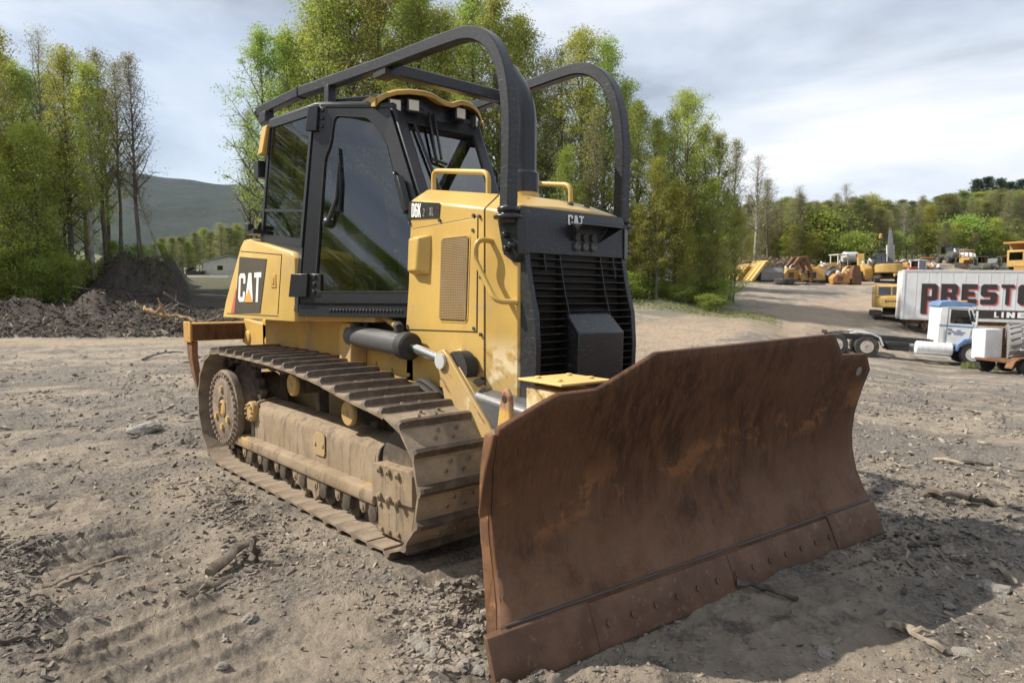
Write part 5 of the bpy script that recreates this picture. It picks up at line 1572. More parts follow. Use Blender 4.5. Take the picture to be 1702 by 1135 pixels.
# one mass of undergrowth that fills the floor of the woods
def undergrowth(name, spots, n, hmax, leaf, seed, size=.10, kind_='stuff'):
    rng = np.random.default_rng(seed)
    U = []; 
    for (u0, u1, d0, d1) in spots:
        m = int(n*(u1-u0)/sum(q[1]-q[0] for q in spots))
        u = rng.uniform(u0, u1, m); d = rng.uniform(d0, d1, m); h = hmax*rng.random(m)**1.6
        r = (u-851)/1144*d
        x = CAM[0]+FH[0]*d+RH[0]*r; y = CAM[1]+FH[1]*d+RH[1]*r
        z = ground_z(x, y)[0]
        cl = fbm(x*.5, y*.5, seed, 3)
        h = h*np.clip(.75+1.6*cl, .12, 1.5)
        U.append(np.stack([x, y, z+h], 1))
    me = leaf_mesh(name, np.concatenate(U), size, leaf, rng)
    o = bpy.data.objects.new(name, me); COL.objects.link(o)
    return tag(o, kind=kind_)
tag(undergrowth('undergrowth', [(430, 1205, 42, 50), (-300, 120, 38, 47)], 60000, 3.0, M['leaf_mid'], 5, .075), 'tangled green undergrowth on the floor of the woods', 'undergrowth')
tag(undergrowth('bank_growth', [(80, 290, 40.5, 45)], 3500, .7, M['leaf_dull'], 15, .055), 'sparse green growth on the dark cut bank', 'undergrowth')
tag(undergrowth('brushwood', [(1195, 1460, 69, 73)], 9000, 1.5, M['brush'], 6, .14), 'brown leafless brush behind the scrap row', 'brushwood')
tag(undergrowth('grass', [(1020, 1290, 36, 40), (1600, 1720, 28.6, 29.4), (1180, 1300, 62, 66)], 6000, .22, M['grass'], 8, .04), 'thin young grass along the edges of the dirt', 'grass')
# ------------------------------------------------------------------- yard
def place(name, label, cat, u, d, ang=0., group=None, dz_=0., z=None):
    """ang: heading of the thing's +x, degrees anticlockwise from the picture's right"""
    x, y, zz = gp(u, d)
    o = empty(name, (x, y, (zz if z is None else z)+dz_), math.atan2(RH[1], RH[0])+rad(ang))
    return tag(o, label, cat, group)
def part(mb, name, mat, parent, bevel=0, smooth=35): return mb.build(name, mat, parent, bevel, smooth)
def wheel(parent, x, y, z, r, w, rim=None, side=1, n=24, hub=.5, name='wheel'):
    b = MB(); b.lathe((x, y-w/2, z), (0, 1, 0), [(r*.55, 0), (r*.93, 0), (r, w*.15), (r, w*.85), (r*.93, w), (r*.55, w)], n)
    t_ = part(b, name, M['tyre'], parent)
    f = -1 if side < 0 else 1
    b = MB(); y0 = y+f*w*.5
    b.lathe((x, y0+f*.012, z), (0, -f, 0), [(r*.555, 0), (r*.53, .025), (r*.46, .07), (r*.30, .09 if hub < .6 else .02), (r*.28, -.02 if hub > .6 else .05), (r*.12, -.03 if hub > .6 else .04), (r*.10, .0)], n)
    for k in range(8):
        a = 2*PI*k/8; cx_, cz_ = x+r*.22*math.cos(a), z+r*.22*math.sin(a)
        b.cyl((cx_, y0, cz_), (cx_, y0+f*.03, cz_), r*.035, None, 6)
    part(b, 'rim', rim or M['alu'], t_)
    return t_

# --- highway tractor unit
t_ = place('semi_truck', 'white and blue day cab truck with bare fifth wheel in front of the long trailer', 'truck', 1607, 31.6, 0, dz_=.0)
x0_, y0_, _z = gp(1607, 31.6); x1_, y1_, _z1 = gp(1443, 33.0)
dirv = math.atan2(y0_-y1_, x0_-x1_)
t_.rotation_euler = (0, 0, dirv)
t_.location.z = _z
slope = (_z-_z1)/math.hypot(x0_-x1_, y0_-y1_)
t_.rotation_euler = (0, -math.atan(slope), dirv)
TW = 1.05
b = MB()
b.box((-6.0, -.45, .78), (.9, -.34, 1.02)); b.box((-6.0, .34, .78), (.9, .45, 1.02))
for x in (-5.9, -4.6, -3.2, -2.0, .7): b.box((x, -.34, .82), (x+.12, .34, .98))
b.cyl((-5.6, -1.0, .52), (-5.6, 1.0, .52), .09); b.cyl((-4.25, -1.0, .52), (-4.25, 1.0, .52), .09); b.cyl((0, -.95, .50), (0, .95, .50), .06)
b.box((-3.35, -.75, .42), (-2.45, .75, .80)); b.lathe((-3.5, -.6, .68), (1, 0, 0), [(.14, 0), (.16, .05), (.16, .9), (.14, .95)], 12)
part(b, 'frame', M['frame_black'], t_, .01)
b = MB(); b.lathe((-4.9, 0, 1.10), (0, 0, 1), [(.46, 0), (.48, .04), (.46, .07), (.12, .07), (.10, .03)], 20); b.box((-5.6, -.28, 1.06), (-5.2, .28, 1.12))
b.box((-4.3, -.36, 1.03), (-2.9, .36, 1.08)); b.box((-6.15, -.1, .98), (-5.9, .1, 1.14))
part(b, 'fifth_wheel', M['grey_steel'], t_, .01)
for x in (-5.55, -4.25):
    for s in (-1, 1): wheel(t_, x, s*.93, .52, .52, .55, M['rim_rust'], s, hub=.4)
for s in (-1, 1): wheel(t_, 0, s*.98, .52, .52, .28, M['alu'], s, hub=.8, name='front_wheel')
for s in (-1, 1):
    b = MB()
    ol = [(-5.0, 1.12), (-4.75, 1.20), (-4.1, 1.17), (-3.72, 1.02), (-3.55, .62), (-3.62, .60), (-3.80, .98), (-4.15, 1.12), (-4.75, 1.15), (-5.0, 1.08)]
    b.xz(ol, s*.68, s*1.22); part(b, 'rear_mudguard', M['alu'], t_, .01)
    b = MB(); b.lathe((-2.58, s*.95, .66), (1, 0, 0), [(.25, 0), (.30, .04), (.30, 1.42), (.25, 1.46)], 22)
    for x in (-2.4, -1.5): b.lathe((x, s*.95, .66), (1, 0, 0), [(.308, 0), (.308, .05)], 22)
    tk_ = part(b, 'fuel_tank', M['white_panel'], t_); tk_.location.x = .33
    b = MB(); b.box((-2.6, s*1.25-.12, .30), (-1.2, s*1.25+.12, .34)); part(b, 'step_plate', M['alu'], tk_, .01)
CX_ = .42
b = MB()                                                  # cab body with sloped screen
b.xz([(-1.86, .82), (-1.86, 2.50), (-1.78, 2.66), (-.62, 2.66), (-.36, 1.92), (-.36, .95), (-.62, .82)], -1.02, 1.02)
cb = part(b, 'cab', M['white'], t_, .06); cb.location.x = CX_
b = MB(); b.xz([(-1.92, 2.60), (-1.84, 2.80), (-1.3, 2.88), (-.52, 2.76), (-.46, 2.66), (-1.9, 2.56)], -1.03, 1.03); part(b, 'roof_cap', M['blue'], cb, .05)
for s in (-1, 1):
    b = MB(); b.prism([(-1.42, s*1.024, 1.86), (-1.42, s*1.024, 2.48), (-.78, s*1.024, 2.48), (-.56, s*1.024, 1.86)], (0, s*.006, 0)); part(b, 'door_window', M['glass_dark'], cb)
    b = MB()
    for a, c in (((-1.52, .92), (-1.52, 2.54)), ((-1.52, .92), (-.66, .92)), ((-.66, .92), (-.50, 1.86)), ((-1.52, 2.54), (-.76, 2.54))): b.tube([(a[0], s*1.024, a[1]), (c[0], s*1.024, c[1])], .010, 4)
    b.box((-1.47, s*1.03-.02, 1.55), (-1.32, s*1.03+.02, 1.60)); part(b, 'door_outline', M['dark_steel'], cb)
    b = MB(); b.box((-2.052, s*1.0225-.003, 1.66), (.95, s*1.0225+.003, 1.73)) if False else b.box((-1.85, s*1.0225-.004, 1.70), (-.37, s*1.0225+.004, 1.77)); part(b, 'side_stripe', M['blue'], cb)
    b = MB()
    for k, w in ((0, .16), (1, .52), (2, .36)): b.box((-1.05-w/2, s*1.026-.002, 1.52-k*.085), (-1.05+w/2, s*1.026+.002, 1.57-k*.085))
    b.box((-1.46, s*1.026-.002, 1.34), (-1.34, s*1.026+.002, 1.46)); part(b, 'door_lettering', M['door_blue'], cb)
    b = MB(); b.tube(fillet([(-.55, s*1.03, 2.3), (-.45, s*1.25, 2.3), (-.45, s*1.25, 1.75), (-.5, s*1.03, 1.75)], .05), .014); b.box((-.47, s*1.25-.09, 1.85), (-.43, s*1.25+.09, 2.25)); part(b, 'mirror', M['alu'], cb, .008)
b = MB(); b.loft([[(-.615+.006, -.90, 2.60), (-.375+.006, -.92, 1.96), (-.375+.012, -.92, 1.96), (-.615+.012, -.90, 2.60)], [(-.615+.006, .90, 2.60), (-.375+.006, .92, 1.96), (-.375+.012, .92, 1.96), (-.615+.012, .90, 2.60)]]); part(b, 'windscreen', M['glass_dark'], cb)
b = MB(); b.box((-.03+(-.6), -1.026, 1.95), (-.40, -1.02, 2.50)) if False else b.prism([(-.60, -1.024, 1.98), (-.72, -1.024, 2.46), (-.66, -1.024, 2.50), (-.42, -1.024, 1.98)], (0, -.006, 0)); part(b, 'quarter_window', M['glass_dark'], cb)
b = MB()                                                  # bonnet
b.loft([[(-.03, -w, .95), (-.03, -w, 1.70), (-.03, -w*.8, 1.86), (-.03, w*.8, 1.86), (-.03, w, 1.70), (-.03, w, .95)] for w in (.92,)] + [[(1.15, -w, .75), (1.15, -w, 1.45), (1.15, -w*.8, 1.62), (1.15, w*.8, 1.62), (1.15, w, 1.45), (1.15, w, .75)] for w in (.62,)])
bo = part(b, 'bonnet', M['white'], t_, .04)
for s in (-1, 1):
    b = MB(); ol = [(-.72, .62), (-.64, .95), (-.42, 1.18), (0, 1.28), (.42, 1.18), (.66, .95), (.72, .62), (.60, .62), (.50, .88), (.33, 1.05), (0, 1.13), (-.33, 1.05), (-.52, .88), (-.60, .62)]
    b.xz(ol, s*.70, s*1.16); part(b, 'front_mudguard', M['blue'], t_, .02)
b = MB(); b.box((1.2, -1.1, .40), (1.36, 1.1, .72)); part(b, 'bumper', M['alu'], t_, .03)

for y in (-.7, -.35, 0, .35, .7):
    b = MB(); b.box((-.86+CX_, y-.05, 2.84), (-.76+CX_, y+.05, 2.90)); part(b, 'marker_lamp', M['orange'], t_, .01)
b = MB(); b.box((-1.5, -.98, .70), (-.1, .98, .83)); part(b, 'under_cab_gap', M['frame_black'], t_, .01)  # black box added to stand for the dark shaded gap under the cab
for s in (-1, 1):
    b = MB(); b.tube(fillet([(-1.40, s*1.03, 1.0), (-1.40, s*1.09, 1.0), (-1.40, s*1.09, 1.75), (-1.40, s*1.03, 1.75)], .03), .014); part(b, 'grab_rail', M['alu'], t_)
# --- long van trailer with the painted name
tr_ = place('van_trailer', 'long white van trailer body with PRESTON lettering standing behind the blue and white truck', 'trailer', 1497, 40.3, -23.0)
tr_.rotation_euler.y = rad(1.2)
zt_ = CAM[2]+40.3*(492-448.5)/1144 - tr_.location.z; zb_ = CAM[2]+40.3*(492-530)/1144 - tr_.location.z
b = MB(); b.box((0, 0, zb_), (13.6, 2.55, zt_)); body_ = part(b, 'trailer_box', M['white_panel'], tr_, .02)
b = MB(); b.box((-.015, -.02, zt_-.12), (13.62, 2.57, zt_+.01)); b.box((-.015, -.02, zb_-.01), (13.62, 2.57, zb_+.13)); part(b, 'edge_rail', M['alu'], body_, .006)
b = MB()
for k in range(0, 23): b.box((.06+k*.6, -.012, zb_+.13), (.085+k*.6, .0, zt_-.12))
part(b, 'panel_seam', M['white_panel'], body_)
b = MB(); b.box((-.04, -.03, zb_), (.10, .12, zt_)); b.box((-.05, .2, zb_+.1), (-.02, 1.25, zt_-.1)); b.box((-.05, 1.3, zb_+.1), (-.02, 2.4, zt_-.1)); part(b, 'rear_doors', M['white'], body_, .01)
Lh = 1.12; lx = .95; lz = zt_-.78-Lh
b = MB(); word(b, 'PRESTON', (lx+.07, -.014, lz-.06), (1, 0, 0), (0, 0, 1), Lh, .17, .90, .004); part(b, 'red_letter_shadow', M['letter_red'], body_)
b = MB(); word(b, 'PRESTON', (lx, -.020, lz), (1, 0, 0), (0, 0, 1), Lh, .17, .90, .004); part(b, 'trailer_lettering', M['letter_black'], body_)
b = MB(); b.box((lx+1.9, -.020, lz-.80), (lx+6.4, -.014, lz-.32)); part(b, 'lettering_band', M['letter_black'], body_)
b = MB(); word(b, '151', (lx+2.2, -.0215, lz-.73), (1, 0, 0), (0, 0, 1), .34, .2, 1.2, .003); word(b, 'LINE', (lx+3.6, -.0215, lz-.72), (1, 0, 0), (0, 0, 1), .31, .25, 1.55, .003); part(b, 'band_lettering', M['letter_white'], body_)
for x in (9.9, 11.2):
    for y in (.35, 2.2): wheel(tr_, x, y, .52, .52, .5, M['rim_rust'], -1)
b = MB(); b.box((.3, .6, zb_-.25), (13.2, .75, zb_)); b.box((.3, 1.8, zb_-.25), (13.2, 1.95, zb_)); b.box((1.2, .3, 0), (1.35, .45, zb_)); b.box((1.2, 2.1, 0), (1.35, 2.25, zb_)); b.box((.3, .1, zb_-.75), (.4, 2.45, zb_-.62)); b.box((.32, .3, zb_-.75), (.38, .4, zb_)); b.box((.32, 2.1, zb_-.75), (.38, 2.2, zb_))
part(b, 'underframe', M['rust_plain'], tr_, .01)

# --- small equipment trailer, white cabinet and big tyre on it
et = place('equipment_trailer', 'low rusty equipment trailer with curved fender and white stake, right of the truck', 'trailer', 1674, 26.6, 4, dz_=-.02)
b = MB(); b.box((-.55, -.85, .52), (3.6, .9, .62)); b.box((3.6, -.08, .45), (5.2, .08, .55)); b.tube([(3.6, -.7, .5), (4.9, 0, .48), (3.6, .7, .5)], .05); part(b, 'deck', M['rust_plain'], et, .01)
b = MB(); b.xz([(-.75, .36), (-.62, .62), (-.45, .74), (1.2, .78), (1.2, .74), (-.43, .70), (-.57, .60), (-.70, .34)], -1.22, -.86); part(b, 'fender', M['rust_plain'], et, .01)
for x in (.02, .92): wheel(et, x, -1.02, .36, .36, .24, M['rim_rust'], -1)
for x in (.02, .92): wheel(et, x, 1.02, .36, .36, .24, M['rim_rust'], 1)
b = MB()
for x in (.18, .42): b.box((x-.03, -.88, .62), (x+.03, -.82, 1.95 if x < .3 else 1.7))
b.box((-.12, -.87, 1.0), (.6, -.83, 1.05)); b.box((-.1, -.87, 1.45), (.5, -.83, 1.5)); part(b, 'stake', M['white_panel'], et, .005)
cab_ = place('steel_cabinet', 'white upright steel cabinet with rust streaks standing before the truck bonnet', 'cabinet', 1642, 27.4, 3, dz_=.52)
b = MB(); b.box((-.36, -.35, 0), (.36, .35, 1.20)); part(b, 'cabinet_body', M['white'], cab_, .015)
b = MB(); b.box((-.34, -.365, .04), (.26, -.352, 1.16)); b.box((.22, -.38, .55), (.26, -.364, .68)); part(b, 'door', M['white'], cab_, .004)
b = MB(); b.box((.41, -.3, -.1), (.52, -.2, 1.25)); b.box((.60, -.3, -.1), (.66, -.22, 1.1)); b.box((.41, -.28, .5), (.75, -.24, .56)); part(b, 'side_rack', M['rust_plain'], cab_, .004)
ty = place('big_tyre', 'big worn grey tyre with chevron cleats loaded on the equipment trailer', 'tyre', 1692, 27.2, 62, dz_=1.22)
b = MB(); b.lathe((-.3, -.38, 0), (0, 1, 0), [(.40, 0), (.74, 0), (.78, .12), (.78, .62), (.74, .76), (.40, .76)], 36); tyb = part(b, 'tyre_body', M['grey_tyre'], ty)
b = MB()
for k in range(20):
    for s in (-1, 1):
        a = 2*PI*(k+(.5 if s > 0 else 0))/20
        def cy(r, aa, y): return (-.3+r*math.cos(aa), y, r*math.sin(aa))
        b.hexa([cy(.775, a, 0), cy(.775, a+.09, 0), cy(.775, a+.26, s*.37), cy(.775, a+.17, s*.37), cy(.83, a, 0), cy(.83, a+.09, 0), cy(.82, a+.26, s*.37), cy(.82, a+.17, s*.37)])
part(b, 'cleats', M['grey_tyre'], tyb)
ff = place('row_of_drums', 'grey drum standing between the white cabinet and the big tyre', 'drum', 1667, 27.9, 0, dz_=.60); ff.name = 'steel_drum'
b = MB(); b.lathe((0, 0, 0), (0, 0, 1), [(.28, 0), (.29, .02), (.28, .04), (.28, .32), (.295, .34), (.28, .36), (.28, .66), (.295, .68), (.28, .70), (.28, 1.0), (.27, 1.02)], 22); part(b, 'drum_body', M['alu'], ff)

# --- tracked excavators seen from behind (+x = forwards, away from the camera)
def excavator(name, label, u, d, ang, sc, boom, rust=False, grp=None):
    o = place(name, label, 'excavator', u, d, ang, grp); o.scale = (sc, sc, sc)
    for s in (-1, 1):
        b = MB(); b.xz([(-1.7, .18), (-1.85, .40), (-1.7, .66), (-1.5, .74), (1.5, .74), (1.7, .66), (1.85, .40), (1.7, .18), (1.5, .0), (-1.5, .0)], s*.85, s*1.4)
        for k in range(-8, 9): b.box((k*.2-.03, min(s*.86, s*1.39), .735), (k*.2+.03, max(s*.86, s*1.39), .765))
        part(b, 'track', M['dark_steel'], o, .03)
    b = MB(); b.lathe((0, 0, .55), (0, 0, 1), [(.55, 0), (.55, .42)], 20); b.box((-1.1, -.85, .35), (1.1, .85, .60)); part(b, 'undercarriage', M['dark_steel'], o, .02)
    b = MB()                                              # counterweight with rounded corners
    b.xy([(-1.95, -.9), (-2.05, -.5), (-2.05, .5), (-1.95, .9), (-1.55, 1.30), (.9, 1.30), (.9, -1.30), (-1.55, -1.30)], 1.0, 1.95)
    bd = part(b, 'upper_body', M['far_yellow'], o, .08)
    b = MB(); b.box((-1.7, -1.2, 1.95), (.2, 1.2, 2.15)); part(b, 'engine_cover', M['dark_steel'] if boom else M['far_yellow'], bd, .05)
    b = MB(); y0_c = .20 if boom else -.95
    b.xz([(-.35, 1.95), (-.35, 3.05), (-.2, 3.15), (.85, 3.15), (1.2, 2.5), (1.2, 1.2), (.9, 1.2)] if boom else [(-1.75, 1.9), (-1.75, 2.85), (-1.6, 2.95), (.85, 2.95), (1.2, 2.5), (1.2, 1.2), (.9, 1.2)], y0_c, 1.28); c_ = part(b, 'cab', M['far_yellow'] if not boom else M['black_clean'], o, .05)
    ws = [((-.362, .30, 2.15), (-.352, .66, 3.0)), ((-.362, .74, 2.15), (-.352, 1.2, 3.0))] if boom else [((-1.762, -.82, 2.08), (-1.752, .10, 2.78)), ((-1.762, .22, 2.08), (-1.752, 1.15, 2.78))]
    ws += [((-.15, y0_c-.004, 2.2), (.8, y0_c-.001, 2.8)), ((-.15, 1.283, 2.2), (.8, 1.29, 2.8))]
    for p_, q_ in ws:
        b = MB(); b.box(p_, q_); part(b, 'cab_window', M['glass_dark'], c_)
    if boom:
        b = MB(); b.loft([[(x, -.30-w, z-h), (x, -.30+w, z-h), (x, -.30+w, z+h), (x, -.30-w, z+h)] for x, z, w, h in ((.6, 1.8, .30, .3), (1.2, 3.4, .28, .38), (1.9, 5.0, .20, .34), (2.5, 6.0, .12, .22))])
        bm_ = part(b, 'boom', M['boom_grey'], o, .03)
        b = MB(); b.cyl((1.1, -.62, 1.7), (2.0, -.62, 4.2), .09); b.cyl((1.1, .02, 1.7), (2.0, .02, 4.2), .09); part(b, 'boom_cylinder', M['alu'], bm_)
        b = MB(); b.loft([[(x, -.30-w, z), (x, -.30+w, z), (x+h, -.30+w, z+.1), (x+h, -.30-w, z+.1)] for x, z, w, h in ((2.3, 6.1, .12, .4), (3.9, 4.4, .12, .4), (4.9, 2.6, .12, .3))]); part(b, 'stick', M['boom_grey'], bm_, .02)
    else:
        b = MB(); b.loft([[(x, -.1-w, z-h), (x, -.1+w, z-h), (x, -.1+w, z+h), (x, -.1-w, z+h)] for x, z, w, h in ((1.0, 1.5, .14, .2), (2.2, 2.6, .14, .24), (3.6, 2.4, .12, .16))]); part(b, 'boom', M['far_yellow'], o, .02)
    return o, bd
e1, bd1 = excavator('excavator', 'compact yellow excavator seen from behind at the rear corner of the white trailer', 1478, 43.8, 70, .72, False)
b = MB()
for k, (y, w, h) in enumerate(((.62, .12, .20), (.44, .10, .14), (.28, .12, .12), (.10, .14, .13), (-.10, .12, .15), (-.30, .13, .12), (-.48, .10, .19), (-.62, .10, .21))): b.box((-2.062, y-w*.5, 1.55-h*.5), (-2.05, y+w*.45, 1.55+h*.5))
part(b, 'rear_lettering', M['letter_black'], bd1)
e2, bd2 = excavator('excavator', 'large yellow excavator with grey raised boom seen from behind, up the slope', 1473, 66, 66, .86, True)

# --- machines further up the yard
def tractor_like(name, label, cat, u, d, ang, sc, mat, roof=None, bucket=False, cabm=None, group=None, rear=.62):
    o = place(name, label, cat, u, d, ang, group); o.scale = (sc, sc, sc)
    b = MB(); b.box((-1.4, -.55, .65), (1.6, .55, 1.25)); b.xz([(.2, 1.2), (.2, 1.75), (1.5, 1.62), (1.7, 1.3), (1.7, 1.0), (.2, 1.0)], -.5, .5); bd = part(b, 'body', mat, o, .06)
    for s in (-1, 1):
        wheel(o, -.9, s*.95, rear, rear, .5, mat, s, 20); wheel(o, 1.2, s*.85, rear*.78, rear*.78, .4, mat, s, 18)
        b = MB(); b.xz(arc(-.9, rear, rear+.14, 15, 150, 7)+arc(-.9, rear, rear+.08, 150, 15, 7), s*.7, s*1.22); part(b, 'fender', mat, bd, .01)
    b = MB()
    for x in (-1.1, .1):
        for y in (-.55, .55): b.box((x-.05, y-.05, 1.2), (x+.05, y+.05, 2.5))
    b.box((-1.2, -.7, 2.5), (.25, .7, 2.6)); part(b, 'canopy', roof or mat, bd, .03)
    if cabm:
        b = MB(); b.box((-1.1, -.52, 1.45), (.08, .52, 2.46)); part(b, 'cab_window', cabm, bd)
    if bucket:
        for s in (-1, 1):
            b = MB(); b.tube([(-.3, s*.5, 1.5), (1.4, s*.6, 1.3), (2.3, s*.6, .6)], .1, sec=SQ); part(b, 'loader_arm', mat, o)
        b = MB(); b.xz([(2.2, .9), (2.25, .2), (2.9, .05), (2.95, .12), (2.4, .35), (2.3, .9)], -1.1, 1.1); part(b, 'bucket', mat, o, .02)
    return o
tractor_like('tractor', 'small red tractor with a white cab roof beside the raised grey boom', 'tractor', 1518, 67, 200, .78, M['red_vehicle'], M['white'], cabm=M['glass_dark'])
tractor_like('wheel_loader', 'orange yellow loader with lifted arms to the right of the red tractor', 'loader', 1538, 70, 250, .8, M['far_orange'], M['far_orange'], True)
tractor_like('tractor', 'small dark tractor at the far end of the yard, left of the white van', 'tractor', 1573, 88, 270, .85, M['far_grey'], M['dark_steel'], cabm=M['glass_dark'])
vn = place('parked_van', 'white van parked against the trees at the far end of the yard', 'van', 1592, 90, 260)
b = MB(); b.xz([(-2.3, .35), (-2.35, 1.1), (-2.1, 1.75), (-.2, 1.85), (.6, 1.25), (2.0, 1.05), (2.2, .7), (2.2, .35)], -.92, .92); vb = part(b, 'body', M['white'], vn, .12)
b = MB(); b.box((-2.37, -.7, 1.12), (-2.2, .7, 1.62)); b.box((-1.9, -.935, 1.15), (.1, -.925, 1.65)); b.box((-1.9, .925, 1.15), (.1, .935, 1.65)); b.loft([[(.05, -.75, 1.78), (.62, -.75, 1.30), (.66, -.75, 1.33), (.09, -.75, 1.81)], [(.05, .75, 1.78), (.62, .75, 1.30), (.66, .75, 1.33), (.09, .75, 1.81)]]); part(b, 'window', M['glass_dark'], vb)
for x in (-1.4, 1.4):
    for s in (-1, 1): wheel(vn, x, s*.85, .34, .34, .22, M['alu'], s, 16)
dz2 = place('crawler_loader', 'yellow and brown crawler with its blade to the camera, right of the white van', 'crawler', 1604, 80, 262); dz2.scale = (.8,)*3
b = MB()
for s in (-1, 1): b.xz([(-1.4, .1), (-1.6, .5), (-1.3, .9), (1.3, .8), (1.6, .5), (1.4, .1)], s*.6, s*1.05)
part(b, 'track', M['dark_steel'], dz2, .03)
b = MB(); b.box((-1.3, -.55, .5), (1.4, .55, 1.5)); b.box((-1.2, -.5, 1.5), (.2, .5, 1.7)); bd = part(b, 'body', M['far_yellow'], dz2, .06)
b = MB()
for x in (-1.0, .2):
    for y in (-.6, .6): b.box((x-.06, y-.06, 1.6), (x+.06, y+.06, 2.6))
b.box((-1.15, -.75, 2.6), (.35, .75, 2.7)); part(b, 'canopy', M['far_yellow'], bd, .03)
b = MB(); b.loft([[(1.9, y, .15), (2.0, y, .12), (1.85, y, .6), (2.0, y, 1.15), (1.88, y, 1.15), (1.72, y, .6)] for y in (-1.4, 1.4)]); part(b, 'blade', M['rust_plain'], dz2, .01)
for u, lab in ((1628, 'grey green tractor with big tyres, nearer to the white van of the two'), (1668, 'grey green tractor with big tyres, nearer to the dump truck of the two')):
    tractor_like('farm_tractor', lab, 'tractor', u, 71, 255, .80, M['far_grey'], M['far_grey'], cabm=M['glass_dark'], rear=.75)
pk = place('pickup_truck', 'dark pickup parked between the two grey green tractors', 'pickup', 1649, 76, 200); pk.scale = (.85,)*3
b = MB(); b.xz([(-2.5, .5), (-2.5, 1.1), (-.7, 1.1), (-.4, 1.75), (.7, 1.75), (1.1, 1.15), (2.3, 1.05), (2.4, .5)], -.95, .95); pb = part(b, 'body', M['boom_grey'], pk, .06)
b = MB(); b.box((-.3, -.96, 1.2), (.65, -.952, 1.65)); b.box((-.3, .952, 1.2), (.65, .96, 1.65)); part(b, 'window', M['glass_dark'], pb)
for x in (-1.6, 1.6):
    for s in (-1, 1): wheel(pk, x, s*.88, .4, .4, .26, M['alu'], s, 16)
dt = place('dump_truck', 'orange yellow dump truck with its big bed, at the right edge of the yard', 'dump truck', 1716, 67, 215)
b = MB(); b.box((-3.2, -.6, .9), (3.4, .6, 1.3)); part(b, 'chassis', M['far_orange'], dt, .03)
b = MB(); b.loft([[(-3.6, -1.5, 1.9), (-3.6, 1.5, 1.9), (-3.9, 1.7, 3.5), (-3.9, -1.7, 3.5)], [(1.2, -1.5, 1.4), (1.2, 1.5, 1.4), (1.6, 1.7, 3.7), (1.6, -1.7, 3.7)]]); bd = part(b, 'dump_bed', M['far_orange'], dt, .05)
b = MB(); b.box((1.5, -1.7, 3.55), (3.0, 1.7, 3.72))
for k in range(5): b.box((-3.4+k*1.05, -1.72, 1.7), (-3.25+k*1.05, 1.72, 3.5))
part(b, 'bed_rib', M['far_orange'], bd, .02)
b = MB(); b.box((1.8, -1.2, 1.3), (3.4, .3, 2.9)); c_ = part(b, 'cab', M['far_yellow'], dt, .08)
b = MB(); b.box((1.95, -1.21, 1.95), (3.2, -1.202, 2.7)); b.box((3.4, -1.0, 1.95), (3.41, .1, 2.7)); part(b, 'cab_window', M['glass_dark'], c_)
for x in (-2.2, -.7, 2.4):
    for s in (-1, 1): wheel(dt, x, s*1.1, .8, .8, .6, M['far_orange'], s, 20)

# --- row of scrap parts along the trees
def scrap_blade(label, u, d, sc=1.0):
    o = place('ripper_frame', label, 'scrap frame', u, d, 20); o.scale = (sc,)*3
    b = MB(); b.loft([[(-.9, y, 0), (-.7, y, 0), (.5, y, 1.35), (.35, y, 1.45)] for y in (-.75, .75)]); f_ = part(b, 'plate', M['far_yellow'], o, .03)
    b = MB()
    for y in (-.7, -.25, .25, .7): b.tube([(-.85, y, .08), (.45, y, 1.5)], .07, sec=SQ)
    b.tube([(.45, -.85, 1.45), (.45, .85, 1.45)], .09); part(b, 'rib', M['far_yellow'], f_)
    return o
scrap_blade('leaning yellow ribbed plate at the left end of the scrap row', 1229, 66)
scrap_blade('larger leaning yellow ribbed plate, second in the scrap row', 1254, 65, 1.25)
o = place('loader_bucket', 'wide grey steel bucket lying between the yellow plates and a flat tyre', 'bucket', 1277, 65, 5)
b = MB(); b.loft([[(x, -.2, .05), (x, -.55, .15), (x, -.62, .9), (x, -.35, 1.3), (x, -.25, 1.28), (x, -.5, .9), (x, -.42, .25), (x, -.1, .15)] for x in (-1.1, 1.1)]); bu = part(b, 'shell', M['grey_tyre'], o, .02)
for x in (-1.1, 1.06):
    b = MB(); b.prism([(x, -.2, .05), (x, -.55, .15), (x, -.62, .9), (x, -.35, 1.3), (x, .5, .9), (x, .6, .2)], (.04, 0, 0)); part(b, 'side_plate', M['dark_steel'], bu)
o = place('flat_tyre', 'big dark tyre lying flat on the dirt in front of the scrap row', 'tyre', 1302, 62.5, 0)
b = MB(); b.lathe((0, 0, .0), (0, 0, 1), [(.40, .02), (.8, 0), (.88, .1), (.88, .42), (.8, .52), (.40, .50), (.36, .26)], 26); part(b, 'tyre_body', M['tyre'], o)
o = place('tyre_stack', 'two dark tyres leaning on edge behind the flat tyre', 'tyres', 1292, 66, 70); o.name = 'worn_out_tyre'; o['label'] = 'dark tyre standing on edge beside the grey bucket'; o['category'] = 'tyre'
b = MB(); b.lathe((0, -.25, .7), (0, 1, .15), [(.36, .02), (.64, 0), (.72, .1), (.72, .42), (.64, .5), (.36, .48)], 24); part(b, 'tyre_body', M['tyre'], o)
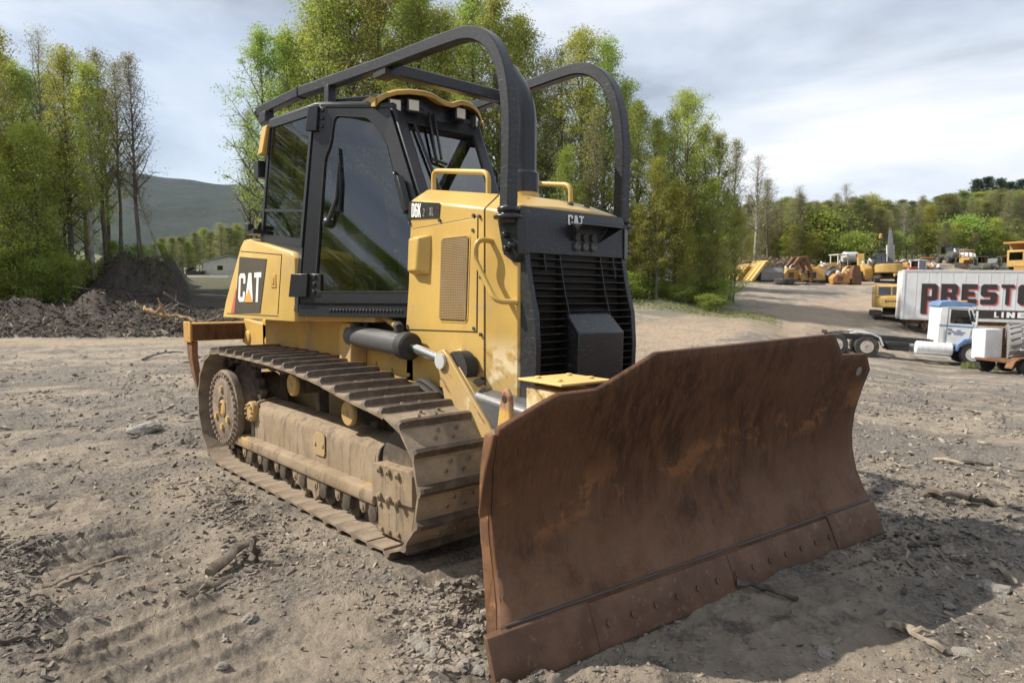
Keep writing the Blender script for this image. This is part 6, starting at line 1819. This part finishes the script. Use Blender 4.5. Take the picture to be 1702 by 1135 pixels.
def scrap_body(label, u, d, ang, mat, sc, kind_):
    o = place('machine_hulk', label, 'scrap machine', u, d, ang); o.scale = (sc,)*3
    b = MB(); b.xz([(-1.0, 0), (-1.1, .7), (-.6, 1.2), (.3, 1.35), (.9, .95), (1.0, .1)], -.6, .6); f_ = part(b, 'hull', mat, o, .08)
    b = MB(); b.box((-.5, -.62, .35), (.2, -.605, .9)); b.box((-.9, -.63, .05), (.9, -.605, .2)); part(b, 'panel', M['rust_plain'] if kind_ else M['dark_steel'], f_)
    b = MB(); b.lathe((-.2, 0, 1.25), (.2, 0, 1), [(.2, 0), (.24, .1), (.2, .3), (.08, .34)], 14); b.tube([(.3, .3, 1.2), (.7, .35, 1.7), (1.2, .3, 1.5)], .07); part(b, 'fitting', M['white_panel'] if kind_ == 1 else mat, f_)
    return o
scrap_body('yellow machine hulk with a pale cap just left of the rusty arms', 1308, 66, 20, M['far_yellow'], .95, 1)
o = place('bent_arms', 'pair of bent rusty loader arms standing up from the scrap row', 'scrap arms', 1328, 65, 15)
for s in (-.45, .45):
    b = MB(); b.tube([(-1.1, s, 1.5), (-.5, s, 2.2), (.1, s, 2.35), (.8, s, 1.0), (.9, s, .05)], [.14, .17, .18, .15, .12], sec=SQ, up=(0, 1, 0)); part(b, 'arm', M['rust_plain'], o, smooth=30)
b = MB(); b.cyl((.1, -.5, 2.2), (.1, .5, 2.2), .09); b.box((.4, -.45, .8), (.62, .45, 1.1)); part(b, 'cross_tube', M['dark_steel'], o)
scrap_body('yellow rounded machine hulk just right of the rusty arms', 1349, 65.5, -15, M['far_yellow'], 1.05, 0)
scrap_body('dark grey machine hulk in the middle of the scrap row', 1378, 66, 30, M['boom_grey'], .9, 0)
scrap_body('orange red machine hulk lying low beside the rusty column', 1393, 64, 0, M['far_orange'], .8, 1)
tractor_like('wheel_loader', 'old yellow loader with a pale canopy in the middle of the scrap row', 'loader', 1385, 69, 195, .95, M['far_yellow'], M['white_panel'], True)
scrap_body('rusty machine hulk under the pale canopied loader', 1368, 67, 60, M['rust_plain'], 1.1, 1)
o = place('storage_tank', 'pale grey drum tank raised beside the canopied loader', 'tank', 1410, 70, 10, dz_=1.6)
b = MB(); b.lathe((-.8, 0, .5), (1, 0, 0), [(.45, 0), (.55, .1), (.55, 1.4), (.45, 1.5)], 20); tb = part(b, 'tank_shell', M['alu'], o)
b = MB(); b.box((-.6, -.4, -1.6), (-.45, .4, .1)); b.box((.35, -.4, -1.6), (.5, .4, .1)); part(b, 'leg', M['dark_steel'], tb)
o = place('rusty_column', 'tall dark rusty steel bucket standing on end left of the big excavator', 'bucket', 1418, 64, 0); o.name = 'upright_bucket'
b = MB(); b.loft([[(-.45, -.4, 0), (.5, -.4, 0), (.5, .4, 0), (-.45, .4, 0)], [(-.40, -.35, 1.2), (.42, -.35, 1.2), (.42, .4, 1.2), (-.4, .4, 1.2)], [(-.2, -.3, 1.75), (.3, -.3, 1.75), (.3, .3, 1.75), (-.2, .3, 1.75)]]); ub = part(b, 'shell', M['rust_plain'], o, .03)
b = MB()
for x in (-.35, 0, .35): b.prism([(x-.06, -.42, 0), (x+.06, -.42, 0), (x, -.42, -.0+.22)], (0, .03, 0))
b.box((.5, -.1, .3), (.75, .1, 1.2)); part(b, 'tooth', M['dark_steel'], ub)
tractor_like('wheel_loader', 'black cabbed yellow machine with pale lamps left of the big excavator', 'loader', 1441, 72, 255, 1.0, M['boom_grey'], M['dark_steel'], cabm=M['glass_dark'])
o = place('loader_boom', 'slanted yellow boom leaning up beside the black cabbed machine', 'boom', 1430, 67, 80)
b = MB(); b.loft([[(-.2, y, 0), (.25, y, 0), (.75, y, 2.6), (.45, y, 2.7)] for y in (-.3, .3)]); bb_ = part(b, 'beam', M['far_yellow'], o, .03)
b = MB(); b.cyl((.6, -.4, 2.55), (.6, .4, 2.55), .16); b.cyl((0, -.4, .2), (0, .4, .2), .18); part(b, 'pivot', M['rust_plain'], bb_)
o = place('beacon_mast', 'thin mast with a yellow lamp rising left of the grey boom', 'mast', 1459, 70, 0)
b = MB(); b.tube([(0, 0, 0), (0, 0, 4.0)], .05); b.box((-.3, -.05, 2.6), (.3, .05, 2.7)); ms = part(b, 'mast_pole', M['dark_steel'], o)
b = MB(); b.lathe((0, 0, 4.0), (0, 0, 1), [(.15, 0), (.17, .1), (.15, .4), (.06, .48)], 12); part(b, 'lamp', M['far_yellow'], ms)
o = place('scrap_timber', 'weathered plank lying in front of the scrap row', 'plank', 1345, 62.5, 5)
b = MB(); b.box((-1.4, -.12, .02), (1.4, .12, .14)); b.box((-.6, -.4, .14), (-.4, .4, .22)); part(b, 'board', M['wood'], o)

R8 = random.Random(8)
for i in range(26):
    u = R8.uniform(1335, 1450) if i < 16 else R8.uniform(1500, 1552); d = R8.uniform(66.5, 71.5)
    o = scrap_body('rusty machine part in the crowded scrap heap below the bare trees' if i < 16 else 'machine part heaped behind the red tractor', u, d, R8.uniform(0, 360), M[R8.choice(['far_yellow', 'rust_plain', 'boom_grey', 'far_orange', 'dark_steel', 'rust_plain'])], R8.uniform(.45, 1.0), R8.randint(0, 1))
    o['group'] = 'parts of the scrap heap' if i < 16 else 'parts behind the red tractor'; o.rotation_euler.x = R8.uniform(-.3, .3); o.scale.z *= R8.uniform(.8, 1.7)
# --- shed in the valley
sh = place('shed', 'cream shed with a teal metal roof beyond the edge of the lot', 'shed', 377, 86, 12); sh.scale = (.78,)*3
b = MB(); b.box((-3.3, 0, 0), (4.5, 6, 2.1)); b.prism([(-3.3, 0, 2.1), (.6, 0, 3.1), (4.5, 0, 2.1)], (0, 6, 0)) if False else b.yz([(0, 2.1), (3, 2.1)], 0, 1) if False else None
b.prism([(-3.3, .01, 2.1), (4.5, .01, 2.1), (.6, .01, 3.0)], (0, 5.98, 0)); wl = part(b, 'wall', M['shed_wall'], sh)
b = MB(); b.prism([(-3.6, -.3, 2.03), (.6, -.3, 3.08), (.6, -.3, 3.20), (-3.6, -.3, 2.15)], (0, 6.6, 0)); b.prism([(.6, -.3, 3.08), (4.8, -.3, 2.03), (4.8, -.3, 2.15), (.6, -.3, 3.20)], (0, 6.6, 0)); part(b, 'roof', M['shed_roof'], sh)
b = MB(); b.box((-1.2, -.03, .8), (-.4, -.005, 1.5)); part(b, 'window', M['glass_dark'], wl)
b = MB(); b.box((.6, -.03, 0), (2.0, -.005, 1.9)); part(b, 'door', M['shed_wall'], wl)
o = place('lean_to', 'low dark roofed lean-to beside the cream shed', 'lean-to', 322, 84, 12); o.scale = (.6,)*3
b = MB(); b.box((-1.2, 0, 0), (1.8, 4, .9)); wl = part(b, 'wall', M['dark_steel'], o)
b = MB(); b.prism([(-1.5, -.3, .85), (.3, -.3, 1.75), (.3, -.3, 1.85), (-1.5, -.3, .95)], (0, 4.6, 0)); b.prism([(.3, -.3, 1.75), (2.1, -.3, .85), (2.1, -.3, .95), (.3, -.3, 1.85)], (0, 4.6, 0)); part(b, 'roof', M['boom_grey'], o)

# --- sticks, logs, stones
def stick(label, pts, r, mat, name='stick', cat='stick', n=7, forks=()):
    """pts: ground points (x, y, height above the dirt)"""
    x0, y0 = pts[0][0], pts[0][1]; z0 = gz(x0, y0)
    P = [Vector((x-x0, y-y0, gz(x, y)-z0+h)) for x, y, h in pts]
    R = random.Random(int(abs(x0*131+y0*77)*10))
    Q = []
    for i in range(len(P)-1):
        for k in range(4):
            Q.append(P[i].lerp(P[i+1], k/4)+Vector((R.uniform(-1, 1), R.uniform(-1, 1), R.uniform(-.5, .8)))*r*.62)
    Q.append(P[-1])
    m = len(Q)
    b = MB(); b.tube(Q, [r*(1-.45*i/m)*R.uniform(.68, 1.2) for i in range(m)], n, sec=[(math.cos(2*PI*k/n)*R.uniform(.7, 1.1), math.sin(2*PI*k/n)*R.uniform(.6, 1.05)) for k in range(n)])
    for (i, dx, dy, dz3, l) in forks:
        q = Q[min(i, m-1)]; b.tube([q, q+Vector((dx, dy, dz3))*l*.5+Vector((0, 0, .02)), q+Vector((dx, dy, dz3))*l], [r*.6, r*.45, r*.2], 6)
    o = b.build(name, mat, None, 0, 38); o.location = (x0, y0, z0)
    return tag(o, label, cat)
def g0(u, v):
    d = F3+np.array([RH[0], RH[1], 0])*(u-851)/1144-np.cross(np.array([RH[0], RH[1], 0]), F3)*(v-567.5)/1144
    t = (0-CAM[2])/d[2]; p = CAM+d*t; return float(p[0]), float(p[1])
def pp(*uvh): return [(*g0(u, v), h) for u, v, h in uvh]
stick('long thin curved stick lying on the dirt at lower left', pp((70, 976, .02), (135, 960, .03), (175, 935, .03), (212, 922, .02)), .018, M['wood'])
stick('thick split piece of wood pointing towards the dark stub, left of the track', pp((356, 958, .03), (385, 935, .05), (412, 912, .05)), .042, M['wood'], 'log', 'log')
stick('short dark upright stub of wood beside the split log', [(*g0(423, 934), -.02), (*g0(423, 934), .14)], .036, M['wood_dark'], 'stub', 'stub')
stick('forked stick just below the split log', pp((315, 996, .02), (350, 978, .03), (386, 962, .03)), .022, M['wood'], forks=((4, .2, -.3, .05, .25),))
stick('thin stick lying by the lower left corner', pp((0, 1068, .01), (60, 1060, .02)), .016, M['wood_dark'])
stick('dark stick poking out from under the blade edge', pp((1225, 978, .03), (1280, 988, .03), (1325, 999, .01)), .020, M['wood_dark'])
stick('short dark stick in the shade right of the blade corner', pp((1508, 914, .02), (1535, 908, .03), (1562, 907, .02)), .022, M['wood_dark'])
stick('pale thin branch in the shade at lower right', pp((1648, 940, .02), (1672, 955, .03), (1690, 963, .02)), .018, M['wood'])
stick('pale broken branch half buried in the shade before the blade', pp((1480, 1032, .0), (1510, 1048, .03), (1570, 1075, .02)), .026, M['wood'], forks=((5, .3, .2, .05, .2),))
stick('weathered stick lying on the sunlit dirt right of the blade', pp((1555, 762, .03), (1580, 770, .03), (1602, 776, .02)), .026, M['wood'])
stick('long straight dark stick on the dirt behind the blade shadow', pp((1600, 772, .02), (1650, 774, .02)), .022, M['wood_dark'])
o = stick('dark curved slab of bark lying across the sweep shadow', pp((1535, 822, .03), (1575, 835, .10), (1610, 838, .08), (1655, 838, .02)), .055, M['wood_dark'], 'bark_slab', 'bark slab'); o.scale.z = .8
stick('thin branch on the dirt left of the track, near the rear frame', pp((235, 598, .03), (275, 590, .08), (305, 588, .03)), .03, M['wood_dark'])
# broken trunk and brush by the windrow
x, y, z = gp(300, 24.5)
def rel(u, d, h): p = gp(u, d); return (p[0], p[1], h)
stick('splintered pale trunk with torn orange wood, lying on the brush pile behind the machine', [rel(243, 27.0, .80), rel(265, 27.1, .62), rel(300, 27.2, .50), rel(340, 27.4, .36), rel(385, 27.6, .30)], .105, M['wood_fresh'], 'broken_trunk', 'log', 8, forks=((0, -.5, .1, .5, .35), (5, .55, -.3, .5, 1.3), (9, .4, .2, -.3, 1.1), (3, .6, .1, .35, 1.0)))
stick('dark bent branch reaching up from the brush pile', [rel(272, 27.8, 1.35), rel(300, 27.6, .95), rel(345, 27.5, .75)], .04, M['wood_dark'], 'branch', 'branch', forks=((3, -.2, .1, .8, .6),))
R5 = random.Random(5)
for i in range(20):
    u = R5.uniform(285, 380); d = R5.uniform(26.4, 28.6); a = R5.uniform(-1, 1); L = R5.uniform(.6, 1.5)
    p = gp(u, d)
    stick('broken grey branch heaped in the brush pile behind the machine', [(p[0], p[1], R5.uniform(.05, .5)), (p[0]+RH[0]*L+FH[0]*a*.3, p[1]+RH[1]*L+FH[1]*a*.3, R5.uniform(.1, .75))], R5.uniform(.02, .05), M['wood'] if i % 2 else M['wood_dark'], 'branch', 'branch')['group'] = 'branches of the brush pile'
def stone_mesh(seed, r):
    bm = bmesh.new(); bmesh.ops.create_icosphere(bm, subdivisions=3, radius=r)
    rng = np.random.default_rng(seed)
    off = rng.random(3)*40
    for v in bm.verts:
        n = v.co.normalized()
        k = 1+.55*float(fbm(np.array([n.x*1.7+off[0]+n.z]), np.array([n.y*1.7+off[1]-n.z]), seed, 3)[0])
        v.co = Vector((n.x*r*k*1.2, n.y*r*k, n.z*r*k*.62))
    me = bpy.data.meshes.new('stone'); bm.to_mesh(me); bm.free(); me.materials.append(M['stone']); return me
STM = [stone_mesh(s, 1.0) for s in range(5)]
def stone(label, u, v, r, grp=None, i=0):
    x, y = g0(u, v); o = bpy.data.objects.new('stone', STM[i % 5]); COL.objects.link(o)
    o.location = (x, y, gz(x, y)+r*.15); o.scale = (r,)*3; o.rotation_euler = (0, 0, i*1.7)
    return tag(o, label, 'stone', grp)
stone('lumpy tan rock beside the track, largest stone at left', 243, 716, .15, i=1)
stone('flat grey stone in the shade near the right edge', 1652, 975, .07, i=2)
stone('pale stone at the foot of the blade corner', 1352, 792, .06, i=3)
for i in range(22):
    u, v = R5.choice([(R5.uniform(20, 640), R5.uniform(780, 1120)), (R5.uniform(1300, 1690), R5.uniform(800, 1120)), (R5.uniform(650, 800), R5.uniform(1000, 1125))])
    stone('small loose grey stone on the dirt', u, v, R5.uniform(.018, .042), 'small stones scattered on the dirt', i)
# wood chips and clods nobody could count
def scatter(name, n, mat, seed, smin, smax, flat, lo, hi, elong=2.5):
    rng = np.random.default_rng(seed)
    rho = lo*(hi/lo)**rng.random(n); th = rng.uniform(-.78, .78, n)
    d = rho*np.cos(th); r = rho*np.sin(th)
    x = CAM[0]+FH[0]*d+RH[0]*r; y = CAM[1]+FH[1]*d+RH[1]*r
    keep = ~((np.abs(y) < 1.2) & (x > -.9) & (x < 3.1)) & (fbm(x*.9, y*.9, seed+3, 3)+rng.uniform(-.2, .3, n) > .07)
    x = x[keep]; y = y[keep]; rho = rho[keep]; m = len(x)
    z = ground_z(x, y)[0]
    s = rng.uniform(smin, smax, m)*(rng.random(m)**1.5+.35)*np.clip(rho/4, .7, 2.2)
    q = rng.normal(size=(m, 3)); q[:, 2] *= .35; q /= np.linalg.norm(q, axis=1)[:, None]
    w = np.cross(q, rng.normal(size=(m, 3))*np.array([.3, .3, 1])); w /= np.linalg.norm(w, axis=1)[:, None]
    k = np.cross(q, w)
    C = np.stack([x, y, z+s*.2], 1)
    V = np.empty((m, 8, 3)); L = s*elong*(.5+rng.random(m)); Wd = s*(.5+rng.random(m)*.6); H = s*flat
    i = 0
    for sz in (-1, 1):
        for sx, sy in ((-1, -1), (1, -1), (1, 1), (-1, 1)):
            jit = .6+.8*rng.random((m, 1))
            V[:, i] = C+q*(L*sx)[:, None]*.5*jit+w*(Wd*sy)[:, None]*.5*jit+k*(H*sz)[:, None]*.5; i += 1
    Fc = np.array([(0,3,2,1),(4,5,6,7),(0,1,5,4),(1,2,6,5),(2,3,7,6),(3,0,4,7)])
    Fi = (np.arange(m)[:, None, None]*8+Fc[None]).reshape(-1)
    me = bpy.data.meshes.new(name)
    me.vertices.add(8*m); me.vertices.foreach_set('co', V.astype(np.float32).ravel())
    me.loops.add(24*m); me.loops.foreach_set('vertex_index', Fi.astype(np.int32))
    me.polygons.add(6*m); me.polygons.foreach_set('loop_start', np.arange(6*m, dtype=np.int32)*4)
    me.update(calc_edges=True); me.materials.append(mat)
    o = bpy.data.objects.new(name, me); COL.objects.link(o); tag(o, kind='stuff'); return o
tag(scatter('wood_chips', 26000, M['chips'], 31, .004, .020, .25, 1.4, 22, 2.4), 'shredded wood chips strewn over the dirt', 'wood chips')
tag(scatter('dirt_clods', 26000, M['clods'], 37, .004, .018, .8, 1.4, 18, 1.2), 'crumbs and clods of dry dirt', 'dirt clods')
tag(scatter('bark_shreds', 5000, M['wood_dark'], 41, .004, .011, .4, 1.4, 18, 5.0), 'dark bark shreds and twigs on the dirt', 'bark shreds')
def rough_patch(name, label, cat, n, mat, seed, u0, u1, d0, d1, smin, smax, elong, flat, soft=0):
    rng = np.random.default_rng(seed)
    if soft: u = rng.normal((u0+u1)/2, (u1-u0)*.26, n*2); d = np.maximum(2.2, rng.normal((d0+d1)/2, (d1-d0)*.26, n*2))
    else: u = rng.uniform(u0, u1, n); d = rng.uniform(d0, d1, n)
    r = (u-851)/1144*d
    x = CAM[0]+FH[0]*d+RH[0]*r; y = CAM[1]+FH[1]*d+RH[1]*r; z = ground_z(x, y)[0]
    if soft:
        k = (fbm(x*1.8, y*1.8, seed, 3)+.25*rng.normal(size=len(x)) > -.02) & ~((np.abs(y) < 1.2) & (x < 3.1)) & ((x-4.224)*math.cos(rad(5))-(y*math.sin(rad(5))) < -.15 if soft == 2 else True)
        x, y, z = x[k], y[k], z[k]; n = len(x)
    b = MB()
    for i in range(n):
        s = smin+(smax-smin)*rng.random()**2.5; a = rng.random()*6.28; e = rng.normal()*.35
        q = Vector((math.cos(a), math.sin(a), e)).normalized(); w = q.cross(Vector((0, 0, 1))).normalized(); k = q.cross(w)
        C = Vector((x[i], y[i], z[i]+s*.15)); L = s*elong*(.5+rng.random())
        j = lambda: .55+.8*rng.random()
        vs = [C+q*L*sx*.5*j()+w*s*sy*.5*j()+k*s*flat*sz*.5*j() for sz in (-1, 1) for sx, sy in ((-1, -1), (1, -1), (1, 1), (-1, 1))]
        b.hexa(vs)
    o = b.build(name, mat, None, 0, 0); return tag(o, label, cat, None, 'stuff')
rough_patch('topsoil_lumps', 'dark lumps of soil and roots on the windrow at left', 'soil lumps', 7500, M['dark_lump'], 51, -60, 400, 24.8, 38, .02, .10, 1.4, .8)
rough_patch('brush_litter', 'broken twigs strewn over the dark windrow', 'twigs', 900, M['wood'], 53, -40, 380, 24.5, 37, .02, .06, 14, .8)
rough_patch('bank_roots', 'dark roots and brush hanging down the cut bank', 'roots', 500, M['wood_dark'], 55, 80, 312, 37.5, 42.5, .02, .06, 14, .8)
rough_patch('loose_crumbs', 'broken clods of grey dirt heaped beside the blade corner', 'dirt crumbs', 2200, M['clods'], 57, 660, 820, 2.6, 3.5, .005, .028, 1.2, .75, 2)
rough_patch('mulch_heap', 'dark shredded bark around the split log', 'mulch', 1500, M['mulch'], 59, 320, 450, 3.8, 5.3, .004, .02, 2.8, .4, 1)
rough_patch('mulch_patch', 'dark shredded bark along the left edge of the picture', 'mulch', 1500, M['mulch'], 60, -90, 90, 2.7, 4.8, .004, .02, 2.8, .4, 1)
rough_patch('mulch_strip', 'shredded bark in the shade right of the blade', 'mulch', 1500, M['mulch'], 62, 1330, 1740, 3.4, 5.8, .004, .02, 2.8, .4, 1)
# ------------------------------------------------------------------ air
def build_haze():
    b = MB(); b.box((-2600, -1700, -60), (1500, 2600, 420))
    m = bpy.data.materials.new('pale_air'); m.use_nodes = True
    t = m.node_tree; t.nodes.remove(t.nodes['Principled BSDF'])
    v = t.nodes.new('ShaderNodeVolumePrincipled')
    v.inputs['Color'].default_value = (.62, .78, 1.0, 1)
    v.inputs['Density'].default_value = HAZE
    t.links.new(v.outputs['Volume'], t.nodes['Material Output'].inputs['Volume'])
    o = b.build('haze', m, None, 0, 0)
    tag(o, kind='stuff')
HAZE = .00004
build_haze()
